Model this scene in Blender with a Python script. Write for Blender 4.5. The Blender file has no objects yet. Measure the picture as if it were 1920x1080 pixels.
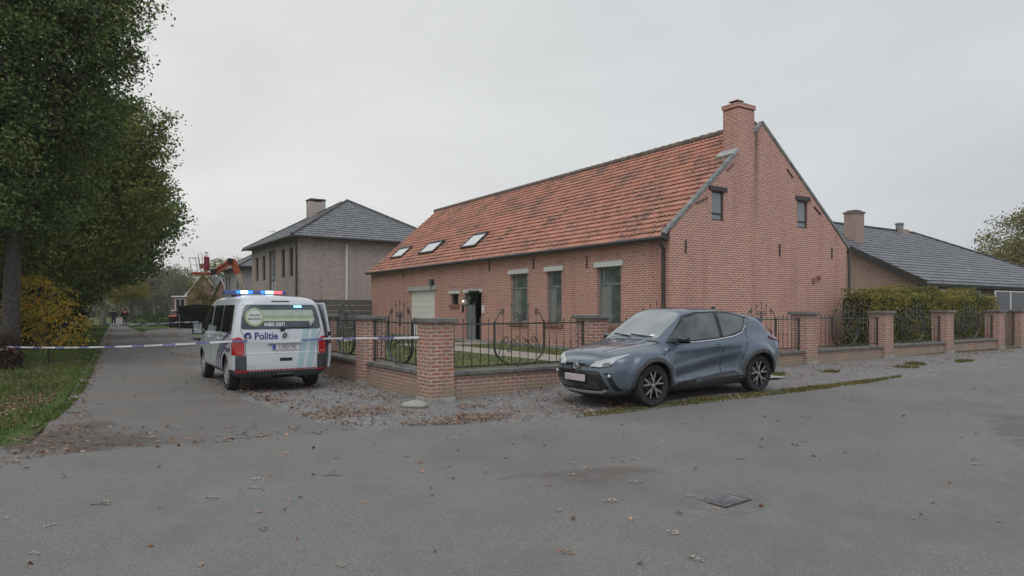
import bpy, bmesh, math, random
import numpy as np
from mathutils import Vector, Matrix, geometry
from mathutils.bvhtree import BVHTree
R = math.radians
sc = bpy.context.scene
# ---------------------------------------------------------------- camera, sky, sun, exposure
CAMH, FOC, HOR = 1.68, 1250.0, 580.0
cd = bpy.data.cameras.new("camera"); cam = bpy.data.objects.new("camera", cd)
sc.collection.objects.link(cam)
cam.location = (0, 0, CAMH); cam.rotation_euler = (R(90), 0, 0)
cd.sensor_width = 36; cd.lens = FOC / 1920 * 36; cd.shift_y = (HOR - 540) / 1920
cd.clip_start = 0.1; cd.clip_end = 3000
sc.camera = cam
SUN_EL, SUN_AZ = 56.0, 186.0          # azimuth measured from +Y (north) clockwise
W = bpy.data.worlds.new("World"); sc.world = W; W.use_nodes = True
nt = W.node_tree; nt.nodes.clear()
wo = nt.nodes.new("ShaderNodeOutputWorld"); bg = nt.nodes.new("ShaderNodeBackground")
sky = nt.nodes.new("ShaderNodeTexSky"); sky.sky_type = 'NISHITA'; sky.sun_disc = False
sky.sun_elevation = R(SUN_EL); sky.sun_rotation = R(SUN_AZ); sky.dust_density = 4; sky.air_density = 1.5
hs = nt.nodes.new("ShaderNodeHueSaturation"); hs.inputs['Saturation'].default_value = 0.12
mixc = nt.nodes.new("ShaderNodeMix"); mixc.data_type = 'RGBA'; mixc.inputs[0].default_value = 0.80
gn = nt.nodes.new("ShaderNodeTexCoord"); vd = nt.nodes.new("ShaderNodeVectorMath"); vd.operation = 'DOT_PRODUCT'; vd.inputs[1].default_value = (-.82, .50, -.12)
gr = nt.nodes.new("ShaderNodeMapRange"); gr.inputs[1].default_value = -.35; gr.inputs[2].default_value = .85; gm = nt.nodes.new("ShaderNodeMix"); gm.data_type = 'RGBA'
gm.inputs[6].default_value = (6.35, 6.66, 7.25, 1); gm.inputs[7].default_value = (8.65, 8.75, 8.55, 1)      # overcast layer, thinner cloud to the left
nt.links.new(gn.outputs['Generated'], vd.inputs[0]); nt.links.new(vd.outputs['Value'], gr.inputs[0]); nt.links.new(gr.outputs[0], gm.inputs[0]); nt.links.new(gm.outputs[2], mixc.inputs[7])
tc = nt.nodes.new("ShaderNodeTexCoord"); mp = nt.nodes.new("ShaderNodeMapping"); mp.inputs['Scale'].default_value = (1.0, 1.0, 3.2)
nz = nt.nodes.new("ShaderNodeTexNoise"); nz.inputs['Scale'].default_value = 1.9; nz.inputs['Detail'].default_value = 5; nz.inputs['Roughness'].default_value = .5
nz.inputs['Distortion'].default_value = .6
mr = nt.nodes.new("ShaderNodeMapRange"); mr.inputs[1].default_value = .3; mr.inputs[2].default_value = .7
mr.inputs[3].default_value = .93; mr.inputs[4].default_value = 1.08
mul = nt.nodes.new("ShaderNodeMix"); mul.data_type = 'RGBA'; mul.blend_type = 'MULTIPLY'; mul.inputs[0].default_value = 1
L = nt.links.new
L(sky.outputs[0], hs.inputs['Color']); L(hs.outputs[0], mixc.inputs[6])
L(tc.outputs['Generated'], mp.inputs[0]); L(mp.outputs[0], nz.inputs['Vector']); L(nz.outputs[0], mr.inputs[0])
L(mixc.outputs[2], mul.inputs[6]); L(mr.outputs[0], mul.inputs[7]); L(mul.outputs[2], bg.inputs['Color'])
bg.inputs['Strength'].default_value = 0.10
L(bg.outputs[0], wo.inputs[0])
sl = bpy.data.lights.new("sun", 'SUN'); sl.energy = 1.0; sl.angle = R(50); sl.color = (1, .97, .93)
so = bpy.data.objects.new("sun", sl); sc.collection.objects.link(so)
_d = Vector((math.sin(R(SUN_AZ)) * math.cos(R(SUN_EL)), math.cos(R(SUN_AZ)) * math.cos(R(SUN_EL)), math.sin(R(SUN_EL))))
so.rotation_euler = _d.to_track_quat('Z', 'Y').to_euler(); so.location = _d * 60
sc.view_settings.view_transform = 'Standard'; sc.view_settings.look = 'None'
sc.view_settings.exposure = 0; sc.view_settings.gamma = 1
sc.cycles.max_bounces = 6; sc.cycles.diffuse_bounces = 3; sc.cycles.transparent_max_bounces = 12
sc.cycles.use_denoising = True

# ---------------------------------------------------------------- helpers
COL = sc.collection
AX = math.atan2(.5485, .836)                       # common axis of house, fence, van and car
E1 = Vector((math.cos(AX), math.sin(AX), 0)); E2 = Vector((-math.sin(AX), math.cos(AX), 0))
rnd = random.Random(7)

def sm(t): t = min(1, max(0, t)); return t * t * (3 - 2 * t)
def g(x, y):                                       # height of the ground
    q = x + .8 * (min(y, 30) - 12)
    return .17 * sm((q + 2.5) / 6.5)
def gp(px, py):                                    # ground point under a pixel of the 1920 x 1080 photo
    z = 0
    for _ in range(12):
        Y = FOC * (CAMH - z) / (py - HOR); X = (px - 960) / FOC * Y; z = g(X, Y)
    return (X, Y)
def atp(px, py, Y): return Vector(((px - 960) / FOC * Y, Y, CAMH - (py - HOR) / FOC * Y))

class MB:
    def __init__(s): s.v = []; s.f = []; s.m = []
    def add(s, vs, fs, mi=0, M=None):
        b = len(s.v)
        if M is not None:
            vs = [M @ Vector(v) for v in vs]; flip = M.determinant() < 0
        else: flip = False
        s.v += [tuple(v) for v in vs]
        for f in fs:
            s.f.append(tuple(b + i for i in (reversed(f) if flip else f))); s.m.append(mi)
    def box(s, x0, x1, y0, y1, z0, z1, mi=0, M=None):
        s.add([(x0,y0,z0),(x1,y0,z0),(x1,y1,z0),(x0,y1,z0),(x0,y0,z1),(x1,y0,z1),(x1,y1,z1),(x0,y1,z1)],
              [(3,2,1,0),(4,5,6,7),(0,1,5,4),(1,2,6,5),(2,3,7,6),(3,0,4,7)], mi, M)
    def prism(s, poly, d0, d1, mi=0, M=None, axes='xz'):       # polygon in two axes, extruded along the third
        n = len(poly); vs = []
        for d in (d0, d1):
            for a, b in poly:
                vs.append({'xz': (a, d, b), 'xy': (a, b, d), 'yz': (d, a, b)}[axes])
        fs = [tuple(range(n)), tuple(range(2 * n - 1, n - 1, -1))] + [(i, n + i, n + (i + 1) % n, (i + 1) % n) for i in range(n)]
        s.add(vs, fs, mi, M)
    def tube(s, pts, r, n=8, mi=0, M=None, caps=True, flat=None):   # flat=(a,b): elliptic section
        pts = [Vector(p) for p in pts]; rs = r if isinstance(r, (list, tuple)) else [r] * len(pts)
        vs = []; fs = []; ref = None
        for i, p in enumerate(pts):
            t = (pts[min(i + 1, len(pts) - 1)] - pts[max(i - 1, 0)]).normalized()
            if ref is None: ref = t.orthogonal().normalized() if abs(t.z) > .9 else t.cross(Vector((0, 0, 1))).normalized()
            ref = (ref - t * ref.dot(t)).normalized(); bi = t.cross(ref)
            for k in range(n):
                a = 2 * math.pi * k / n
                vs.append(p + (ref * math.cos(a) + bi * math.sin(a)) * rs[i])
        for i in range(len(pts) - 1):
            for k in range(n):
                a, b = i * n + k, i * n + (k + 1) % n
                fs.append((a, b, b + n, a + n))
        if caps: fs += [tuple(range(n - 1, -1, -1)), tuple(range((len(pts) - 1) * n, len(pts) * n))]
        s.add(vs, fs, mi, M)
    def lathe(s, prof, n=24, mi=0, M=None, axis='z', caps=True):          # prof: (radius, height)
        vs = []; fs = []
        for r, h in prof:
            for k in range(n):
                a = 2 * math.pi * k / n; c, d = r * math.cos(a), r * math.sin(a)
                vs.append({'z': (c, d, h), 'y': (d, h, c), 'x': (h, c, d)}[axis])
        for i in range(len(prof) - 1):
            for k in range(n):
                a, b = i * n + k, i * n + (k + 1) % n
                fs.append((a, b, b + n, a + n))
        if caps and prof[0][0] > 1e-5: fs.append(tuple(range(n - 1, -1, -1)))
        if caps and prof[-1][0] > 1e-5: fs.append(tuple(range((len(prof) - 1) * n, len(prof) * n)))
        s.add(vs, fs, mi, M)
    def mesh(s, name, mats, smooth=False, uv=True):
        me = bpy.data.meshes.new(name); me.from_pydata(s.v, [], s.f)
        for m in (mats if isinstance(mats, (list, tuple)) else [mats]): me.materials.append(m)
        if len(me.polygons): me.polygons.foreach_set('material_index', s.m)
        if smooth is True: me.polygons.foreach_set('use_smooth', [True] * len(me.polygons))
        me.update()
        if uv: auto_uv(me)
        return me
    def build(s, name, mats, parent=None, smooth=False, bevel=0, auto=None, loc=None):
        o = link(name, s.mesh(name, mats, smooth or auto is not None), parent)
        if auto is not None: smooth_angle(o, auto)
        if bevel:
            b = o.modifiers.new('bevel', 'BEVEL'); b.width = bevel; b.segments = 2; b.limit_method = 'ANGLE'; b.angle_limit = R(40)
        if loc: o.location = loc
        return o
def smooth_angle(o, deg):
    me = o.data; bm = bmesh.new(); bm.from_mesh(me)
    for e in bm.edges:
        if len(e.link_faces) == 2 and e.calc_face_angle(0) > R(deg): e.smooth = False
    for f in bm.faces: f.smooth = True
    bm.to_mesh(me); bm.free()
def auto_uv(me):
    ly = me.uv_layers.new(name='UVMap'); n = len(me.loops)
    if not n: return
    co = np.empty(len(me.vertices) * 3, 'f'); me.vertices.foreach_get('co', co); co = co.reshape(-1, 3)
    li = np.empty(n, 'i'); me.loops.foreach_get('vertex_index', li)
    no = np.empty(len(me.polygons) * 3, 'f'); me.polygons.foreach_get('normal', no); no = no.reshape(-1, 3)
    lt = np.empty(len(me.polygons), 'i'); me.polygons.foreach_get('loop_total', lt)
    nl = np.repeat(no, lt, axis=0)
    t = np.stack([-nl[:, 1], nl[:, 0], np.zeros(n)], 1); ln = np.linalg.norm(t, axis=1)
    flat = ln < .15; t[flat] = (1, 0, 0); ln[flat] = 1; t /= ln[:, None]
    t[t[:, 0] + t[:, 1] * 1.001 < 0] *= -1
    b = np.cross(nl, t); b[b[:, 2] < -1e-4] *= -1; b[flat] = (0, 1, 0)
    p = co[li]
    uv = np.stack([(p * t).sum(1), (p * b).sum(1)], 1).astype('f')
    ly.data.foreach_set('uv', uv.ravel())
def link(name, data, parent=None):
    o = bpy.data.objects.new(name, data); COL.objects.link(o)
    if parent is not None: o.parent = parent
    return o
def tag(o, label=None, cat=None, group=None, kind=None):
    if label: o['label'] = label
    if cat: o['category'] = cat
    if group: o['group'] = group
    if kind: o['kind'] = kind
    return o
def thing(name, label, cat, loc=(0, 0, 0), rz=0, group=None):
    o = link(name, None); o.location = loc; o.rotation_euler = (0, 0, rz); o.empty_display_size = .2
    return tag(o, label, cat, group)
def dup(root, loc, rz, label, group=None, scale=None):
    def cp(o, par):
        c = o.copy(); COL.objects.link(c)
        if par is not None: c.parent = par
        for ch in list(o.children): cp(ch, c)
        return c
    r = cp(root, None); r.location = loc; r.rotation_euler = (0, 0, rz); r['label'] = label
    if group: r['group'] = group
    if scale: r.scale = scale
    return r
def frame(o, u, d, v):
    M = Matrix(((u[0], d[0], v[0], o[0]), (u[1], d[1], v[1], o[1]), (u[2], d[2], v[2], o[2]), (0, 0, 0, 1))); return M

# ---------------------------------------------------------------- materials
def nodes(name):
    m = bpy.data.materials.new(name); m.use_nodes = True; t = m.node_tree
    return m, t, t.nodes['Principled BSDF']
def nn(t, ty, **kw):
    n = t.nodes.new('ShaderNode' + ty)
    for k, v in kw.items():
        if k.startswith('i_'):
            key = k[2:]; key = int(key) if key.isdigit() else key.replace('_', ' ')
            n.inputs[key].default_value = v
        else: setattr(n, k, v)
    return n
def c4(c): return (c[0], c[1], c[2], 1)
def ramp(t, stops, interp='LINEAR'):
    r = t.nodes.new('ShaderNodeValToRGB'); e = r.color_ramp.elements; r.color_ramp.interpolation = interp
    while len(e) < len(stops): e.new(.5)
    for i, (p, c) in enumerate(stops): e[i].position = p; e[i].color = c4(c)
    return r
def mixrgb(t, fac, a, b, mode='MIX'):
    m = nn(t, 'Mix', data_type='RGBA', blend_type=mode)
    for s, v in ((0, fac), (6, a), (7, b)):
        if hasattr(v, 'is_linked') or hasattr(v, 'links'): t.links.new(v, m.inputs[s])
        else: m.inputs[s].default_value = v if s == 0 else c4(v)
    return m.outputs[2]
def plain(name, c, rough=.6, metal=0, coat=0, var=.12, vs=6, bump=0, spec=None):
    m, t, p = nodes(name)
    p.inputs['Roughness'].default_value = rough; p.inputs['Metallic'].default_value = metal; p.inputs['Coat Weight'].default_value = coat
    p.inputs['Coat Roughness'].default_value = .05
    if spec is not None: p.inputs['Specular IOR Level'].default_value = spec
    if var:
        tcn = nn(t, 'TexCoord'); z = nn(t, 'TexNoise', i_Scale=vs, i_Detail=4.)
        t.links.new(tcn.outputs['Object'], z.inputs['Vector'])
        rr = ramp(t, [(.3, [x * (1 - var) for x in c]), (.7, [min(1, x * (1 + var)) for x in c])])
        t.links.new(z.outputs[0], rr.inputs[0]); t.links.new(rr.outputs[0], p.inputs['Base Color'])
        if bump:
            b = nn(t, 'Bump', i_Strength=bump, i_Distance=.01); t.links.new(z.outputs[0], b.inputs['Height']); t.links.new(b.outputs[0], p.inputs['Normal'])
    else: p.inputs['Base Color'].default_value = c4(c)
    return m
def glow(name, c, s):
    m, t, p = nodes(name); p.inputs['Base Color'].default_value = c4(c); p.inputs['Emission Color'].default_value = c4(c); p.inputs['Emission Strength'].default_value = s
    return m
def brick(name, c1, c2, mortar, bw=.21, bh=.072, ms=.011, weather=.35, wc=(.16, .13, .10), ws=.9, low=None, off=.5, streak=None, runs=.3):
    m, t, p = nodes(name); lk = t.links.new
    uv = nn(t, 'UVMap'); tcn = nn(t, 'TexCoord')
    wob = nn(t, 'TexNoise', i_Scale=3., i_Detail=2.); lk(uv.outputs[0], wob.inputs['Vector'])
    sc_ = nn(t, 'VectorMath', operation='SCALE'); lk(wob.outputs[1], sc_.inputs[0]); sc_.inputs['Scale'].default_value = .012
    ad = nn(t, 'VectorMath', operation='ADD'); lk(uv.outputs[0], ad.inputs[0]); lk(sc_.outputs[0], ad.inputs[1])
    b = nn(t, 'TexBrick', offset=off, i_Scale=1., i_Mortar_Size=ms, i_Mortar_Smooth=.15, i_Bias=0., i_Brick_Width=bw, i_Row_Height=bh)
    b.inputs['Color1'].default_value = c4(c1); b.inputs['Color2'].default_value = c4(c2); b.inputs['Mortar'].default_value = c4(mortar)
    lk(ad.outputs[0], b.inputs['Vector'])
    z = nn(t, 'TexNoise', i_Scale=ws, i_Detail=6., i_Roughness=.65); lk(tcn.outputs['Object'], z.inputs['Vector'])
    r1 = ramp(t, [(.42, (0, 0, 0)), (.75, (weather, weather, weather))]); lk(z.outputs[0], r1.inputs[0])
    col = mixrgb(t, r1.outputs[0], b.outputs[0], wc)
    z2 = nn(t, 'TexNoise', i_Scale=14., i_Detail=3.); lk(uv.outputs[0], z2.inputs['Vector'])
    r2 = ramp(t, [(.25, (.72, .72, .72)), (.75, (1.22, 1.22, 1.22))]); lk(z2.outputs[0], r2.inputs[0])
    col = mixrgb(t, 1, col, r2.outputs[0], 'MULTIPLY')
    mpv = nn(t, 'Mapping'); mpv.inputs['Scale'].default_value = (1.6, 1.6, .16); lk(tcn.outputs['Object'], mpv.inputs[0])   # rain runs down the wall
    zr = nn(t, 'TexNoise', i_Scale=1.3, i_Detail=5., i_Roughness=.6); lk(mpv.outputs[0], zr.inputs['Vector']); r4 = ramp(t, [(.5, (0, 0, 0)), (.72, (runs,) * 3)]); lk(zr.outputs[0], r4.inputs[0])
    col = mixrgb(t, r4.outputs[0], col, [x * .62 for x in c2])
    if streak:                                    # one sooty run with ragged edges
        sx = nn(t, 'SeparateXYZ'); lk(tcn.outputs['Object'], sx.inputs[0]); zs = nn(t, 'TexNoise', i_Scale=2., i_Detail=5.); lk(tcn.outputs['Object'], zs.inputs['Vector'])
        a1 = nn(t, 'Math', operation='SUBTRACT', i_1=streak[0]); lk(sx.outputs[0], a1.inputs[0]); a2 = nn(t, 'Math', operation='ABSOLUTE'); lk(a1.outputs[0], a2.inputs[0])
        a3 = nn(t, 'Math', operation='MULTIPLY_ADD', i_1=.22, i_2=-.11); lk(zs.outputs[0], a3.inputs[0]); a4 = nn(t, 'Math', operation='ADD'); lk(a2.outputs[0], a4.inputs[0]); lk(a3.outputs[0], a4.inputs[1])
        m1 = nn(t, 'MapRange', i_1=.02, i_2=streak[1], i_3=1., i_4=0.); lk(a4.outputs[0], m1.inputs[0]); m2 = nn(t, 'MapRange', i_1=streak[2], i_2=streak[3], i_3=0., i_4=streak[4]); lk(sx.outputs[2], m2.inputs[0])
        mm = nn(t, 'Math', operation='MULTIPLY'); lk(m1.outputs[0], mm.inputs[0]); lk(m2.outputs[0], mm.inputs[1]); col = mixrgb(t, mm.outputs[0], col, (.12, .085, .07))
    if low:                                       # a stain with its own shape: damp and moss rising from the foot
        sp = nn(t, 'SeparateXYZ'); lk(tcn.outputs['Object'], sp.inputs[0])
        zn = nn(t, 'TexNoise', i_Scale=2.5, i_Detail=4.); lk(tcn.outputs['Object'], zn.inputs['Vector'])
        s1 = nn(t, 'Math', operation='MULTIPLY_ADD', i_1=-.7, i_2=0.); lk(zn.outputs[0], s1.inputs[0])
        s2 = nn(t, 'Math', operation='ADD'); lk(sp.outputs[2], s2.inputs[0]); lk(s1.outputs[0], s2.inputs[1])
        r3 = ramp(t, [(0, (low[1],) * 3), (1, (0, 0, 0))]); mrn = nn(t, 'MapRange', i_1=-.35, i_2=low[2]); lk(s2.outputs[0], mrn.inputs[0]); lk(mrn.outputs[0], r3.inputs[0])
        col = mixrgb(t, r3.outputs[0], col, low[0])
    lk(col, p.inputs['Base Color']); p.inputs['Roughness'].default_value = .9
    bp = nn(t, 'Bump', invert=True, i_Strength=.6, i_Distance=.008); lk(b.outputs['Fac'], bp.inputs['Height']); lk(bp.outputs[0], p.inputs['Normal'])
    return m
def tiles(name, base, var, moss, moss_amt=.5, tw=.21, tr=.28, rough=.8, mscale=.8, spots=.5):
    m, t, p = nodes(name); lk = t.links.new
    uv = nn(t, 'UVMap'); tcn = nn(t, 'TexCoord')
    sn = nn(t, 'VectorMath', operation='DIVIDE'); lk(uv.outputs[0], sn.inputs[0]); sn.inputs[1].default_value = (tw, tr, 1)
    fl = nn(t, 'VectorMath', operation='FLOOR'); lk(sn.outputs[0], fl.inputs[0])
    wn = nn(t, 'TexWhiteNoise', noise_dimensions='2D'); lk(fl.outputs[0], wn.inputs['Vector'])
    rr = ramp(t, [(0, var[0]), (.5, base), (1, var[1])]); lk(wn.outputs[0], rr.inputs[0])
    z = nn(t, 'TexNoise', i_Scale=mscale, i_Detail=7., i_Roughness=.7); lk(tcn.outputs['Object'], z.inputs['Vector'])
    r1 = ramp(t, [(.48, (0, 0, 0)), (.72, (moss_amt,) * 3)]); lk(z.outputs[0], r1.inputs[0])
    col = mixrgb(t, r1.outputs[0], rr.outputs[0], moss)
    z3 = nn(t, 'TexNoise', i_Scale=7., i_Detail=3., i_Roughness=.6); lk(uv.outputs[0], z3.inputs['Vector'])
    zm = nn(t, 'Math', operation='MULTIPLY'); lk(z3.outputs[0], zm.inputs[0]); lk(z.outputs[0], zm.inputs[1])
    r3 = ramp(t, [(.27, (0, 0, 0)), (.33, (spots,) * 3)]); lk(zm.outputs[0], r3.inputs[0])
    col = mixrgb(t, r3.outputs[0], col, [x * .55 for x in moss])
    fr = nn(t, 'VectorMath', operation='FRACTION'); lk(sn.outputs[0], fr.inputs[0]); sf = nn(t, 'SeparateXYZ'); lk(fr.outputs[0], sf.inputs[0])   # dirt and moss caught at the overlaps of some tiles
    e1 = nn(t, 'MapRange', i_1=.10, i_2=.34, i_3=1., i_4=0.); lk(sf.outputs[1], e1.inputs[0]); wn2 = nn(t, 'TexWhiteNoise', noise_dimensions='3D'); lk(fl.outputs[0], wn2.inputs['Vector'])
    e2 = nn(t, 'MapRange', i_1=.45, i_2=1., i_3=0., i_4=1.); lk(wn2.outputs[0], e2.inputs[0]); e3 = nn(t, 'Math', operation='MULTIPLY'); lk(e1.outputs[0], e3.inputs[0]); lk(e2.outputs[0], e3.inputs[1])
    e4 = nn(t, 'Math', operation='MULTIPLY', i_1=spots); lk(e3.outputs[0], e4.inputs[0]); col = mixrgb(t, e4.outputs[0], col, [x * .45 for x in moss])
    lk(col, p.inputs['Base Color']); p.inputs['Roughness'].default_value = rough
    return m
def leafmat(name, stops, trans=.25, rough=.6):
    m, t, p = nodes(name); lk = t.links.new
    uv = nn(t, 'UVMap'); sp = nn(t, 'SeparateXYZ'); lk(uv.outputs[0], sp.inputs[0])
    rr = ramp(t, stops); lk(sp.outputs[0], rr.inputs[0]); lk(rr.outputs[0], p.inputs['Base Color'])
    p.inputs['Roughness'].default_value = rough; p.inputs['Specular IOR Level'].default_value = .25
    if trans:
        tr = nn(t, 'BsdfTranslucent'); lk(rr.outputs[0], tr.inputs[0]); mx = nn(t, 'MixShader', i_0=trans)
        lk(p.outputs[0], mx.inputs[1]); lk(tr.outputs[0], mx.inputs[2]); lk(mx.outputs[0], t.nodes['Material Output'].inputs[0])
    return m
def groundmat(name, cols, scales, bump=.3, rough=.95, speck=None, patch=None, crack=None, soft=None):
    """cols: dark, mid, light of the fine grain; patch: (colour, amount, scale, lo, hi) list of broad stains"""
    m, t, p = nodes(name); lk = t.links.new
    tcn = nn(t, 'TexCoord'); O = tcn.outputs['Object']
    z = nn(t, 'TexNoise', i_Scale=scales[0], i_Detail=8., i_Roughness=.75); lk(O, z.inputs['Vector'])
    rr = ramp(t, [(.25, cols[0]), (.5, cols[1]), (.75, cols[2])]); lk(z.outputs[0], rr.inputs[0]); col = rr.outputs[0]
    if speck:
        v = nn(t, 'TexVoronoi', i_Scale=speck[0]); lk(O, v.inputs['Vector'])
        wn = nn(t, 'SeparateColor'); lk(v.outputs['Color'], wn.inputs[0])
        r2 = ramp(t, speck[1]); lk(wn.outputs[0], r2.inputs[0]); col = mixrgb(t, speck[2], col, r2.outputs[0])
    for (pc, am, s, lo, hi) in (patch or []):
        zz = nn(t, 'TexNoise', i_Scale=s, i_Detail=6., i_Roughness=.65); lk(O, zz.inputs['Vector'])
        r3 = ramp(t, [(lo, (0, 0, 0)), (hi, (am,) * 3)]); lk(zz.outputs[0], r3.inputs[0]); col = mixrgb(t, r3.outputs[0], col, pc)
    if crack:                                      # hairline cracks, only here and there
        wv = nn(t, 'TexNoise', i_Scale=1.1, i_Detail=5.); lk(O, wv.inputs['Vector']); ws_ = nn(t, 'VectorMath', operation='SCALE'); lk(wv.outputs[1], ws_.inputs[0]); ws_.inputs['Scale'].default_value = .8
        wa = nn(t, 'VectorMath', operation='ADD'); lk(O, wa.inputs[0]); lk(ws_.outputs[0], wa.inputs[1])
        vo = nn(t, 'TexVoronoi', feature='DISTANCE_TO_EDGE', i_Scale=crack[0]); lk(wa.outputs[0], vo.inputs['Vector'])
        rc = ramp(t, [(0, (1, 1, 1)), (crack[1], (0, 0, 0))]); lk(vo.outputs[0], rc.inputs[0])
        zm = nn(t, 'TexNoise', i_Scale=.27, i_Detail=2.); lk(O, zm.inputs['Vector']); rm = ramp(t, [(.52, (0, 0, 0)), (.62, (.75, .75, .75))]); lk(zm.outputs[0], rm.inputs[0])
        mm = mixrgb(t, 1, rc.outputs[0], rm.outputs[0], 'MULTIPLY'); col = mixrgb(t, mm, col, (.06, .058, .055))
    if soft:                                       # thin scattered cover: breaks up towards the rim of its sheet
        at = nn(t, 'Attribute', attribute_name='edge'); zf_ = nn(t, 'TexNoise', i_Scale=soft[1], i_Detail=7., i_Roughness=.75); lk(O, zf_.inputs['Vector'])
        f1 = nn(t, 'Math', operation='MULTIPLY_ADD', i_1=.95, i_2=-1.0); lk(at.outputs['Fac'], f1.inputs[0]); f2 = nn(t, 'Math', operation='MULTIPLY_ADD', i_1=2.0); lk(zf_.outputs[0], f2.inputs[0]); lk(f1.outputs[0], f2.inputs[2])
        f3 = nn(t, 'MapRange', i_1=.2, i_2=1.15, i_3=0., i_4=soft[0]); lk(f2.outputs[0], f3.inputs[0]); trn = nn(t, 'BsdfTransparent'); mx = nn(t, 'MixShader')
        lk(f3.outputs[0], mx.inputs[0]); lk(trn.outputs[0], mx.inputs[1]); lk(p.outputs[0], mx.inputs[2]); lk(mx.outputs[0], t.nodes['Material Output'].inputs[0])
    lk(col, p.inputs['Base Color']); p.inputs['Roughness'].default_value = rough; p.inputs['Specular IOR Level'].default_value = .3
    if bump:
        z4 = nn(t, 'TexNoise', i_Scale=scales[1], i_Detail=4.); lk(O, z4.inputs['Vector'])
        b = nn(t, 'Bump', i_Strength=bump, i_Distance=.02); lk(z4.outputs[0], b.inputs['Height']); lk(b.outputs[0], p.inputs['Normal'])
    return m
M = {}
_hb = ((.53, .205, .148), (.38, .15, .112), (.64, .515, .455))
M['brick'] = brick('house brick', *_hb, ms=.0135, weather=.3, wc=(.42, .265, .215), ws=.5)
M['brick_gable'] = brick('sooty gable brick', *_hb, ms=.0135, weather=.3, wc=(.42, .265, .215), ws=.5, streak=(4.16, .17, 4.4, 7.2, .8))
M['brick_fence'] = brick('fence brick', (.45, .165, .115), (.31, .14, .11), (.52, .46, .41), bw=.21, bh=.068, ms=.0125, weather=.75, wc=(.36, .30, .25), ws=2.6, low=((.26, .235, .17), .7, .12))
M['brick_soldier'] = brick('soldier course brick', (.48, .22, .165), (.36, .17, .13), (.60, .51, .46), bw=.068, bh=.24, off=0, weather=.2)
M['brick_brown'] = brick('brown grey brick', (.50, .43, .385), (.34, .265, .255), (.50, .46, .43), weather=.25, wc=(.45, .39, .365), ws=.6, bh=.08)
M['brick_lilac'] = brick('pale grey brick', (.40, .38, .395), (.34, .32, .33), (.42, .41, .41), weather=.2, wc=(.40, .38, .38))
M['brick_red'] = brick('far red brick', (.38, .19, .15), (.32, .15, .125), (.44, .36, .33), weather=.2, wc=(.3, .2, .17))
M['brick_bung'] = brick('bungalow brick', (.40, .27, .225), (.34, .225, .19), (.43, .35, .31), weather=.2, wc=(.37, .28, .24))
M['roof_orange'] = tiles('orange clay tile', (.44, .205, .145), ((.37, .165, .115), (.49, .24, .175)), (.25, .165, .135), .85, spots=.8)
M['roof_grey'] = tiles('grey glazed tile', (.16, .17, .185), ((.12, .128, .14), (.215, .225, .245)), (.19, .19, .195), .4, rough=.4, spots=.2)
M['roof_slate'] = tiles('dark slate tile', (.10, .105, .115), ((.08, .085, .095), (.125, .13, .14)), (.11, .11, .12), .3, rough=.5, spots=.1)
M['zinc'] = plain('weathered zinc', (.22, .235, .235), .6, .2, var=.4, vs=5)
M['coping'] = plain('grey stone coping', (.155, .155, .145), .85, var=.35, vs=5, bump=.4)
M['coping_pale'] = plain('pale concrete', (.42, .43, .42), .8, var=.15, vs=5)
M['iron'] = plain('wrought iron', (.078, .080, .076), .5, .4, var=.3, vs=9)
M['gutter'] = plain('dark zinc gutter', (.055, .053, .052), .5, .3, var=.25)
M['white'] = plain('white paint', (.72, .73, .71), .5, var=.04)
M['lintel'] = plain('white roller shutter box', (.66, .67, .65), .5, var=.06)
M['garage'] = plain('cream garage door', (.74, .745, .68), .45, var=.04)
M['frame_green'] = plain('grey green window frame', (.19, .205, .195), .5, var=.08)
M['frame_dark'] = plain('dark brown frame', (.05, .042, .04), .5, var=.1)
M['sill'] = plain('red brick sill', (.26, .13, .10), .85, var=.25, vs=8)
M['black'] = plain('dark interior', (.012, .012, .013), .9, var=0)
M['plinth'] = plain('grey render plinth', (.28, .27, .25), .9, var=.2)
M['concrete'] = plain('rough concrete', (.32, .315, .29), .9, var=.22, vs=9, bump=.5)
M['bark'] = plain('oak bark', (.068, .061, .053), .95, var=.4, vs=12, bump=.9)
M['bark_pale'] = plain('pale bark', (.22, .20, .175), .95, var=.3, vs=6)
def pane(name, c, rough=.04, c2=None):
    m, t, p = nodes(name); p.inputs['Base Color'].default_value = c4(c); p.inputs['Roughness'].default_value = rough; p.inputs['Specular IOR Level'].default_value = .6
    if c2:
        uv = nn(t, 'TexCoord'); z = nn(t, 'TexNoise', i_Scale=2.2, i_Detail=3.); t.links.new(uv.outputs['Object'], z.inputs['Vector'])
        r = ramp(t, [(.35, c), (.65, c2)]); t.links.new(z.outputs[0], r.inputs[0]); t.links.new(r.outputs[0], p.inputs['Base Color'])
    return m
M['pane'] = pane('window pane', (.08, .10, .09), .05, (.15, .18, .165))
M['pane_dark'] = pane('dark pane', (.012, .014, .015), .05, (.03, .03, .032))
M['pane_sky'] = pane('pale pane', (.22, .24, .25), .04)
M['shutter'] = plain('grey slat shutter', (.15, .15, .145), .6, var=.06)
M['soldier_top'] = M['brick_soldier']
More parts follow.
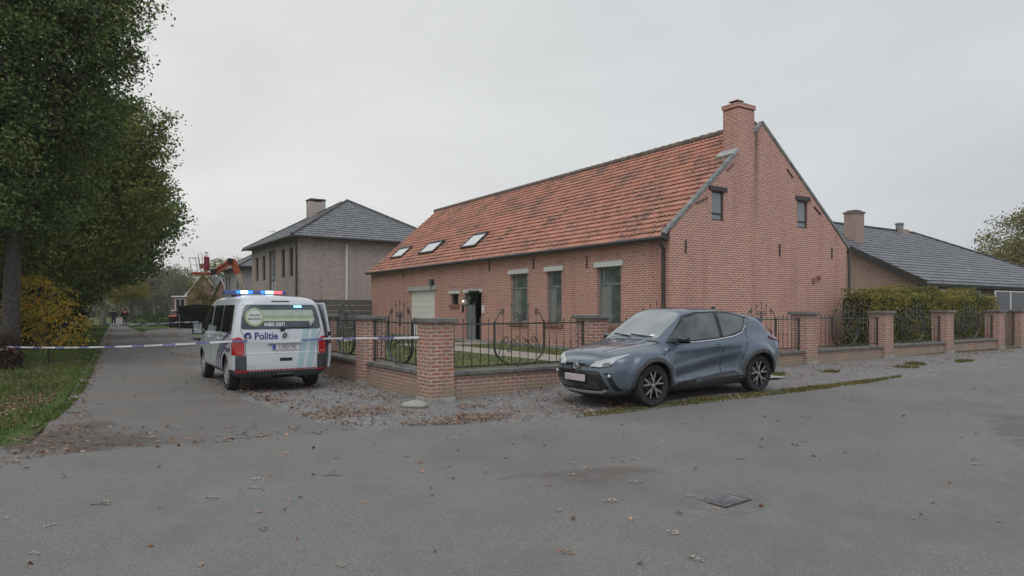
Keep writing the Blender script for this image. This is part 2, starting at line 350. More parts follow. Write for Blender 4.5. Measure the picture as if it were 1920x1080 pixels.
# ---------------------------------------------------------------- ground, roads, verges, lawn
def inside(p, poly):
    x, y = p; c = False; j = len(poly) - 1
    for i in range(len(poly)):
        if (poly[i][1] > y) != (poly[j][1] > y) and x < (poly[j][0] - poly[i][0]) * (y - poly[i][1]) / (poly[j][1] - poly[i][1]) + poly[i][0]: c = not c
        j = i
    return c
def sheet(name, poly, off, m, step=.7, jit=0, label=None, kind='structure', zf=None, soft=None):
    rr = random.Random(len(poly) * 31 + 5); B = []
    for i in range(len(poly)):
        a, b = Vector(poly[i]), Vector(poly[(i + 1) % len(poly)]); d = (b - a).length
        near = min(a.length, b.length) < 35
        k = max(1, min(200, int(d / (step if near else 4))))
        nrm = Vector((-(b - a).y, (b - a).x)) / max(d, 1e-6)
        for q in range(k):
            pt = a + (b - a) * q / k
            if jit and near: pt = pt + nrm * rr.uniform(-jit, jit)
            B.append(pt)
    nb = len(B); P = list(B); Pt = [tuple(b) for b in B]
    xs = [p[0] for p in Pt]; ys = [p[1] for p in Pt]
    x = max(min(xs), -80)
    while x < min(max(xs), 80):
        y = max(min(ys), -20)
        while y < min(max(ys), 90):
            q = x + .8 * (min(y, 30) - 12)
            fine = -3.6 < q < 5 and -15 < x < 30
            if fine or (abs(round(x / step)) % 6 == 0 and abs(round(y / step)) % 6 == 0):
                if inside((x, y), Pt): P.append(Vector((x + rr.uniform(-.05, .05), y + rr.uniform(-.05, .05))))
            y += step
        x += step
    vo, _, fo, _, _, _ = geometry.delaunay_2d_cdt(P, [], [list(range(nb))], 1, 1e-4)
    mb = MB(); mb.add([(v.x, v.y, (zf or g)(v.x, v.y) + off) for v in vo], [tuple(f) for f in fo])
    o = mb.build(name, m, smooth=True); tag(o, label, kind=kind)
    if soft:
        at = o.data.attributes.new('edge', 'FLOAT', 'POINT'); n_ = len(poly)
        def dist(p): return min((p - geometry.intersect_point_line(p, Vector(poly[i]).to_3d(), Vector(poly[(i + 1) % n_]).to_3d())[0]).length if 0 <= geometry.intersect_point_line(p, Vector(poly[i]).to_3d(), Vector(poly[(i + 1) % n_]).to_3d())[1] <= 1 else (p - Vector(poly[i]).to_3d()).length for i in range(n_))
        for i, v in enumerate(o.data.vertices): at.data[i].value = min(1, dist(Vector((v.co.x, v.co.y, 0))) / soft)
    return o
asph = lambda n, k, r, pt: groundmat(n, [tuple(c * k for c in (.105, .105, .103)), tuple(c * k for c in (.132, .131, .127)), tuple(c * k for c in (.165, .163, .157))], (38, 60), .5, r, crack=(.22, .006), 
        speck=(140, [(0, (.07 * k, .07 * k, .07 * k)), (.7, (.13 * k, .13 * k, .127 * k)), (1, (.27 * k, .265 * k, .255 * k))], .42), patch=pt)
M['asphalt'] = asph('asphalt', 1.40, .82, [((.20, .16, .125), .35, .35, .48, .75), ((.115, .117, .118), .55, .22, .5, .72), ((.24, .24, .235), .45, .6, .52, .72), ((.145, .143, .139), .55, 1.7, .55, .70), ((.15, .15, .152), .6, .11, .48, .60), ((.15, .14, .125), .5, .9, .53, .68)])
M['asphalt_side'] = asph('worn asphalt', 1.30, .88, [((.215, .165, .135), .65, .5, .46, .68), ((.09, .09, .09), .4, .3, .5, .7)])
M['asphalt_pink'] = asph('pinkish asphalt', 1.35, .9, [((.19, .165, .155), .5, .8, .35, .7)])
M['gravel'] = groundmat('grey gravel', [(.115, .114, .114), (.19, .188, .186), (.29, .287, .283)], (26, 45), 1., .95,
    speck=(38, [(0, (.10, .10, .105)), (.5, (.205, .204, .202)), (1, (.40, .398, .39))], .75), patch=[((.17, .125, .095), .7, .35, .5, .7), ((.13, .105, .085), .55, 1.6, .55, .75)])
M['soil'] = groundmat('bare soil', [(.06, .045, .035), (.10, .075, .058), (.15, .115, .09)], (9, 20), .8, .95, patch=[((.05, .075, .02), .7, .4, .5, .65)])
M['turf'] = groundmat('short turf', [(.035, .06, .014), (.06, .10, .024), (.10, .135, .045)], (14, 40), .7, .95, patch=[((.13, .10, .07), .8, .45, .55, .7)])
M['paving'] = groundmat('beige gravel path', [(.26, .235, .20), (.34, .31, .27), (.42, .39, .35)], (20, 40), .4, .95)
M['field'] = groundmat('far meadow', [(.06, .09, .03), (.09, .125, .045), (.13, .15, .07)], (.6, 4), .3, .95)

far = [(-420, -80), (420, -80), (420, 560), (-420, 560)]
sheet('ground', far, -.06, M['field'], label='flat green land reaching to the horizon')
top = [(0, 862), (200, 845), (400, 828), (550, 815), (700, 803), (850, 797), (1000, 791), (1100, 780), (1240, 764), (1330, 753), (1420, 744), (1500, 737), (1600, 724), (1700, 711), (1800, 699), (1920, 687)]
RT = [gp(*p) for p in top]
road = [(-60, 5.2), (-14, 6.6)] + RT + [(24, 22.5), (34, 27.5), (60, 38), (60, -14), (-60, -14)]
sheet('main_road', road, .006, M['asphalt'], .6, .02, 'worn grey asphalt road curving away to the right')
Lp = [(60, 832), (100, 785), (130, 745), (165, 690), (185, 650), (197, 625), (205, 612), (212, 600)]
Rp = [(236, 600), (241, 612), (262, 625), (292, 640), (330, 664), (380, 703), (440, 742), (520, 772), (600, 792), (660, 802)]
Lw = [gp(*p) for p in Lp]; Rw = [gp(*p) for p in Rp]
side = [(-9.0, 6.2)] + Lw + [(-158, 270), (-153, 270)] + Rw + [(-1.5, 8.6), (0, 8.4), (0, 6)]
sheet('side_road', side, 0, M['asphalt_side'], .6, .03, 'narrow leaf strewn asphalt lane running straight back past the trees')
grav = [(-34, 62), (-20, 36), (-10, 19), (-4.5, 10.2), (-2.5, 8.0), (1.5, 8.4), (4, 9.4), (9, 13), (18, 18.5), (26, 22), (50, 32), (50, 44), (20, 29), (6, 19), (-1.4, 13.5), (-9, 26), (-15.5, 36), (-18, 42), (-25, 55), (-31, 66)]
sheet('gravel_verge', grav, -.012, M['gravel'], .5, .03, 'grey gravel strip between the road and the brick fence')
pk = [gp(*p) for p in [(1990, 722), (1920, 738), (1868, 757), (1832, 776), (1822, 795), (1838, 818), (1880, 845), (1990, 885)]]
M['asphalt_pink'] = groundmat('pinkish tarmac', [(.16, .145, .14), (.205, .185, .178), (.26, .235, .225)], (38, 60), .5, .9, soft=(.8, 5.))
sheet('side_apron', pk, .0105, M['asphalt_pink'], .25, 0, 'pinkish tarmac apron at the right edge of the road', soft=.6)
M['seam'] = groundmat('dirt in the joint', [(.09, .065, .05), (.13, .095, .075), (.18, .135, .11)], (20, 40), .4, .95, soft=(.9, 2.))
sm_ = [gp(*q) for q in ((-40, 866), (0, 862), (200, 845), (400, 828), (550, 815), (700, 803), (850, 797), (960, 793))]
sheet('dirt_seam', [(x - .0, y + .09) for x, y in sm_] + [(x, y - .07) for x, y in sm_[::-1]], .012, M['seam'], .12, .01, 'thin line of brown dirt along the joint between lane and road', soft=.075)
M['stain'] = groundmat('rusty leaf dust', [(.155, .11, .08), (.21, .15, .112), (.27, .20, .155)], (20, 40), .4, .95, soft=(.55, 3.2))
for k, (pl_, lb_) in enumerate((([(860, 915), (960, 885), (1130, 868), (1290, 872), (1280, 892), (1130, 915), (960, 945)], 'rusty brown dust stain on the asphalt left of the manhole'),
        ([(70, 985), (220, 968), (350, 978), (330, 1000), (180, 1015), (60, 1035)], 'rusty brown dust stain on the asphalt at the lower left'), ([(1020, 960), (1160, 950), (1200, 975), (1060, 1010)], 'faint brown dust stain on the asphalt in the foreground'),
        ([(200, 660), (262, 660), (282, 690), (215, 700)], 'brown leaf dust in the middle of the lane'), ([(215, 620), (245, 620), (250, 636), (212, 636)], 'brown leaf dust far down the lane'))):
    sheet('dirt_stain', [gp(*q) for q in pl_], .011, M['stain'], .22, 0, lb_, soft=.5 if k < 3 else .9)
dirt = [gp(*p) for p in [(-60, 872), (-20, 820), (60, 800), (132, 742), (166, 690), (190, 645), (203, 618), (214, 618), (212, 645), (200, 690), (192, 735), (205, 770), (260, 800), (360, 822), (330, 838), (150, 856), (0, 872)]]
sheet('soil_strip', dirt, .011, groundmat('leafy soil', [(.09, .072, .058), (.145, .12, .098), (.20, .17, .145)], (9, 30), .8, .95, soft=(1., 3.5)), .2, .0, 'strip of brown soil and leaf crumbs along the left edge of the lane', soft=.7)
lv = [(-60, 5.0), (-14, 6.4), (-9.6, 6.6)] + [(x - .05, y) for x, y in Lw] + [(-158.4, 270), (-260, 270), (-120, 20)]
sheet('grass_verge', lv, -.004, M['turf'], .7, .06, 'green grass verge under the oaks')
gv2 = [gp(*p) for p in [(242, 612), (238, 602), (236, 596), (300, 597), (332, 602), (340, 614), (300, 616), (272, 620)]]
sheet('grass_verge', gv2, .006, M['turf'], 2., .2, 'grass and leaves between the lane and the far parking space')
yard = [Vector((-1.4, 12.2, 0)) + E1 * a + E2 * b for a, b in ((.1, .1), (26.5, .1), (26.5, 30), (13, 32), (.1, 32))]
yz = lambda x, y: .16
M['turf_lawn'] = groundmat('pale lawn turf', [(.12, .14, .065), (.17, .19, .09), (.23, .24, .13)], (14, 40), .7, .95)
sheet('lawn', [(p.x, p.y) for p in yard], .03, M['turf_lawn'], .8, 0, 'mown lawn between the brick fence and the house', zf=yz)
C0 = Vector((4.83, 20.4, 0))
pth = [C0 + E1 * a + E2 * b for a, b in ((-3.9, -5.5), (-2.2, -5.5), (-2.2, 10.0), (-.05, 10.0), (-.05, 11.8), (-3.9, 11.8))]
sheet('garden_path', [(p.x, p.y) for p in pth], .045, M['paving'], .8, 0, 'beige path crossing the lawn to the front door', zf=yz)
drv = [C0 + E1 * a + E2 * b for a, b in ((-6.6, 15.2), (-.05, 15.2), (-.05, 18.8), (-6.6, 18.8))]
sheet('garage_drive', [(p.x, p.y) for p in drv], .045, M['paving'], .8, 0, 'beige drive in front of the garage door', zf=yz)

# ---------------------------------------------------------------- wall with openings
def wall(mb, Mx, u0, u1, v0, top, holes, depth=.14, mi=0, extra=()):
    us = sorted(set([u0, u1] + [h[0] for h in holes] + [h[1] for h in holes] + list(extra)))
    for a, b in zip(us, us[1:]):
        if b - a < 1e-5: continue
        hs = sorted([h for h in holes if h[0] <= a + 1e-6 and h[1] >= b - 1e-6], key=lambda h: h[2]); v = v0
        for h in hs:
            if h[2] > v + 1e-6: mb.add([(a, 0, v), (b, 0, v), (b, 0, h[2]), (a, 0, h[2])], [(0, 1, 2, 3)], mi, Mx)
            v = h[3]
        mb.add([(a, 0, v), (b, 0, v), (b, 0, top(b)), (a, 0, top(a))], [(0, 1, 2, 3)], mi, Mx)
    for (a, b, c, d) in [h[:4] for h in holes]:
        D = -depth
        mb.add([(a,0,c),(a,D,c),(a,D,d),(a,0,d),(b,0,c),(b,D,c),(b,D,d),(b,0,d)], [(0,1,2,3),(4,7,6,5),(0,4,5,1),(3,2,6,7)], mi, Mx)
def window(par, Mx, h, fm, pm, bars=(), fw=.06, dep=.10, name='window', curtain=None):
    """bars: ('v', u) or ('h', v) or ('v', u, v0, v1) in metres from the lower left of the opening"""
    a, b, c, d = h; f = MB(); D0, D1 = -dep - .05, -dep
    f.box(a, a + fw, D0, D1, c, d, 0, Mx); f.box(b - fw, b, D0, D1, c, d, 0, Mx)
    f.box(a + fw, b - fw, D0, D1, c, c + fw, 0, Mx); f.box(a + fw, b - fw, D0, D1, d - fw, d, 0, Mx)
    for q in bars:
        if q[0] == 'h': f.box(a + fw, b - fw, D0 + .002, D1 + .004, c + q[1] - fw * .45, c + q[1] + fw * .45, 0, Mx)
        else:
            z0, z1 = (q[2], q[3]) if len(q) > 2 else (fw, d - c - fw)
            f.box(a + q[1] - fw * .5, a + q[1] + fw * .5, D0 + .004, D1 + .006, c + z0, c + z1, 0, Mx)
    w = f.build(name, fm, par)
    p = MB(); p.box(a + fw * .5, b - fw * .5, D0 + .015, D0 + .03, c + fw * .5, d - fw * .5, 0, Mx); p.build('pane', pm, w)
    return w
def slope_roof(mb, o, u, v, vlen, ulo, uhi, tw=.21, tr=.28, amp=.022, step=.042, uvs=None, seg=4):
    """tiled roof plane: o at the eave, u along the eave, v up the slope; ulo/uhi give the span at a height on the slope"""
    o, u, v = Vector(o), Vector(u).normalized(), Vector(v).normalized(); n = u.cross(v)
    if n.z < 0: n = -n
    rows = max(1, round(vlen / tr)); tr = vlen / rows; du = tw / seg
    prof = [math.sin(2 * math.pi * k / seg) * (1 if k <= seg / 2 else .45) for k in range(seg)]
    for j in range(rows):
        v0, v1 = j * tr, (j + 1) * tr
        l0, h0, l1, h1 = ulo(v0), uhi(v0), ulo(v1), uhi(v1)
        i0, i1 = int(math.floor(min(l0, l1) / du)), int(math.ceil(max(h0, h1) / du))
        b = len(mb.v); vs = []; fs = []
        for i in range(i0, i1 + 1):
            w = prof[i % seg] * amp
            ua, ub = min(max(i * du, l0), h0), min(max(i * du, l1), h1)
            A, B = o + u * ua + v * v0, o + u * ub + v * v1
            vs += [A + n * (w * .6 - .012), A + n * (w + step), B + n * (w * .8)]
            uvs += [(ua, v0 + .01), (ua, v0 + .01), (ub, v1 - .01)]
        for k in range(i1 - i0):
            q = k * 3; fs += [(q, q + 3, q + 4, q + 1), (q + 1, q + 4, q + 5, q + 2)]
        mb.add(vs, fs)
def set_uv(o, uvs):
    me = o.data; ly = me.uv_layers[0]; li = np.empty(len(me.loops), 'i'); me.loops.foreach_get('vertex_index', li)
    ly.data.foreach_set('uv', np.array(uvs, 'f')[li].ravel())

# ---------------------------------------------------------------- the brick farmhouse
HW, HL, EAVE, APEX, SA = 9.65, 24.6, 4.08, 8.06, 4.5
GZ = .17
def fh(px, py):                                    # photo pixel -> (t, z) on the front wall
    k = (px - 960) / FOC; t = (C0.x - C0.y * k) / (.5485 + .836 * k); Y = C0.y + .836 * t
    return t, CAMH - (py - HOR) / FOC * Y
def gh(px, py):                                    # photo pixel -> (s, z) on the gable
    k = (px - 960) / FOC; s = (C0.y * k - C0.x) / (.836 - .5485 * k); Y = C0.y + .5485 * s
    return s, CAMH - (py - HOR) / FOC * Y
house = thing('brick_house', 'long red brick house with orange tiled roof and tall gable chimney', 'house', (C0.x, C0.y, 0), AX)
FM = frame((0, 0, 0), (0, 1, 0), (-1, 0, 0), (0, 0, 1))
GM = frame((0, 0, 0), (1, 0, 0), (0, -1, 0), (0, 0, 1))
def hole(x0, x1, y0, y1, f=fh):
    ta, za = f(x0, y0); tb, zb = f(x1, y1); lo, hi = min(ta, tb), max(ta, tb)
    xm = (x0 + x1) / 2
    return (lo, hi, f(xm, y1)[1], f(xm, y0)[1])
W1 = hole(1119.5, 1164, 499, 611); W2 = hole(1025, 1053, 508, 607); W3 = hole(957.5, 989, 512, 603)
DR = hole(872.6, 902.5, 548, 642); DR = (DR[0], DR[1], GZ + .1, DR[3]); SW = hole(846, 859.5, 550, 571)
GD = hole(770, 815, 544, 600); GD = (GD[0], GD[1] + .1, GZ + .06, GD[3])
zl = (W1[3] + W2[3] + W3[3]) / 3; zb = (W1[2] + W2[2] + W3[2]) / 3
W1, W2, W3 = [(w[0], w[1], zb, zl) for w in (W1, W2, W3)]
mb = MB(); wall(mb, FM, 0, HL, GZ - .25, lambda u: EAVE, [W1, W2, W3, DR, SW, GD], .16)
mb.build('wall', M['brick'], house)
GL = hole(1334, 1357.5, 358, 414, gh); GR = hole(1495, 1514.5, 376, 428, gh)
prof = lambda u: EAVE + (APEX - EAVE) * (u / SA if u <= SA else (HW - u) / (HW - SA))
mb = MB(); wall(mb, GM, 0, HW, GZ - .25, prof, [GL, GR], .12, extra=(SA,))
mb.build('wall', M['brick_gable'], house)
mb = MB()
mb.add([(HW, 0, 0), (HW, HL, 0), (HW, HL, EAVE), (HW, 0, EAVE)], [(0, 1, 2, 3)])
mb.add([(0, HL, 0), (0, HL, EAVE), (SA, HL, APEX), (HW, HL, EAVE), (HW, HL, 0)], [(0, 1, 2, 3, 4)])
mb.build('wall', M['brick'], house)
mb = MB(); mb.box(-.02, .015, .02, HL, GZ - .2, GZ + .14); mb.build('plinth', M['plinth'], house)
def slopedirs():
    return Vector((SA, 0, APEX - EAVE)), Vector((SA - HW, 0, APEX - EAVE))
vf, vb = slopedirs(); OV = .30
mb = MB(); uvs = []
ufn = vf.normalized()
slope_roof(mb, Vector((0, .12, EAVE + .02)) - ufn * OV, (0, 1, 0), vf, vf.length + OV - .02, lambda v: 0, lambda v: HL - .18, uvs=uvs)
roof = mb.build('roof', M['roof_orange'], house, auto=35); set_uv(roof, uvs)
mb = MB(); uvs = []
slope_roof(mb, Vector((HW, .24, EAVE + .02)) - vb.normalized() * .2, (0, 1, 0), vb, vb.length + .2 - .02, lambda v: 0, lambda v: HL - .18, uvs=uvs, seg=2)
rb = mb.build('roof', M['roof_orange'], house, auto=35); set_uv(rb, uvs)
mb = MB()
for i in range(62):                                # ridge tiles
    y = .3 + i * .395
    mb.tube([(SA, y, APEX + .02), (SA, y + .41, APEX + .035)], [.125, .14], 10)
mb.build('ridge_cap', plain('mossy ridge tile', (.15, .12, .10), .9, var=.35, vs=3), house, auto=50)
cx1_ = 4.07
# gable coping: raised parapet strips along both slopes
mb = MB()
for (x0, z0, x1, z1) in ((-.22, EAVE - .12, 3.1, prof(3.1)), (HW + .14, EAVE - .05, SA - .05, APEX + .02), (cx1_, prof(cx1_), SA + .03, APEX + .02)):
    d = Vector((x1 - x0, 0, z1 - z0)); n = Vector((-d.z, 0, d.x)).normalized()
    if n.z < 0: n = -n
    a, b = Vector((x0, 0, z0)), Vector((x1, 0, z1))
    q = [a - n * .02, b - n * .02, b + n * .085, a + n * .085]
    mb.prism([(p.x, p.z) for p in q], -.035, .13)
mb.build('gable_coping', M['zinc'], house, bevel=.01)
mb = MB()                                          # chimney on the gable
cx0, cx1 = 3.22, 4.06
mb.box(cx0, cx1, -.004, .62, 6.3, 8.40); mb.box(cx0 - .035, cx1 + .035, -.035, .655, 8.43, 8.56)
ch = mb.build('chimney', M['brick'], house)
mb = MB(); mb.box(cx0 - .036, cx1 + .036, -.036, .656, 8.562, 8.58); mb.build('chimney_cap', M['coping'], ch)
mb = MB(); mb.box(cx0 + .12, cx0 + .40, .14, .42, 8.58, 8.66); mb.box(cx0 + .08, cx0 + .44, .10, .46, 8.68, 8.705); mb.build('chimney_pot', M['sill'], ch)
mb = MB(); mb.prism([(cx0 - .25, prof(cx0) - .18), (cx0 + .0, prof(cx0) + .03), (cx0 + .0, prof(cx0) + .14), (cx0 - .30, prof(cx0) - .10)], -.042, .70)
mb.build('flashing', plain('lead flashing', (.36, .37, .37), .6, var=.15), ch)
# eaves: gutter, brackets, downpipes
mb = MB(); gx = -OV * .74; gz = EAVE - OV * .66
mb.tube([(gx - .06, -.1, gz - .02), (gx - .06, HL + .05, gz - .02)], .075, 10); mb.box(gx - .02, .0, .0, HL, gz - .05, gz + .04)
mb.build('gutter', M['gutter'], house, auto=40)
mb = MB(); mb.tube([(HW + .14, -.1, EAVE - .16), (HW + .14, HL, EAVE - .16)], .07, 8); mb.build('gutter', M['gutter'], house, auto=40)
mb = MB(); mb.tube([(gx - .05, .14, gz - .05), (gx - .05, .14, gz - .2), (gx + .12, .16, gz - .35), (-.08, .2, gz - .52), (-.08, .2, gz - .7), (-.08, .2, .2)], .055, 10)
mb.build('downpipe', M['gutter'], house, auto=60)
mb = MB(); mb.tube([(HW + .12, -.05, EAVE - .2), (HW + .05, -.07, EAVE - .4), (HW + .05, -.07, .2)], .05, 8); mb.build('downpipe', M['gutter'], house, auto=60)
# openings
def lintel(h, e=.12, hgt=.16, m=None):
    b = MB(); b.box(h[0] - e, h[1] + e, -.02, .07, h[3] - .02, h[3] + hgt, 0, FM); return b.build('lintel', m or M['lintel'], house, bevel=.006)
def soldier(h, z, e=.1):
    b = MB(); b.box(h[0] - e, h[1] + e, -.01, .012, z, z + .24, 0, FM); b.build('soldier_course', M['brick_soldier'], house)
def sill(h, e=.1):
    b = MB(); b.box(h[0] - e, h[1] + e, -.1, .07, h[2] - .14, h[2] - .003, 0, FM); b.build('sill', M['sill'], house)
for h in (W1, W2, W3):
    w_, hh = h[1] - h[0], h[3] - h[2]
    wn_ = window(house, FM, h, M['frame_green'], M['pane'], (('h', hh * .70), ('v', w_ * .5, .06, hh * .70), ('v', w_ * .78, hh * .72, hh - .06)), .085)
    b = MB(); b.box(h[0] + w_ * .56, h[1] - .1, -.126, -.118, h[2] + .1, h[2] + hh * .67, 0, FM)
    b.build('net_curtain', plain('grey net curtain', (.22, .225, .215), .8, var=.1), wn_)
    lintel(h); soldier(h, h[3] + .165); sill(h)
w_ = SW[1] - SW[0]; window(house, FM, SW, M['frame_dark'], M['pane_dark'], (), .07); lintel(SW, .14, .12); soldier(SW, SW[3] + .125); sill(SW, .1)
lintel(DR, .1, .13); soldier(DR, DR[3] + .135)
b = MB(); b.box(GD[0], GD[1], -.15, -.10, GD[2], GD[3], 0, FM)
for k in range(9): b.box(GD[0] + .02, GD[1] - .02, -.10, -.085, GD[2] + .06 + k * .3, GD[2] + .33 + k * .3, 0, FM) if GD[2] + .33 + k * .3 < GD[3] else None
b.build('garage_door', M['garage'], house, bevel=.006)
lintel(GD, .22, .2, M['coping_pale'])
# front door standing open onto a dark hall
dw = DR[1] - DR[0]; b = MB()
b.box(DR[0], DR[0] + .07, -.16, -.08, DR[2], DR[3], 0, FM); b.box(DR[1] - .07, DR[1], -.16, -.08, DR[2], DR[3], 0, FM); b.box(DR[0] + .07, DR[1] - .07, -.16, -.08, DR[3] - .07, DR[3], 0, FM)
b.build('door_frame', M['frame_green'], house)
b = MB(); mid = DR[0] + dw * .50                   # left leaf shut (towards the garage), right leaf open
b.box(mid, DR[1] - .075, -.145, -.10, DR[2] + .02, DR[3] - .08, 0, FM); b.box(mid + .1, DR[1] - .16, -.10, -.09, DR[2] + .2, DR[3] - .25, 0, FM)
door = b.build('door', plain('pale grey door', (.21, .235, .235), .5, var=.05), house)
b = MB(); b.tube([(mid + .05, -.09, 1.2), (mid + .05, -.04, 1.2), (mid + .05, -.04, 1.35)], .012, 6, 0, FM); b.build('handle', M['zinc'], door)
b = MB(); b.box(DR[0] + .08, DR[0] + .125, -.95, -.16, DR[2] + .02, DR[3] - .08, 0, FM); b.build('door', M['frame_dark'], house)
b = MB(); b.add([(DR[0]-.3,-.165,.1),(DR[1]+.3,-.165,.1),(DR[1]+.3,-3,.1),(DR[0]-.3,-3,.1),(DR[0]-.3,-.165,2.9),(DR[1]+.3,-.165,2.9),(DR[1]+.3,-3,2.9),(DR[0]-.3,-3,2.9)],
    [(0,1,2,3),(4,7,6,5),(0,3,7,4),(1,5,6,2),(3,2,6,7)], 0, FM); b.build('hallway', plain('painted hall shade', (.05, .045, .042), .9, var=.2), house)  # hall box coloured dark to stand for the unlit inside
b = MB(); b.box(DR[0] - .15, DR[1] + .15, -.05, .35, GZ, GZ + .09, 0, FM); b.build('doorstep', M['concrete'], house, bevel=.01)
b = MB(); a1 = fh(907, 582); b.box(a1[0] - .08, a1[0] + .08, 0, .06, a1[1] - .12, a1[1] + .22, 0, FM); b.build('intercom', M['white'], house, bevel=.01)
b = MB(); a1 = fh(869, 579); b.box(a1[0] - .05, a1[0] + .05, 0, .05, a1[1] - .15, a1[1] + .2, 0, FM); b.build('letter_slot', M['black'], house)
b = MB(); a1 = fh(812, 530); b.box(a1[0] - .14, a1[0] + .14, .03, .2, a1[1] - .14, a1[1] + .16, 0, FM); b.box(a1[0] - .03, a1[0] + .03, 0, .03, a1[1] - .1, a1[1] + .1, 0, FM)
wl = b.build('wall_lamp', M['iron'], house); b = MB(); b.box(a1[0] - .1, a1[0] + .1, .2, .205, a1[1] - .1, a1[1] + .12, 0, FM); b.build('lamp_glass', M['pane_sky'], wl)
b = MB(); a1 = fh(1094, 464); b.box(a1[0] - .07, a1[0] + .07, 0, .04, a1[1] - .08, a1[1] + .08, 0, FM); b.build('air_vent', M['black'], house)
for q in ((1524, 526), (1533, 521)):
    s, z = gh(*q); b = MB(); b.box(s - .06, s + .06, 0, .10, z - .07, z + .07, 0, GM); b.build('air_vent', M['sill'], house)
# the lit lantern hanging beside the door
lt, lz = fh(889, 566)
lan = thing('hanging_lantern', 'lit glass lantern hanging from a bracket beside the open front door', 'lantern', C0 + E1 * -.45 + E2 * lt + Vector((0, 0, lz)), AX)
b = MB(); b.lathe([(.09, -.17), (.12, -.1), (.12, .12), (.03, .2)], 8); b.build('glass_shade', pane('lantern glass', (.30, .30, .30), .15), lan)
b = MB(); b.tube([(0, 0, .2), (0, 0, .42), (.2, 0, .5), (.44, 0, .5)], .014, 6); b.build('bracket', M['iron'], lan); b = MB(); b.lathe([(.10, -.20), (.10, -.17)], 8); b.build('lantern_base', M['iron'], lan); b = MB(); b.lathe([(.135, .12), (.03, .22)], 8); b.build('lantern_cap', M['iron'], lan)
b = MB(); b.lathe([(.01, -.05), (.045, -.03), (.05, .01), (.02, .05)], 10, M=Matrix.Translation((-.125, 0, .02))); b.build('bulb', glow('lantern bulb', (1, .86, .66), 1.6), lan)
# wall anchors
for q in ((756.6, 504, 521), (918, 490, 509), (1001, 484, 505), (1101, 480, 503)):
    t, z1 = fh(q[0], q[1]); _, z0 = fh(q[0], q[2]); b = MB(); b.box(t - .022, t + .022, .002, .04, z0, z1, 0, FM); b.build('wall_anchor', M['iron'], house)
for q in ((1285, 449, 475), (1461, 458, 481), (1559, 465, 485)):
    s, z1 = gh(q[0], q[1]); _, z0 = gh(q[0], q[2]); b = MB(); b.box(s - .022, s + .022, .002, .04, z0, z1, 0, GM); b.build('wall_anchor', M['iron'], house)
for a, c in (((1376, 306), (1362, 320)), ((1326, 370), (1305, 381)), ((1475, 317), (1486, 333)), ((1526, 388), (1538, 402))):
    p, q = gh(*a), gh(*c); b = MB(); b.tube([(p[0], .025, p[1]), (q[0], .025, q[1])], .024, 4, 0, GM); b.build('wall_anchor', M['iron'], house)
for h in (GL, GR):
    w_ = h[1] - h[0]; wn_ = window(house, GM, h, M['frame_dark'], M['pane_sky'], (('h', .24),), .055, .06)
    b = MB(); b.box(h[0] - .12, h[1] + .12, .002, .05, h[3] + .0, h[3] + .14, 0, GM); b.build('lintel', M['frame_dark'], house)
# skylights lie on the front roof slope
RMx = frame(Vector((0, 0, EAVE + .05)), (0, 1, 0), Vector((-(APEX - EAVE), 0, SA)).normalized(), ufn)
def rp(px, py):                                    # pixel -> (t, v) on the roof slope
    d = Vector(((px - 960) / FOC, 1, -(py - HOR) / FOC)); o = Vector((0, 0, CAMH)); n = (E1 * -(APEX - EAVE) + Vector((0, 0, SA)))
    p0 = C0 + Vector((0, 0, EAVE + .05)); k = (p0 - o).dot(n) / d.dot(n); p = o + d * k - p0
    return p.dot(E2), p.dot((E1 * SA + Vector((0, 0, APEX - EAVE))).normalized())
for (bl, br, tr_, tl) in (((733, 486), (753, 483), (774, 464), (754, 466)), ((786, 478), (813, 474), (834, 453), (808, 456)), ((864, 467), (889, 464), (920, 437), (893, 440))):
    P = [rp(*q) for q in (bl, br, tr_, tl)]
    t0 = (P[1][0] + P[2][0]) / 2; t1 = (P[0][0] + P[3][0]) / 2; v0 = (P[0][1] + P[1][1]) / 2; v1 = (P[2][1] + P[3][1]) / 2
    t0, t1 = sorted((t0, t1)); b = MB(); f = .08
    b.box(t0, t0 + f, 0, .11, v0, v1, 0, RMx); b.box(t1 - f, t1, 0, .11, v0, v1, 0, RMx); b.box(t0 + f, t1 - f, 0, .11, v0, v0 + f, 0, RMx); b.box(t0 + f, t1 - f, 0, .13, v1 - f * 1.6, v1, 0, RMx)
    sk = b.build('skylight', M['gutter'], house)
    b = MB(); b.box(t0 + f, t1 - f, .04, .085, v0 + f, v1 - f * 1.6, 0, RMx); b.build('pane', pane('skylight pane', (.62, .65, .66), .1), sk)
print('house', W1, W2, W3, DR, GD, GL, GR)
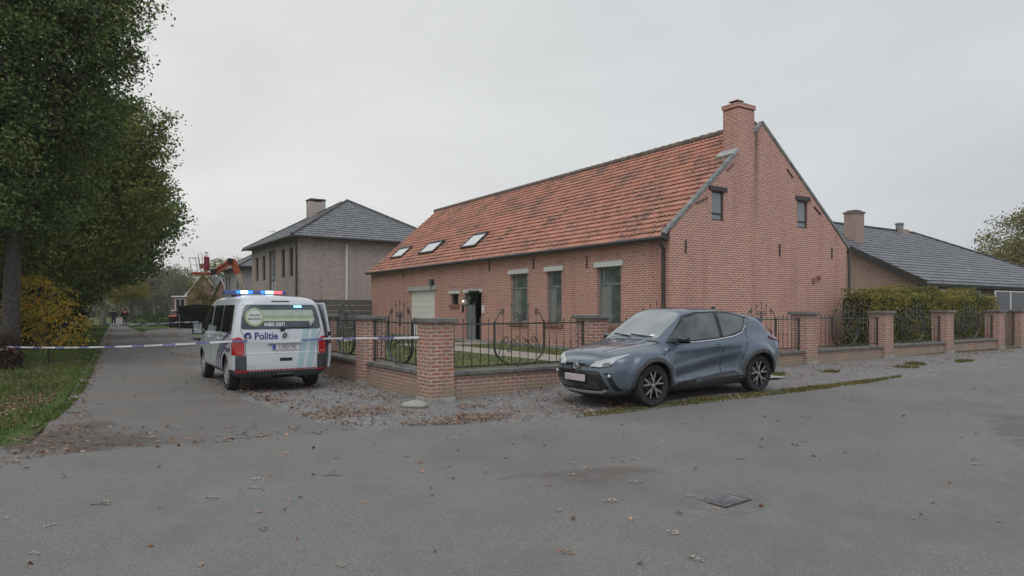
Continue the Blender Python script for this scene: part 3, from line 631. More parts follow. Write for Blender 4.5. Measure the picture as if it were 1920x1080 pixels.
# ---------------------------------------------------------------- brick fence with wrought iron panels
P1 = Vector((-1.4, 12.2, 0)); FA = math.atan2(.56, .828); FD = Vector((math.cos(FA), math.sin(FA), 0))
PW = .50
def pillar(p, rz, hgt, label, name='brick_pillar'):
    gz_ = g(p.x, p.y); t = thing(name, label, 'pillar', (p.x, p.y, gz_), rz, 'brick fence pillars')
    b = MB(); h = hgt - gz_; b.box(-PW/2, PW/2, -PW/2, PW/2, -.15, h - .08); b.build('shaft', M['brick_fence'], t)
    b = MB(); b.box(-PW/2 - .065, PW/2 + .065, -PW/2 - .065, PW/2 + .065, h - .08, h); b.build('cap', M['coping'], t, bevel=.012)
    b = MB(); b.box(-PW/2 - .02, PW/2 + .02, -PW/2 - .02, PW/2 + .02, -.15, .07); b.build('footing', M['concrete'], t, bevel=.01)
    return t
def low_wall(a, b_, rz, ztop, label):
    d = (b_ - a); L_ = d.length; c = (a + b_) / 2; z0 = min(g(a.x, a.y), g(b_.x, b_.y))
    t = thing('low_brick_wall', label, 'wall', (c.x, c.y, z0), rz, 'low walls between the fence pillars')
    b = MB(); b.box(-L_/2, L_/2, -.14, .14, -.2, ztop - .075 - z0); b.build('brickwork', M['brick_fence'], t)
    b = MB(); b.box(-L_/2, L_/2, -.2, .2, ztop - .075 - z0, ztop - z0); b.build('coping', M['coping'], t, bevel=.012)
    return t
def iron_panel(Lp_, nout, label):
    t = thing('iron_fence_panel', label, 'railing', (0, 0, 0), 0, 'wrought iron panels of the brick fence')
    RH = .88; b = MB(); b.box(0, Lp_, -.008, .008, RH - .03, RH); b.build('rail', M['iron'], t)
    b = MB(); b.box(0, Lp_, -.008, .008, .05, .08); b.build('rail', M['iron'], t)
    for x in (0, Lp_):
        b = MB(); b.box(x - .012, x + .012, -.03, .03, 0, RH + .02); b.build('post', M['iron'], t)
    uw = 1.2; x5, x11 = Lp_ / 2 - uw / 2, Lp_ / 2 + uw / 2
    def bar(x, z0, z1, knuckle=.46):
        b = MB(); b.tube([(x, 0, z0), (x, 0, z1 - .09)], .0085, 6); b.lathe([(.006, -.02), (.016, .01), (.001, .09)], 6, M=Matrix.Translation((x, 0, z1 - .09)))
        for kz in (knuckle,): b.lathe([(.006, -.03), (.021, 0), (.006, .03)], 6, M=Matrix.Translation((x, 0, kz)))
        b.build('bar', M['iron'], t, smooth=True)
    for k in range(nout):
        s_ = (x5 - .0) / (nout + .45); bar(s_ * (k + .75), .06, 1.0); bar(Lp_ - s_ * (k + .75), .06, 1.0)
    for k in range(1, 6):
        x = x5 + uw * k / 6; e = abs(k - 3) / 3; bar(x, .05 + .34 * (1 - math.sqrt(max(0, 1 - e * e))), (1.36, 1.30, 1.22)[abs(k - 3)], .52)
    pts = [(x5, 0, RH + .03)] + [(Lp_ / 2 - uw / 2 * math.cos(a), 0, .40 - .37 * math.sin(a)) for a in [math.pi * i / 14 for i in range(15)]] + [(x11, 0, RH + .03)]
    b = MB()                                       # flat U shaped band
    for i in range(len(pts) - 1):
        p, q = Vector(pts[i]), Vector(pts[i + 1]); d = (q - p).normalized(); n = Vector((-d.z, 0, d.x)) * .006
        b.prism([((p - n).x, (p - n).z), ((q - n).x, (q - n).z), ((q + n).x, (q + n).z), ((p + n).x, (p + n).z)], -.032, .032)
    b.build('curved_band', M['iron'], t)
    def scroll(cx, cz, r, a0, turns, tail=None):
        pp = []
        if tail: pp.append((tail[0], 0, tail[1]))
        n_ = 18
        for i in range(n_ + 1):
            f = i / n_; a = a0 + turns * 2 * math.pi * f; rr_ = r * (1 - .72 * f); pp.append((cx + rr_ * math.cos(a), 0, cz + rr_ * math.sin(a)))
        b = MB(); b.tube(pp, .010, 5); b.build('scroll', M['iron'], t, smooth=True)
    for s in (-1, 1):
        c = Lp_ / 2
        scroll(c + s * .16, .50, .085, math.pi / 2 - s * math.pi / 2 + math.pi, s * 1.2, None)
        scroll(c + s * .34, .56, .085, math.pi / 2 - s * math.pi / 2, -s * 1.2, (c + s * .50, .26))
        scroll(c + s * .10, 1.02, .08, math.pi / 2 - s * math.pi / 2 + math.pi, -s * 1.2, (c + s * .04, .80))
        scroll(c + s * .42, 1.10, .06, math.pi / 2 - s * math.pi / 2, -s * 1.3, (c + s * .60, .86))
        scroll(c + s * .26, .36, .06, 0, s * 1.1, (c + s * .05, .62))
    return t
tR = [0, 3.76, 7.70, 11.57, 15.75, 19.9, 24.2]
hR = [1.52, 1.56, 1.59, 1.61, 1.63, 1.65, 1.66]
zR = [.535, .535, .545, .55, .56, .57]
names = ['red brick corner pillar nearest the camera between both fence runs', 'brick pillar just left of the blue grey car bonnet', 'brick pillar hidden mostly behind the blue grey car roof',
         'brick pillar just right of the blue grey car tail lamp', 'brick pillar at the start of the hedge beside the house corner', 'brick pillar in front of the middle of the hedge', 'brick pillar in front of the right end of the hedge']
for t_, h_, n_ in zip(tR, hR, names): pillar(P1 + FD * t_, FA, h_, n_)
wn = ['low brick wall with dark coping right of the corner pillar', 'low brick wall behind the bonnet of the blue grey car', 'low brick wall behind the rear door of the blue grey car',
      'low brick wall under the gable right of the car', 'low brick wall at the left end of the hedge', 'low brick wall at the right end of the hedge']
pn = ['black iron panel with U curve between corner pillar and car', 'black iron panel behind the windscreen of the blue grey car', 'black iron panel behind the tail of the blue grey car',
      'black iron panel with U curve below the right gable window', 'black iron panel in front of the left part of the hedge', 'black iron panel in front of the right part of the hedge']
proto = None
for i in range(6):
    a, b_ = P1 + FD * (tR[i] + PW / 2), P1 + FD * (tR[i + 1] - PW / 2)
    low_wall(a, b_, FA, zR[i], wn[i]); L_ = (b_ - a).length
    if proto is None: proto = iron_panel(3.26, 5, pn[0]); proto.location = (a.x, a.y, zR[i]); proto.rotation_euler = (0, 0, FA); o = proto
    else: o = dup(proto, (a.x, a.y, zR[i]), FA, pn[i])
    o.scale = (L_ / 3.26, 1, 1)
tL = [0, 3.2, 6.4, 9.6]
LA = AX + math.pi / 2
ln = [None, 'brick pillar between corner pillar and white police van', 'brick pillar right beside the white police van', 'brick pillar hidden behind the white police van']
wl_ = ['low brick wall left of the corner pillar below the tape end', 'low brick wall beside the rear of the police van', 'low brick wall hidden behind the police van']
pl_ = ['black iron panel with U curve in front of the garage door', 'black iron panel with U curve beside the police van', 'black iron panel hidden behind the police van']
for i in range(1, 4): pillar(P1 + E2 * tL[i], AX, (0, 1.54, 1.56, 1.57)[i], ln[i])
pp = None
for i in range(3):
    a, b_ = P1 + E2 * (tL[i] + PW / 2), P1 + E2 * (tL[i + 1] - PW / 2)
    low_wall(a, b_, LA, .545, wl_[i])
    if pp is None: pp = iron_panel(2.7, 3, pl_[0]); pp.location = (a.x, a.y, .545); pp.rotation_euler = (0, 0, LA)
    else: dup(pp, (a.x, a.y, .545), LA, pl_[i])
# gate pillar pair beyond the last bay
pillar(P1 + FD * 26.3, FA, 1.66, 'brick pillar at the far right edge beyond the hedge')
a, b_ = P1 + FD * 24.45, P1 + FD * 26.05
t = thing('iron_gate', 'narrow black iron garden gate between the two rightmost pillars', 'gate', (a.x, a.y, g(a.x, a.y)), FA)
b = MB(); b.box(.02, .06, -.02, .02, .05, 1.4); b.box(1.52, 1.56, -.02, .02, .05, 1.4); b.box(.06, 1.52, -.018, .018, .08, .12); b.box(.06, 1.52, -.018, .018, 1.3, 1.34); b.build('gate_frame', M['iron'], t)
for k in range(8):
    b = MB(); b.tube([(.2 + k * .165, 0, .1), (.2 + k * .165, 0, 1.42)], .01, 6); b.build('bar', M['iron'], t)

# ---------------------------------------------------------------- horizontal slat fence at the far end of the farmhouse
s0 = C0 + E2 * 24.4; t = thing('slat_fence', 'grey horizontal board fence between the farmhouse and the brown house', 'fence', (s0.x, s0.y, .17), AX)
for k in range(6):
    b = MB(); b.box(-5.4, -.05, -.02, .02, .1 + k * .335, .1 + k * .335 + .305); b.build('board', plain('grey composite board', (.11, .108, .105), .7, var=.12, vs=3) if k == 0 else bpy.data.materials['grey composite board'], t)
for x in (-5.4, -3.6, -1.8):
    b = MB(); b.box(x - .05, x + .05, .02, .1, 0, 2.08); b.build('post', M['gutter'], t)

# ---------------------------------------------------------------- brown two storey house with pyramid roof
def hip_house(name, label, loc, rz, w, d, eave, pitch_h, wallm, roofm, ov=.55):
    t = thing(name, label, 'house', loc, rz)
    b = MB(); b.add([(0,0,-.3),(w,0,-.3),(w,d,-.3),(0,d,-.3),(0,0,eave),(w,0,eave),(w,d,eave),(0,d,eave)], [(0,1,5,4),(1,2,6,5),(2,3,7,6)]); b.build('wall', wallm, t)
    b = MB(); b.box(-ov + .05, w + ov - .05, -ov + .05, d + ov - .05, eave - .02, eave + .06); b.build('soffit', M['shutter'], t)
    rise = pitch_h; W2_, D2_ = w + 2 * ov, d + 2 * ov; half = W2_ / 2
    mb = MB(); uvs = []; sl = math.hypot(half, rise); slz = eave + .08
    rg = max(0, D2_ - W2_) / 2                     # half ridge
    slope_roof(mb, (-ov, -ov, slz), (0, 1, 0), (half, 0, rise), sl, lambda v: D2_ / 2 * 0 + v / sl * (D2_ / 2 - rg), lambda v: D2_ - v / sl * (D2_ / 2 - rg), tw=.3, tr=.36, uvs=uvs)
    slope_roof(mb, (-ov, -ov, slz), (1, 0, 0), (0, D2_ / 2 - rg, rise), math.hypot(D2_ / 2 - rg, rise), lambda v: v / math.hypot(D2_ / 2 - rg, rise) * half, lambda v: W2_ - v / math.hypot(D2_ / 2 - rg, rise) * half, tw=.3, tr=.36, uvs=uvs)
    n1 = len(mb.v)
    mb.add([(w + ov, -ov, slz), (w + ov, d + ov, slz), (w / 2, d / 2 + rg, slz + rise), (w / 2, d / 2 - rg, slz + rise), (-ov, d + ov, slz)], [(0, 1, 2, 3), (1, 4, 2)]); uvs += [(0, 0)] * 5
    r = mb.build('roof', roofm, t, auto=35); set_uv(r, uvs)
    b = MB()
    for c in ((-ov, -ov), (w + ov, -ov), (-ov, d + ov)):
        dz = (w / 2 - c[0], (d / 2 - rg if c[1] < 0 else d / 2 + rg) - c[1]); b.tube([(c[0], c[1], slz + .04), (c[0] + dz[0], c[1] + dz[1], slz + rise + .05)], .09, 8)
    b.build('hip_cap', M['gutter'], r)
    b = MB(); b.tube([(-ov - .06, -ov - .06, slz - .08), (-ov - .06, d + ov, slz - .08)], .08, 8); b.tube([(-ov, -ov - .06, slz - .08), (w + ov, -ov - .06, slz - .08)], .08, 8); b.build('gutter', M['gutter'], t, auto=40)
    return t, r
BH = Vector((-14.15, 44, 0))
bh, br = hip_house('brown_house', 'two storey grey brown brick house with dark pyramid roof behind the farmhouse', BH, AX + R(1.5), 11.0, 12.1, 6.45, 3.55, M['brick_brown'], M['roof_grey'])
LM = frame((0, 0, 0), (0, 1, 0), (-1, 0, 0), (0, 0, 1)); NM = frame((0, 0, 0), (1, 0, 0), (0, -1, 0), (0, 0, 1))
mb = MB(); HS = [(1.0, 1.9, 3.9, 5.9), (2.9, 3.75, 3.9, 5.9), (8.0, 8.9, 3.9, 5.75), (10.0, 10.9, 3.9, 5.75), (1.0, 1.9, .9, 2.5), (2.9, 3.75, .9, 2.5), (8.3, 10.7, .9, 2.4)]
HT = (5.2, 7.0, .4, 6.0)
wall(mb, LM, 0, 12.1, -.3, lambda u: 6.45, HS + [HT], .18); mb.build('wall', M['brick_brown'], bh)
for h in HS: window(bh, LM, h, M['frame_dark'], M['pane_dark'], (), .07)
window(bh, LM, (HT[0], HT[1], 2.7, 6.0), M['frame_dark'], M['pane_sky'], (('v', .9), ('h', 1.1)), .06)
b = MB(); b.box(HT[0] + .01, HT[1] - .01, -.2, -.06, .4, 2.69, 0, LM); b.build('panel', M['brick_lilac'], bh)
b = MB(); b.tube([(3.33, -.09, .6), (3.33, -.09, 6.15)], .085, 10); b.build('flue_pipe', M['white'], bh, auto=40)
b = MB(); b.tube([(-.1, -.08, .3), (-.1, -.08, 6.3)], .07, 8); b.build('downpipe', M['gutter'], bh, auto=40)
b = MB(); b.box(3.5, 4.65, 8.0, 9.2, 6.5, 10.2); c_ = b.build('chimney', M['brick_brown'], bh)
b = MB(); b.box(3.45, 4.7, 7.95, 9.25, 10.37, 10.45); [b.box(x, x + .12, y, y + .12, 10.2, 10.37) for x in (3.5, 4.53) for y in (8.0, 9.08)]; b.build('chimney_cap', M['coping'], c_)
H2 = BH + E2 * 20.5 + E1 * .8
h2, r2 = hip_house('grey_house', 'pale grey two storey house just left of the brown house', H2, AX, 10, 10, 5.6, 3.1, M['brick_lilac'], M['roof_grey'])
mb = MB(); HS = [(1.0, 1.8, 3.1, 5.0), (2.6, 3.4, 3.1, 5.0), (6.6, 7.4, 3.1, 5.0), (8.2, 9.0, 3.1, 5.0), (1.0, 3.4, .6, 2.3), (6.6, 9.0, .6, 2.3)]
wall(mb, LM, 0, 10, -.3, lambda u: 5.6, HS, .18); mb.build('wall', M['brick_lilac'], h2)
for h in HS: window(h2, LM, h, M['frame_dark'], M['pane_dark'], (), .07)
# ---------------------------------------------------------------- far red brick houses with steep slate gables
def gable_house(name, label, px0, px1, pxa, pye, pya, Y, depth, rz):
    x0, x1 = (px0 - 960) / FOC * Y, (px1 - 960) / FOC * Y; w = (x1 - x0); ez = CAMH - (pye - HOR) / FOC * Y; az = CAMH - (pya - HOR) / FOC * Y; xa = w * .5
    t = thing(name, label, 'house', (x0, Y, 0), rz)
    b = MB(); b.add([(0,0,-.3),(w,0,-.3),(w,0,ez),(xa,0,az),(0,0,ez)], [(0,1,2,3,4)]); b.add([(0,0,-.3),(0,depth,-.3),(0,depth,ez),(0,0,ez)], [(0,1,2,3)]); b.add([(w,0,-.3),(w,depth,-.3),(w,depth,ez),(w,0,ez)], [(3,2,1,0)]); b.build('wall', M['brick_red'], t)
    mb = MB(); uvs = []; dn = az - ez
    for s, o in ((1, -.25), (-1, w + .25)):
        vv = Vector((s * (xa + .25), 0, dn * (xa + .25) / xa)); slope_roof(mb, (o, -.2, ez - dn * .25 / xa + .05), (0, 1, 0), vv, vv.length, lambda v: 0, lambda v: depth + .2, tw=.3, tr=.4, uvs=uvs, seg=2)
    r = mb.build('roof', M['roof_slate'], t, auto=35); set_uv(r, uvs)
    b = MB()
    for s, o in ((1, -.3), (-1, w + .3)):
        b.tube([(o, -.24, ez - dn * .3 / xa + .05), (xa, -.24, az + .08)], .10, 4)
    b.build('bargeboard', M['white'], t)
    for k in (.3, .7):
        if w > 5:
            f = window(t, frame((0, 0, 0), (1, 0, 0), (0, -1, 0), (0, 0, 1)), (w * k - .5, w * k + .5, .8, 2.2), M['white'], M['pane_dark'], (), .08, -.06)
    return t
fh1 = gable_house('red_house', 'far red brick house with steep gable under the lift basket', 345, 414, 385, 560, 513, 78, 14, R(12))
b = MB(); b.box(-1.0, .5, -.4, 1.6, .2, 3.1); b.build('dormer_wall', M['brick_red'], fh1)
b = MB(); b.box(-1.2, .5, -.6, 1.8, 3.1, 3.25); b.box(-1.3, .4, -.6, 1.8, 1.5, 1.6); b.build('flat_roof', M['white'], fh1)
f_ = window(fh1, frame((0, 0, 0), (1, 0, 0), (0, -1, 0), (0, 0, 1)), (-.8, .2, 1.75, 2.9), M['white'], M['pane_dark'], (('v', .5),), .06, -.45)
gable_house('red_house', 'far red brick house with slate roof left of the grey house', 398, 455, 430, 562, 524, 71, 16, R(-28))

# ---------------------------------------------------------------- bungalow with dark hip roof on the right
K = Vector((18.9, 31.0, 0)); EV, SL, DD, LL = 3.15, .52, 6.5, 19.5
bu = thing('bungalow', 'low brown brick bungalow with dark tiled hip roof behind the hedge', 'house', K, AX)
b = MB(); q = .5; top_ = lambda u: EV + SL * (u if u <= DD else 2 * DD - u)
wall(b, LM, 0, 2 * DD, -.3, top_, [(2.0, 8.6, .5, 2.4)], .15, extra=(DD,))
BW = [(2.0, 6.2, .9, 2.45), (9.5, 12.5, .9, 2.45)]
wall(b, NM, 0, LL, -.3, lambda u: EV, BW, .15); b.build('wall', M['brick_bung'], bu)
window(bu, LM, (2.0, 8.6, .5, 2.4), M['white'], M['pane_dark'], (('v', 2.2), ('v', 4.4)), .09)
for h in BW: window(bu, NM, h, M['white'], M['pane_dark'], (('v', 1.5),), .08)
for h, mx in (((2.0, 8.6, .5, 2.4), LM), (BW[0], NM), (BW[1], NM)):
    b = MB(); b.box(h[0] - .05, h[1] + .05, -.02, .09, h[3], h[3] + .22, 0, mx); b.build('roller_shutter', M['lintel'], bu)
mb = MB(); uvs = []; vv = Vector((0, DD + q, SL * (DD + q)))
slope_roof(mb, (-.35, -q, EV - SL * q + .1), (1, 0, 0), vv, vv.length, lambda v: 0, lambda v: LL + .35 + q - v / vv.length * (DD + q), tw=.3, tr=.38, amp=.022, step=.045, uvs=uvs)
n1 = len(mb.v); mb.add([(-.35, 2 * DD + q, EV - SL * q + .1), (LL + q, 2 * DD + q, EV - SL * q + .1), (LL - DD, DD, EV + SL * DD + .1), (-.35, DD, EV + SL * DD + .1), (LL + q, -q, EV - SL * q + .1)], [(0, 1, 2, 3), (1, 4, 2)]); uvs += [(0, 0)] * 5
r = mb.build('roof', M['roof_grey'], bu, auto=35); set_uv(r, uvs)
b = MB(); b.tube([(-.35, DD, EV + SL * DD + .14), (LL - DD, DD, EV + SL * DD + .14), (LL + q, -q, EV - SL * q + .16)], .1, 8); b.build('ridge_cap', M['gutter'], r)
b = MB(); b.prism([(-q - .05, EV - SL * (q + .05) - .2), (DD, EV + SL * DD - .16), (DD, EV + SL * DD + .12), (-q - .05, EV - SL * (q + .05) + .12)], -.42, -.36, axes='yz')
b.box(-.36, LL + q, -q - .04, -q, EV - SL * q - .16, EV - SL * q + .1); b.build('fascia', M['gutter'], bu)
b = MB(); b.tube([(-.4, -q - .1, EV - SL * q), (LL + q, -q - .1, EV - SL * q)], .075, 8); b.build('gutter', M['zinc'], bu, auto=40)
b = MB(); b.tube([(-.3, -q - .1, EV - SL * q - .05), (-.3, -q + .05, EV - SL * q - .3), (-.1, -.1, EV - SL * q - .45), (-.1, -.1, .2)], .05, 8); b.build('downpipe', M['zinc'], bu, auto=40)
b = MB(); b.box(1.3, 2.0, 3.65, 4.35, 4.6, 6.72); c_ = b.build('chimney', M['brick_bung'], bu)
b = MB(); b.box(1.26, 2.04, 3.6, 4.4, 6.72, 6.82); b.box(1.35, 1.95, 3.75, 4.25, 6.82, 6.9); b.build('chimney_cap', M['coping'], c_)
b = MB(); b.box(10.9, 11.7, DD - .4, DD + .4, 6.4, 6.75); c_ = b.build('chimney', M['brick_bung'], bu)
b = MB(); b.lathe([(.22, 0), (.22, .32), (.27, .34), (.27, .42), (.1, .48)], 12, M=Matrix.Translation((11.3, DD, 6.75))); b.build('chimney_pot', M['zinc'], c_)

# ---------------------------------------------------------------- solar panels standing by the right edge
sp = P1 + FD * 33.0 + E2 * 3.2
for i in range(2):
    o = sp + FD * (i * 1.85); t = thing('solar_panel', ('dark solar panel standing upright behind the right end of the hedge', 'dark solar panel standing upright at the right edge of the picture')[i], 'solar panel', (o.x, o.y, .17), FA, 'solar panels standing behind the fence')
    b = MB(); b.box(.05, 1.75, -.02, .02, 1.32, 2.41)
    m_, tt, pp_ = nodes('solar cells %d' % i)
    if i == 0:
        uvn = nn(tt, 'UVMap'); bk = nn(tt, 'TexBrick', offset=0., i_Scale=1., i_Brick_Width=.17, i_Row_Height=.17, i_Mortar_Size=.008); bk.inputs['Color1'].default_value = (.012, .014, .022, 1); bk.inputs['Color2'].default_value = (.016, .018, .028, 1); bk.inputs['Mortar'].default_value = (.12, .125, .135, 1)
        tt.links.new(uvn.outputs[0], bk.inputs['Vector']); tt.links.new(bk.outputs[0], pp_.inputs['Base Color']); pp_.inputs['Roughness'].default_value = .12; M['solar'] = m_
    b.build('cells', M['solar'], t)
    b = MB(); b.box(0, .05, -.03, .03, 0, 2.45); b.box(1.75, 1.8, -.03, .03, 0, 2.45); b.box(.05, 1.75, -.03, .03, 2.41, 2.45); b.box(.05, 1.75, -.03, .03, 1.28, 1.32); b.build('panel_frame', M['white'], t)

# ---------------------------------------------------------------- wheelie bins, tape post, manhole, stone
def bin_(p, rz, label, lid):
    t = thing('wheelie_bin', label, 'bin', (p.x, p.y, g(p.x, p.y)), rz, 'wheelie bins by the far hedge')
    b = MB(); b.add([(-.25,-.28,.06),(.25,-.28,.06),(.25,.28,.06),(-.25,.28,.06),(-.3,-.36,1.0),(.3,-.36,1.0),(.3,.36,1.0),(-.3,.36,1.0)], [(3,2,1,0),(4,5,6,7),(0,1,5,4),(1,2,6,5),(2,3,7,6),(3,0,4,7)])
    b.build('body', plain('black bin plastic', (.02, .02, .022), .5, var=.1), t, bevel=.03)
    b = MB(); b.prism([(-.4, 1.0), (.42, 1.0), (.40, 1.10), (-.2, 1.12), (-.38, 1.06)], -.32, .32, axes='yz'); b.build('lid', lid, t, bevel=.015)
    for s in (-1, 1):
        b = MB(); b.lathe([(.03, -.03), (.1, -.03), (.1, .03), (.03, .03)], 14, M=Matrix.Translation((s * .27, .26, .1)), axis='x'); b.build('wheel', M['black'], t)
    b = MB(); b.tube([(-.2, .42, .98), (.2, .42, .98)], .018, 6); b.build('handle', M['black'], t)
red = plain('red bin lid', (.55, .09, .05), .5, var=.05)
p = atp(325, 613, 60.5); bin_(p, R(10), 'black wheelie bin with red lid at the corner of the dark hedge', red)
p = atp(336.5, 618, 54.5); t = thing('tape_post', 'thin grey post holding the far police tape', 'post', (p.x, p.y, 0))
b = MB(); b.tube([(0, 0, -.1), (0, 0, 1.18)], .035, 8); b.build('shaft', M['zinc'], t); b = MB(); b.lathe([(.035, 1.18), (.05, 1.19), (.001, 1.24)], 8); b.build('cap', M['zinc'], t)
mh = gp(1356, 939); t = thing('manhole_cover', 'square iron manhole cover in a round concrete patch in the road', 'manhole', (mh[0], mh[1], g(*mh) + .006), R(38))
b = MB(); pts = [(.44 * math.cos(a) * (1 + .1 * math.sin(3 * a + 1) + .05 * math.sin(7 * a)), .40 * math.sin(a) * (1 + .1 * math.cos(2 * a))) for a in [2 * math.pi * i / 28 for i in range(28)]]
b.prism(pts, -.03, .002, axes='xy'); b.build('concrete_patch', groundmat('patched tarmac', [(.15, .145, .135), (.20, .195, .185), (.26, .25, .235)], (16, 40), .9, .95, patch=[((.08, .07, .05), .7, 6, .55, .68), ((.16, .16, .155), .8, 3, .4, .55)]), t)
b = MB(); b.box(-.17, .17, -.14, .14, .003, .010); b.box(-.14, .14, -.11, .11, .010, .014); [b.box(-.125 + k * .05, -.10 + k * .05, -.10, .10, .014, .017) for k in range(5)]; b.build('cover', plain('worn iron cover', (.19, .19, .20), .5, .5, var=.3, vs=12), t)
b = MB(); b.box(-.20, .17, -.165, -.142, -.01, .005); b.box(.172, .20, -.165, .10, -.01, .005); b.box(-.20, -.172, -.14, .02, -.01, .005); b.build('rim', plain('rusty rim', (.045, .035, .028), .9, var=.3), t)
b = MB(); bm = bmesh.new(); bmesh.ops.create_icosphere(bm, subdivisions=3, radius=1)
for v in bm.verts: v.co *= 1 + .12 * math.sin(3 * v.co.x + 1) * math.cos(4 * v.co.y)
me = bpy.data.meshes.new('boulder'); bm.to_mesh(me); bm.free(); me.materials.append(M['concrete']); auto_uv(me)
for f in me.polygons: f.use_smooth = True
sp_ = gp(778, 762); o = link('kerb_stone', me); o.location = (sp_[0], sp_[1], g(*sp_) + .02); o.scale = (.25, .17, .085); o.rotation_euler = (0, 0, R(-20)); tag(o, 'pale rounded stone lying in the gravel at the foot of the corner pillar', 'stone')
# ---------------------------------------------------------------- vehicle tools
def cr(p0, p1, p2, p3, t):                         # centripetal-ish Catmull-Rom
    def td(a, b): return max((b - a).length, 1e-4) ** .5
    d1, d2, d3 = td(p0, p1), td(p1, p2), td(p2, p3)
    m1 = ((p1 - p0) / d1 - (p2 - p0) / (d1 + d2) + (p2 - p1) / d2) * d2 if (p1 - p0).length > 1e-5 else (p2 - p1)
    m2 = ((p2 - p1) / d2 - (p3 - p1) / (d2 + d3) + (p3 - p2) / d3) * d2 if (p3 - p2).length > 1e-5 else (p2 - p1)
    t2, t3 = t * t, t * t * t
    return p1 * (2*t3 - 3*t2 + 1) + m1 * (t3 - 2*t2 + t) + p2 * (-2*t3 + 3*t2) + m2 * (t3 - t2)
def spline(pts, k):
    out = []
    for i in range(len(pts) - 1):
        p0 = pts[i - 1] if i else pts[i]; p3 = pts[i + 2] if i + 2 < len(pts) else pts[i + 1]
        for q in range(k): out.append(cr(p0, pts[i], pts[i + 1], p3, q / k))
    out.append(pts[-1]); return out
def loft_body(stations, kx, ky, shape=None):
    """stations: half sections (x, y, z) from bottom centre to top centre; returns a closed mirrored bmesh"""
    rows = [spline([Vector(p) for p in s], ky) for s in stations]; n = len(rows[0])
    cols = [spline([r[j] for r in rows], kx) for j in range(n)]; m = len(cols[0])
    if shape: cols = [[shape(p) for p in c] for c in cols]
    bm = bmesh.new(); Vl = [[bm.verts.new(cols[j][i]) for j in range(n)] for i in range(m)]
    Vr = [[bm.verts.new((cols[j][i].x, -cols[j][i].y, cols[j][i].z)) for j in range(n)] for i in range(m)]
    for i in range(m - 1):
        for j in range(n - 1):
            bm.faces.new((Vl[i][j], Vl[i + 1][j], Vl[i + 1][j + 1], Vl[i][j + 1])); bm.faces.new((Vr[i][j + 1], Vr[i + 1][j + 1], Vr[i + 1][j], Vr[i][j]))
    bmesh.ops.remove_doubles(bm, verts=bm.verts, dist=.0012); bmesh.ops.dissolve_degenerate(bm, edges=bm.edges, dist=.0005)
    bmesh.ops.recalc_face_normals(bm, faces=bm.faces); return bm
def bm_obj(name, bm, mats, parent=None, smooth=True):
    me = bpy.data.meshes.new(name); bm.to_mesh(me); bm.free()
    for m in mats: me.materials.append(m)
    if smooth: me.polygons.foreach_set('use_smooth', [True] * len(me.polygons))
    me.update(); auto_uv(me); return link(name, me, parent)
def cut(o, cutters):
    for c in cutters:
        md = o.modifiers.new('cut', 'BOOLEAN'); md.operation = 'DIFFERENCE'; md.object = c; md.solver = 'EXACT'
    for c in cutters:
        b = bmesh.new(); b.from_mesh(c.data); bmesh.ops.recalc_face_normals(b, faces=b.faces); b.to_mesh(c.data); b.free()
    bpy.context.view_layer.update(); dg = bpy.context.evaluated_depsgraph_get(); me = bpy.data.meshes.new_from_object(o.evaluated_get(dg)); o.modifiers.clear(); o.data = me
    for c in cutters: bpy.data.objects.remove(c)
def smoothpoly(poly, k=5):
    n = len(poly); P = [Vector((p[0], p[1], 0)) for p in poly]; out = []
    for i in range(n):
        for q in range(k): out.append(tuple(cr(P[i - 1], P[i], P[(i + 1) % n], P[(i + 2) % n], q / k)[:2]))
    return out
def roundpoly(poly, r=.04, k=4):
    n = len(poly); out = []
    for i in range(n):
        p = Vector(poly[i]); a = (Vector(poly[i - 1]) - p); b = (Vector(poly[(i + 1) % n]) - p)
        ra, rb = min(r, a.length * .4), min(r, b.length * .4); A, B = p + a.normalized() * ra, p + b.normalized() * rb
        for q in range(k + 1):
            t = q / k; out.append(tuple(A * (1 - t) ** 2 + p * 2 * t * (1 - t) + B * t * t))
    return out
MODES = {'left': lambda a, b: ((a, 4, b), (0, -1, 0)), 'right': lambda a, b: ((a, -4, b), (0, 1, 0)), 'front': lambda a, b: ((6, a, b), (-1, 0, 0)), 'rear': lambda a, b: ((-6, a, b), (1, 0, 0)), 'top': lambda a, b: ((a, b, 6), (0, 0, -1))}
def drape_v(bvh, mode, pts, off):
    out = []
    for a, b in pts:
        o, d = MODES[mode](a, b); h = bvh.ray_cast(Vector(o), Vector(d))
        if h[0] is None: h = bvh.find_nearest(Vector(o) + Vector(d) * (5 if mode != 'top' else 4.6))
        n = h[1] if h[1].dot(Vector(d)) < 0 else -h[1]
        out.append(h[0] + n * off)
    return out
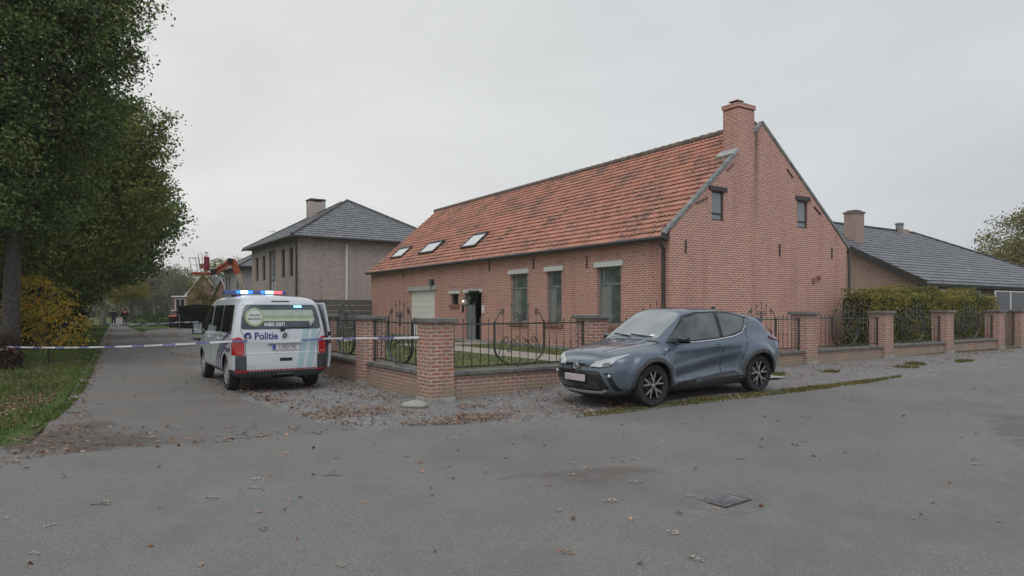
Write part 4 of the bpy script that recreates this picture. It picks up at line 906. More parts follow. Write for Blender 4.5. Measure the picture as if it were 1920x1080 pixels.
def drape(bvh, mode, poly, off, m, name, parent, step=.06, sub=True):
    """panel with the given outline laid on the body surface, `off` metres proud of it, with a rim going back to the body"""
    B = []
    for i in range(len(poly)):
        a, b = Vector(poly[i]), Vector(poly[(i + 1) % len(poly)]); k = max(1, int((b - a).length / step))
        B += [a + (b - a) * q / k for q in range(k)]
    nb = len(B); P = list(B); xs = [p.x for p in B]; ys = [p.y for p in B]
    if sub:
        x = min(xs) + step * .5
        while x < max(xs):
            y = min(ys) + step * .5
            while y < max(ys):
                if inside((x, y), [tuple(p) for p in B]) and min((p - Vector((x, y))).length for p in B) > step * .35: P.append(Vector((x, y)))
                y += step
            x += step
    vo, _, fo, _, _, _ = geometry.delaunay_2d_cdt(P, [], [list(range(nb))], 1, 1e-5)
    pts = [(v.x, v.y) for v in vo]; top = drape_v(bvh, mode, pts, off); low = drape_v(bvh, mode, pts, -.003)
    mb = MB(); ed = {}
    for f in fo:
        for i in range(len(f)): e = (f[i], f[(i + 1) % len(f)]); ed[e] = ed.get(e, 0) + 1
    rim = [e for e in ed if (e[1], e[0]) not in ed]
    n = len(pts); mb.add(top + low, [tuple(f) for f in fo] + [(a, b, b + n, a + n) for a, b in rim])
    o = mb.build(name, m, parent, auto=45); me = o.data
    bm = bmesh.new(); bm.from_mesh(me); bmesh.ops.recalc_face_normals(bm, faces=bm.faces); bm.to_mesh(me); bm.free()
    return o
def strip(bvh, mode, pts, w, off, m, name, parent):
    """thin line (a shut line or moulding) along pts on the body"""
    P = [Vector(p) for p in pts]; L_, R_ = [], []
    for i, p in enumerate(P):
        t = (P[min(i + 1, len(P) - 1)] - P[max(i - 1, 0)]).normalized(); n = Vector((-t.y, t.x)) * w / 2; L_.append(tuple(p + n)); R_.append(tuple(p - n))
    return drape(bvh, mode, L_ + R_[::-1], off, m, name, parent, .08, False)
def text2d(s, size, align='LEFT', bold=0):
    cu = bpy.data.curves.new('txt', 'FONT'); cu.body = s; cu.size = size; cu.align_x = align; cu.offset = bold; cu.resolution_u = 3
    o = bpy.data.objects.new('txt', cu); COL.objects.link(o); dg = bpy.context.evaluated_depsgraph_get(); dg.update()
    me = bpy.data.meshes.new_from_object(o.evaluated_get(dg)); v = [(q.co.x, q.co.y) for q in me.vertices]; f = [tuple(p.vertices) for p in me.polygons]
    bpy.data.objects.remove(o); bpy.data.meshes.remove(me); return v, f
def text_on(bvh, mode, s, x, z, size, off, m, name, parent, sx=-1, align='LEFT', bold=0, wide=1):
    v, f = text2d(s, size, align, bold); P = drape_v(bvh, mode, [(x + sx * a * wide, z + b) for a, b in v], off)
    mb = MB(); mb.add(P, f); return mb.build(name, m, parent)
def wheel(name, par, c, r, w, rim_r, side, spokes, rimm, tyrem, darkm):
    """side: +1 outer face towards +y"""
    t = link(name, None, par); t.location = c; s = side
    mb = MB(); a = w / 2
    mb.lathe([(rim_r - .01, -a * .8), (rim_r + .01, -a * .92), (r * .93, -a), (r * .985, -a * .8), (r, -a * .45), (r, a * .45), (r * .985, a * .8), (r * .93, a), (rim_r + .012, a * .93), (rim_r - .008, a * .82)], 40, axis='y', caps=False)
    mb.build('tyre', tyrem, t, auto=35)
    mb = MB(); o = s * a
    mb.lathe([(rim_r, o * .9), (rim_r - .012, o * .93), (rim_r - .022, o * .80), (rim_r - .03, -o * .6), (.05, -o * .55)], 40, axis='y', caps=False); mb.build('rim_barrel', darkm, t, auto=35)
    mb = MB()
    if spokes != 'y5': mb.lathe([(rim_r + .002, o * .92), (rim_r - .006, o * .99), (rim_r - .02, o * .9)], 40, axis='y', caps=False)
    if spokes == 'y5':
        for k in range(5):
            an = 2 * math.pi * k / 5 + .3
            for dlt in (-.26, .26):
                pts = [(.035, 0), (.085, dlt * .28), (rim_r - .012, dlt)]
                for (r0, a0), (r1, a1) in zip(pts, pts[1:]):
                    p = Vector((r0 * math.cos(an + a0), 0, r0 * math.sin(an + a0))); q = Vector((r1 * math.cos(an + a1), 0, r1 * math.sin(an + a1)))
                    d = (q - p).normalized(); n = Vector((-d.z, 0, d.x)) * .0125
                    y0, y1 = sorted((o * .78, o * .93)); mb.prism([((p - n).x, (p - n).z), ((q - n * .8).x, (q - n * .8).z), ((q + n * .8).x, (q + n * .8).z), ((p + n).x, (p + n).z)], y0, y1)
        mb.lathe([(.001, o * .95), (.03, o * .95), (.036, o * .85), (.036, o * .5)], 16, axis='y', caps=False)
    else:
        mb.lathe([(rim_r - .02, o * .9), (rim_r - .05, o * .82), (rim_r - .08, o * .95), (.09, o * 1.02), (.075, o * 1.08), (.001, o * 1.1)], 32, axis='y', caps=False)
    mb.build('rim', rimm, t, auto=35)
    if spokes != 'y5':
        mb = MB()
        for k in range(8):
            an = 2 * math.pi * k / 8; rr_ = rim_r - .062; M_ = Matrix.Translation((rr_ * math.cos(an), o * .885, rr_ * math.sin(an)))
            mb.lathe([(.001, o * .12), (.020, o * .12), (.020, 0)], 8, M=M_, axis='y', caps=False)
        mb.build('rim_slots', darkm, t)
    else:
        mb = MB(); mb.lathe([(.13, o * .1), (.13, o * .3), (.04, o * .3)], 24, axis='y', caps=False); mb.build('brake_disc', M['cladding'], t)
    return t
M['tyre'] = plain('tyre rubber', (.022, .022, .023), .85, var=.25, vs=20)
M['rim_dark'] = plain('black wheel paint', (.02, .02, .022), .4, .3, var=.1)
M['alloy'] = plain('bright alloy', (.50, .51, .52), .3, .85, var=.05)
M['hub'] = plain('silver wheel cover', (.48, .49, .50), .38, .6, var=.08)
M['cladding'] = plain('dark grey cladding', (.040, .043, .047), .6, var=.12, vs=8)
M['plastic_black'] = plain('black plastic', (.016, .016, .018), .42, var=.1)
M['gloss_black'] = plain('gloss black trim', (.012, .012, .014), .12, var=0, coat=.5)
def paint(name, c, metal, rough, flake=0):
    m, t, p = nodes(name); p.inputs['Base Color'].default_value = c4(c); p.inputs['Metallic'].default_value = metal; p.inputs['Roughness'].default_value = rough
    p.inputs['Coat Weight'].default_value = .8; p.inputs['Coat Roughness'].default_value = .06
    tcn = nn(t, 'TexCoord'); z = nn(t, 'TexNoise', i_Scale=3., i_Detail=5.); t.links.new(tcn.outputs['Object'], z.inputs['Vector'])
    rr = ramp(t, [(.3, (rough * .85,) * 3), (.75, (min(1, rough * 1.35),) * 3)]); t.links.new(z.outputs[0], rr.inputs[0]); t.links.new(rr.outputs[0], p.inputs['Roughness'])
    # road film: a little dust low on the body
    sp_ = nn(t, 'SeparateXYZ'); t.links.new(tcn.outputs['Object'], sp_.inputs[0]); mrr = nn(t, 'MapRange', i_1=.2, i_2=.65, i_3=.28, i_4=0.); t.links.new(sp_.outputs[2], mrr.inputs[0])
    t.links.new(mixrgb(t, mrr.outputs[0], c, (.20, .19, .175)), p.inputs['Base Color'])
    return m
M['carblue'] = paint('grey blue metallic paint', (.090, .124, .164), .22, .26)
M['vanwhite'] = paint('white van paint', (.56, .60, .635), 0, .35)
M['carglass'] = pane('car glass', (.06, .074, .08), .03, (.135, .155, .16))  # paler streaks paint reflected sky into the side glass colour
M['screen'] = pane('windscreen glass', (.23, .26, .27), .04, (.32, .35, .36))
M['lamp'] = plain('lamp glass chrome', (.55, .57, .60), .14, .5, var=.15, vs=12, coat=.5)
M['chrome'] = plain('chrome', (.7, .71, .72), .12, .95, var=0)
M['redlens'] = plain('red lens', (.38, .010, .014), .15, var=.2, vs=30, coat=.6)
M['darkred'] = plain('smoked red lens', (.10, .012, .014), .15, var=.1, coat=.6)

# ---------------------------------------------------------------- the blue grey crossover car
def S(x, yz): return [(x, y, z) for y, z in yz]
car_st = [
 [(-2.0,0,.25),(-2.05,0,.25),(-2.14,0,.32),(-2.17,0,.5),(-2.18,0,.68),(-2.16,0,.86),(-2.14,0,.95),(-2.10,0,1.0),(-2.06,0,1.03),(-2.04,0,1.04)],
 [(-1.95,0,.24),(-2.0,.5,.25),(-2.08,.62,.32),(-2.11,.68,.5),(-2.12,.72,.68),(-2.10,.72,.86),(-2.08,.66,.96),(-2.05,.55,1.02),(-2.02,.35,1.05),(-2.02,0,1.06)],
 S(-1.90,[(0,.22),(.62,.24),(.78,.32),(.845,.50),(.875,.70),(.845,.88),(.74,1.00),(.60,1.12),(.35,1.18),(0,1.19)]),
 S(-1.70,[(0,.20),(.70,.22),(.84,.32),(.89,.52),(.905,.72),(.855,.90),(.74,1.05),(.62,1.28),(.38,1.35),(0,1.36)]),
 S(-1.32,[(0,.19),(.74,.21),(.865,.33),(.922,.53),(.938,.73),(.87,.92),(.76,1.07),(.63,1.37),(.42,1.445),(0,1.46)]),
 S(-.95,[(0,.18),(.76,.20),(.85,.32),(.865,.52),(.872,.74),(.85,.94),(.775,1.06),(.64,1.42),(.44,1.495),(0,1.51)]),
 S(-.5,[(0,.18),(.76,.20),(.85,.32),(.828,.52),(.832,.74),(.85,.92),(.785,1.03),(.645,1.46),(.45,1.54),(0,1.555)]),
 S(-.1,[(0,.18),(.76,.20),(.85,.32),(.825,.52),(.83,.74),(.852,.90),(.79,1.01),(.645,1.475),(.45,1.55),(0,1.565)]),
 S(.22,[(0,.18),(.76,.20),(.85,.32),(.828,.52),(.832,.74),(.85,.89),(.79,.99),(.655,1.45),(.46,1.525),(0,1.54)]),
 S(.52,[(0,.18),(.76,.20),(.848,.32),(.85,.52),(.855,.74),(.845,.88),(.785,.97),(.675,1.30),(.48,1.365),(0,1.385)]),
 S(.80,[(0,.18),(.76,.20),(.855,.32),(.865,.52),(.872,.73),(.85,.87),(.785,.955),(.70,1.135),(.49,1.185),(0,1.205)]),
 S(1.02,[(0,.185),(.75,.205),(.86,.325),(.89,.525),(.90,.73),(.86,.87),(.785,.945),(.70,1.005),(.47,1.035),(0,1.05)]),
 S(1.32,[(0,.19),(.74,.21),(.865,.33),(.925,.53),(.938,.72),(.872,.865),(.78,.925),(.66,.965),(.42,.985),(0,.995)]),
 S(1.65,[(0,.19),(.70,.21),(.835,.33),(.885,.52),(.892,.70),(.845,.83),(.75,.885),(.62,.915),(.40,.935),(0,.945)]),
 S(1.92,[(0,.19),(.60,.20),(.75,.32),(.815,.50),(.822,.66),(.775,.78),(.68,.825),(.56,.85),(.36,.865),(0,.875)]),
 [(2.0,0,.19),(2.02,.42,.20),(2.09,.54,.30),(2.11,.60,.48),(2.09,.59,.64),(2.06,.55,.73),(2.03,.49,.765),(2.0,.40,.79),(1.99,.26,.80),(1.98,0,.81)],
 [(2.05,0,.19),(2.10,.22,.20),(2.17,.27,.30),(2.185,.29,.48),(2.17,.29,.64),(2.145,.27,.71),(2.12,.24,.74),(2.10,.20,.76),(2.08,.13,.77),(2.07,0,.775)],
 [(2.06,0,.19),(2.13,0,.20),(2.195,0,.30),(2.205,0,.48),(2.19,0,.64),(2.17,0,.70),(2.145,0,.73),(2.13,0,.75),(2.12,0,.757),(2.115,0,.76)],
]
def cyl_cut(x, z, r, y0, y1, m, par):
    mb = MB(); mb.lathe([(r, y0), (r, y1)], 40, M=Matrix.Translation((x, 0, z)), axis='y'); o = mb.build('cutter', m, par); return o
def ss(a, b, x): return sm((x - a) / (b - a))
def car_shape(p):                                  # flared wheel arches, undercut doors and a crisp shoulder
    x, y, z = p
    if y > .55 and .30 < z < .98:
        k = ss(.55, .72, y) * (1 - ss(.86, .98, z))
        for ax in (1.32, -1.32):
            d = math.hypot(x - ax, (z - .345) * .92); y += .040 * k * (1 - ss(.47, .57, d))
        if -1.0 < x < 1.0:
            e = ss(-1.0, -.75, x) * (1 - ss(.72, .95, x)); zc = .66 - .13 * x
            y -= k * e * .066 * (1 - ss(zc - .16, zc + .02, z)) * ss(.355, .43, z)
            y -= k * e * .014 * ss(zc, zc + .10, z) * (1 - ss(.80, .88, z))
    return Vector((x, y, z))
def car_car():
    cf, cr_ = Vector((2.27, 10.78)), Vector((4.50, 12.20)); mid = (cf + cr_) / 2; d = (cf - cr_).normalized(); L2 = Vector((-d.y, d.x))
    c = mid - L2 * .86; rz = math.atan2(d.y, d.x)
    zf, zr_ = g(*(c + d * 1.32)), g(*(c - d * 1.32))
    t = thing('parked_car', 'blue grey crossover car parked on the gravel in front of the fence', 'car', (c.x, c.y, (zf + zr_) / 2), rz)
    t.rotation_euler = (0, -math.atan2(zf - zr_, 2.64), rz)
    bm = loft_body(car_st, 7, 8, car_shape)
    for f in bm.faces:
        f.material_index = 1 if f.calc_center_median().z < .25 else 0
    body = bm_obj('body', bm, [M['carblue'], M['cladding']], t)
    bm = bmesh.new(); bm.from_mesh(body.data); bv = BVHTree.FromBMesh(bm); bm.free()
    cs = [cyl_cut(x, .345, .385, s * .56, s * 1.2, M['plastic_black'], t) for x in (1.32, -1.32) for s in (1, -1)]
    body.data.materials.append(M['plastic_black']); cut(body, cs)
    smooth_angle(body, 32)
    D = lambda *a, **k: drape(bv, *a, **k)
    # glass
    D('front', smoothpoly([(-.60,1.075),(-.3,1.09),(0,1.10),(.3,1.09),(.60,1.075),(.61,1.2),(.565,1.42),(.50,1.475),(.25,1.50),(0,1.507),(-.25,1.50),(-.50,1.475),(-.565,1.42),(-.61,1.2)], 3), .004, M['screen'], 'windscreen', t)
    for sd, ylab in (('left', 1), ('right', -1)):
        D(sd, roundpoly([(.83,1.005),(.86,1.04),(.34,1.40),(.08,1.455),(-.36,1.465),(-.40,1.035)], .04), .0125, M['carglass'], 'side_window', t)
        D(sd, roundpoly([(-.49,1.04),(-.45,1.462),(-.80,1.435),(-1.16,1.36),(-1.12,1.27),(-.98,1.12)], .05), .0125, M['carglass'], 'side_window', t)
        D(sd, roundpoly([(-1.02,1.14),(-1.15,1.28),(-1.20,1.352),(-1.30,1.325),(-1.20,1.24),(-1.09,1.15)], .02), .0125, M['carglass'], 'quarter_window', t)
        D(sd, roundpoly([(.90,1.00),(.36,1.435),(.08,1.488),(-.5,1.49),(-.85,1.465),(-1.33,1.352),(-1.20,1.24),(-1.05,1.11),(-.98,1.08),(-.5,1.012),(0,.985),(.6,.965)], .03), .009, M['plastic_black'], 'window_surround', t)
        strip(bv, sd, [(.66,.985),(.2,.985),(-.3,1.0),(-.75,1.04),(-1.0,1.095),(-1.17,1.22)], .016, .015, M['chrome'], 'window_moulding', t)
        strip(bv, sd, [(.96,.93),(.93,.7),(.90,.45),(.80,.33)], .012, .0025, M['plastic_black'], 'door_gap', t)
        strip(bv, sd, [(-.44,.99),(-.43,.7),(-.42,.36)], .012, .0025, M['plastic_black'], 'door_gap', t)
        strip(bv, sd, [(-1.18,1.24),(-1.10,1.0),(-.93,.72),(-.84,.45),(-.80,.37)], .012, .0025, M['plastic_black'], 'door_gap', t)
        D(sd, [(.92,.20),(.90,.30),(.62,.355),(0,.375),(-.55,.415),(-.74,.42),(-.93,.32),(-.93,.20)], .010, M['cladding'], 'sill_cladding', t)
        strip(bv, sd, [(.90,.31),(.62,.365),(0,.385),(-.55,.425),(-.73,.435),(-.93,.33)], .014, .014, M['carblue'], 'sill_moulding', t)
        for x in (1.32, -1.32):                    # wheel arch cladding ring
            n_ = 30; a0, a1 = R(-14), R(194); rr = [(.388, .003), (.395, .016), (.445, .014), (.455, .002)]; pts = []
            mb = MB(); vs = []
            for r_, of in rr:
                q = [(x + r_ * math.cos(a0 + (a1 - a0) * i / n_), max(.215, .345 + r_ * math.sin(a0 + (a1 - a0) * i / n_))) for i in range(n_ + 1)]; vs += drape_v(bv, sd, q, of)
            fs = [(k * (n_ + 1) + i, k * (n_ + 1) + i + 1, (k + 1) * (n_ + 1) + i + 1, (k + 1) * (n_ + 1) + i) for k in range(3) for i in range(n_)]
            mb.add(vs, fs); o = mb.build('arch_cladding', M['cladding'], t, auto=50)
        # door handles, mirror
        hy = bv.ray_cast(Vector((-.30, 4 * ylab, .90)), Vector((0, -ylab, 0)))[0].y
        b = MB(); b.box(-.20, .0, hy - ylab * .002, hy + ylab * .024, .875, .905) if ylab > 0 else b.box(-.20, .0, hy + ylab * .024, hy, .875, .905)
        h = b.build('door_handle', M['carblue'], t, bevel=.008, loc=(-.2, 0, 0))
        D(sd, roundpoly([(-.34,.865),(-.34,.93),(-.24,.93),(-.24,.865)], .02), .002, M['plastic_black'], 'handle_recess', t)
        mb = MB(); Mm = Matrix.Translation((.66, ylab * .93, 1.045)) @ Matrix.Rotation(R(12 * ylab), 4, 'Z')
        mb.add([(-.06,-.10,-.055),(-.065,.10,-.045),(-.065,.10,.05),(-.06,-.10,.06),(.03,-.11,-.06),(.0,.115,-.04),(.0,.115,.045),(.03,-.11,.065),(.09,-.06,-.03),(.07,.07,-.02),(.07,.07,.02),(.09,-.06,.03)],
               [(0,1,2,3),(4,5,1,0),(5,6,2,1),(6,7,3,2),(7,4,0,3),(8,9,5,4),(9,10,6,5),(10,11,7,6),(11,8,4,7),(11,10,9,8)], 0, Mm)
        mb.tube([(.70, ylab * .80, .985), (.67, ylab * .86, 1.0)], [.03, .025], 8)
        mi = mb.build('wing_mirror', M['gloss_black'], t, bevel=.02)
        b = MB(); b.prism([(-.05, -.06), (-.05, -.045), (.05, -.05), (.05, -.062)], -.10, .10, 0, Mm); b.build('mirror_trim', M['carblue'], mi)
        # lamps
        f_ = ylab
        D('front', roundpoly([(f_*.33,.668),(f_*.40,.735),(f_*.55,.778),(f_*.70,.828),(f_*.782,.862),(f_*.785,.84),(f_*.74,.785),(f_*.69,.715),(f_*.61,.675),(f_*.50,.662)][::f_], .02), .006, M['lamp'], 'headlight', t, step=.035)
        D('front', roundpoly([(f_*.56,.668),(f_*.53,.70),(f_*.58,.735),(f_*.66,.735),(f_*.68,.69),(f_*.62,.665)][::f_], .015), .010, pane('lamp inner', (.16, .18, .17), .1), 'lamp_projector', t, step=.03)
        strip(bv, 'front', [(f_*.33,.66),(f_*.40,.728),(f_*.55,.772),(f_*.70,.822)], .018, .011, M['chrome'], 'lamp_strip', t)
        strip(bv, 'front', [(f_*.335,.655),(f_*.50,.652),(f_*.615,.663),(f_*.70,.705)], .014, .009, M['plastic_black'], 'lamp_rim', t)
        D('front', roundpoly([(f_*.58,.575),(f_*.64,.58),(f_*.70,.565),(f_*.765,.29),(f_*.70,.28),(f_*.635,.545),(f_*.585,.555)][::f_], .01), .006, M['plastic_black'], 'fog_surround', t, step=.04)
        pf = drape_v(bv, 'front', [(f_*.675,.525)], .012)[0]
        mb = MB(); mb.lathe([(.001, .022), (.022, .018), (.032, .0), (.032, -.02)], 14, axis='x', M=Matrix.Translation(pf) @ Matrix.Rotation(R(25) * f_, 4, 'Z')); mb.build('fog_lamp', M['lamp'], t, smooth=True)
        D('rear', roundpoly([(f_*.45,.90),(f_*.50,.965),(f_*.70,.97),(f_*.80,.93),(f_*.72,.86),(f_*.6,.87)][::-f_], .015), .02, M['darkred'], 'tail_lamp', t, step=.04)
        D(sd, roundpoly([(-1.74,1.00),(-1.74,.955),(-2.02,.90),(-2.08,.93),(-2.06,.985),(-1.95,1.005)], .015), .02, M['darkred'], 'tail_lamp', t, step=.04)
    # front face
    D('front', roundpoly([(-.50,.595),(.50,.595),(.56,.53),(.65,.325),(.54,.275),(-.54,.275),(-.65,.325),(-.56,.53)][::-1], .02), .004, M['plastic_black'], 'grille', t, step=.05)
    b_ = MB()
    for z in (.33, .36, .39, .42): 
        pts = drape_v(bv, 'front', [(-.52 + i * .08, z) for i in range(14)], .010); b_.tube(pts, .007, 5)
    for i in range(26):
        pts = drape_v(bv, 'front', [(-.5 + i * .04, .31), (-.5 + i * .04, .43)], .008); b_.tube(pts, .005, 4)
    b_.build('grille_mesh', M['gloss_black'], t)
    D('front', [(-.48,.585),(.48,.585),(.52,.565),(.52,.545),(-.52,.545),(-.52,.565)][::-1], .012, M['gloss_black'], 'grille_bar', t)
    D('front', roundpoly([(-.60,.29),(-.50,.245),(.50,.245),(.60,.29),(.58,.315),(.5,.275),(-.5,.275),(-.58,.315)], .01), .020, M['hub'], 'bumper_trim', t)
    D('front', [(-.72,.20),(.72,.20),(.72,.235),(.50,.24),(-.50,.24),(-.72,.235)], .012, M['cladding'], 'bumper_lip', t)
    D('front', roundpoly([(-.34,.655),(-.14,.655),(-.10,.60),(.10,.60),(.14,.655),(.34,.655),(.34,.685),(.12,.70),(-.12,.70),(-.34,.685)], .012), .007, M['gloss_black'], 'nose_bar', t, step=.04)
    em = drape_v(bv, 'front', [(0, .655)], .016)[0]    # three ellipse badge
    b_ = MB()
    for (ax, az, dz) in ((.072, .048, 0), (.026, .045, 0), (.05, .020, .022)):
        b_.tube([em + Vector((0, ax * math.cos(a), dz + az * math.sin(a))) for a in [2 * math.pi * i / 24 for i in range(25)]], .006, 5)
    b_.build('badge', M['chrome'], t, smooth=True)
    pl = drape_v(bv, 'front', [(0, .475)], .02)[0]
    b_ = MB(); b_.box(pl.x - .01, pl.x + .012, -.26, .26, .42, .53); b_.build('number_plate', plain('blurred pale plate', (.52, .46, .48), .5, var=.16, vs=5), t, bevel=.006)
    for sgn in (1, -1):
        strip(bv, 'top', [(1.0, sgn * .72), (1.3, sgn * .67), (1.6, sgn * .60), (1.85, sgn * .48), (1.98, sgn * .36)], .012, .002, M['plastic_black'], 'bonnet_gap', t)
        # raised bonnet crease
        D('top', smoothpoly([(1.02, sgn*.44), (1.5, sgn*.40), (1.86, sgn*.30), (1.84, sgn*.27), (1.5, sgn*.35), (1.02, sgn*.38)][::sgn], 3), .006, M['carblue'], 'bonnet_crease', t, step=.08)
    strip(bv, 'top', [(1.01, -.72), (1.035, -.4), (1.04, 0), (1.035, .4), (1.01, .72)], .04, .004, M['plastic_black'], 'cowl', t)
    for (y0, y1) in ((.5, -.05), (-.02, -.5)):
        pts = drape_v(bv, 'front', [(y0, 1.085), ((y0 + y1) / 2, 1.10), (y1, 1.115)], .014); b_ = MB(); b_.tube(pts, .009, 5); b_.build('wiper', M['plastic_black'], t)
    D('front', [(.40, 1.09), (.40, 1.13), (.50, 1.13), (.50, 1.09)], .006, plain('paper permit', (.75, .75, .74), .7, var=0), 'permit', t)
    strip(bv, 'left', [(1.0, .90), (.90, .895)], .018, .006, M['chrome'], 'wing_badge', t)
    # roof: darker panel, aerial, spoiler
    D('top', roundpoly([(.10, -.50), (.10, .50), (-1.55, .46), (-1.55, -.46)], .06), .003, paint('bronze grey roof paint', (.085, .08, .084), .4, .3), 'roof_panel', t, step=.12)
    b_ = MB(); b_.add([(-1.18,-.02,1.49),(-1.18,.02,1.49),(-1.0,.018,1.51),(-1.0,-.018,1.51),(-1.2,-.008,1.57),(-1.2,.008,1.57),(-1.14,.006,1.57),(-1.14,-.006,1.57)], [(0,1,5,4),(1,2,6,5),(2,3,7,6),(3,0,4,7),(4,5,6,7)]); b_.build('aerial', M['plastic_black'], t)
    b_ = MB(); ys_ = [-.57 + .095 * i for i in range(13)]; xs_ = [-1.36, -1.46, -1.56, -1.66, -1.78, -1.87]; up = []; lo = []
    for x in xs_:
        for y in ys_:
            bz = bv.ray_cast(Vector((max(x, -1.56), y, 6)), Vector((0, 0, -1)))[0].z + .006; bz -= max(0, -1.56 - x) * .16; up.append((x, y, bz)); lo.append((x, y, bz - .012 - .045 * min(1, (-1.36 - x) / .25)))
    n_ = len(up); W = 13; fs = []
    for i in range(5):
        for j in range(12): a = i * W + j; fs += [(a, a + W, a + W + 1, a + 1), (n_ + a + 1, n_ + a + W + 1, n_ + a + W, n_ + a)]
    for i in range(5): a = i * W; fs += [(a, n_ + a, n_ + a + W, a + W), (a + 12, a + W + 12, n_ + a + W + 12, n_ + a + 12)]
    for j in range(12): fs += [(j, j + 1, n_ + j + 1, n_ + j), (5 * W + j, n_ + 5 * W + j, n_ + 5 * W + j + 1, 5 * W + j + 1)]
    b_.add(up + lo, fs); b_.build('spoiler', M['carblue'], t, auto=35)
    # underside and wheels
    b_ = MB(); b_.box(-1.9, 1.9, -.6, .6, .17, .24); b_.tube([(-1.5, .3, .2), (-2.05, .38, .22)], .03, 8); b_.build('underbody', M['black'], t)
    for x in (1.32, -1.32):
        for s in (1, -1): wheel('wheel', t, (x, s * .795, .345), .345, .215, .232, s, 'y5', M['alloy'], M['tyre'], M['rim_dark'])
    return t
car = car_car()

# ---------------------------------------------------------------- the white police van
van_st = [
 [(-2.28,0,.34),(-2.36,0,.34),(-2.40,0,.42),(-2.40,0,.62),(-2.38,0,.95),(-2.36,0,1.18),(-2.29,0,1.5),(-2.20,0,1.80),(-2.14,0,1.90),(-2.02,0,1.955)],
 [(-2.26,0,.34),(-2.35,.60,.34),(-2.39,.70,.42),(-2.39,.72,.62),(-2.37,.74,.95),(-2.35,.73,1.18),(-2.28,.69,1.5),(-2.19,.62,1.80),(-2.13,.50,1.90),(-2.01,0,1.958)],
 [(-2.22,0,.34),(-2.28,.78,.34),(-2.31,.87,.42),(-2.315,.895,.62),(-2.30,.905,.95),(-2.28,.89,1.18),(-2.21,.84,1.5),(-2.12,.755,1.80),(-2.06,.62,1.90),(-1.97,0,1.962)],
 [(-2.1,0,.33),(-2.1,.82,.33),(-2.1,.92,.42),(-2.1,.945,.62),(-2.1,.952,.95),(-2.08,.935,1.18),(-2.02,.885,1.5),(-1.95,.81,1.80),(-1.9,.68,1.91),(-1.85,0,1.97)],
 S(-1.5,[(0,.33),(.82,.33),(.925,.42),(.952,.62),(.958,.95),(.942,1.18),(.892,1.5),(.825,1.82),(.70,1.93),(0,1.98)]),
 S(0,[(0,.33),(.82,.33),(.925,.42),(.952,.62),(.958,.95),(.942,1.18),(.892,1.5),(.825,1.82),(.70,1.93),(0,1.985)]),
 S(.8,[(0,.33),(.82,.33),(.925,.42),(.952,.62),(.958,.95),(.942,1.16),(.892,1.48),(.82,1.80),(.68,1.90),(0,1.955)]),
 S(1.25,[(0,.33),(.82,.33),(.925,.42),(.952,.62),(.956,.92),(.938,1.12),(.89,1.34),(.82,1.56),(.66,1.62),(0,1.66)]),
 S(1.7,[(0,.33),(.81,.33),(.92,.42),(.95,.62),(.95,.88),(.925,1.03),(.87,1.12),(.78,1.20),(.62,1.23),(0,1.26)]),
 S(2.1,[(0,.30),(.76,.30),(.86,.40),(.895,.60),(.885,.84),(.85,.95),(.79,1.00),(.70,1.03),(.55,1.06),(0,1.10)]),
 [(2.25,0,.28),(2.3,.60,.28),(2.35,.68,.40),(2.37,.70,.60),(2.34,.70,.80),(2.31,.68,.90),(2.28,.62,.94),(2.25,.54,.96),(2.23,.42,.98),(2.22,0,1.0)],
 [(2.3,0,.28),(2.38,0,.28),(2.44,0,.40),(2.46,0,.60),(2.44,0,.80),(2.40,0,.89),(2.36,0,.92),(2.33,0,.94),(2.31,0,.955),(2.29,0,.96)],
]
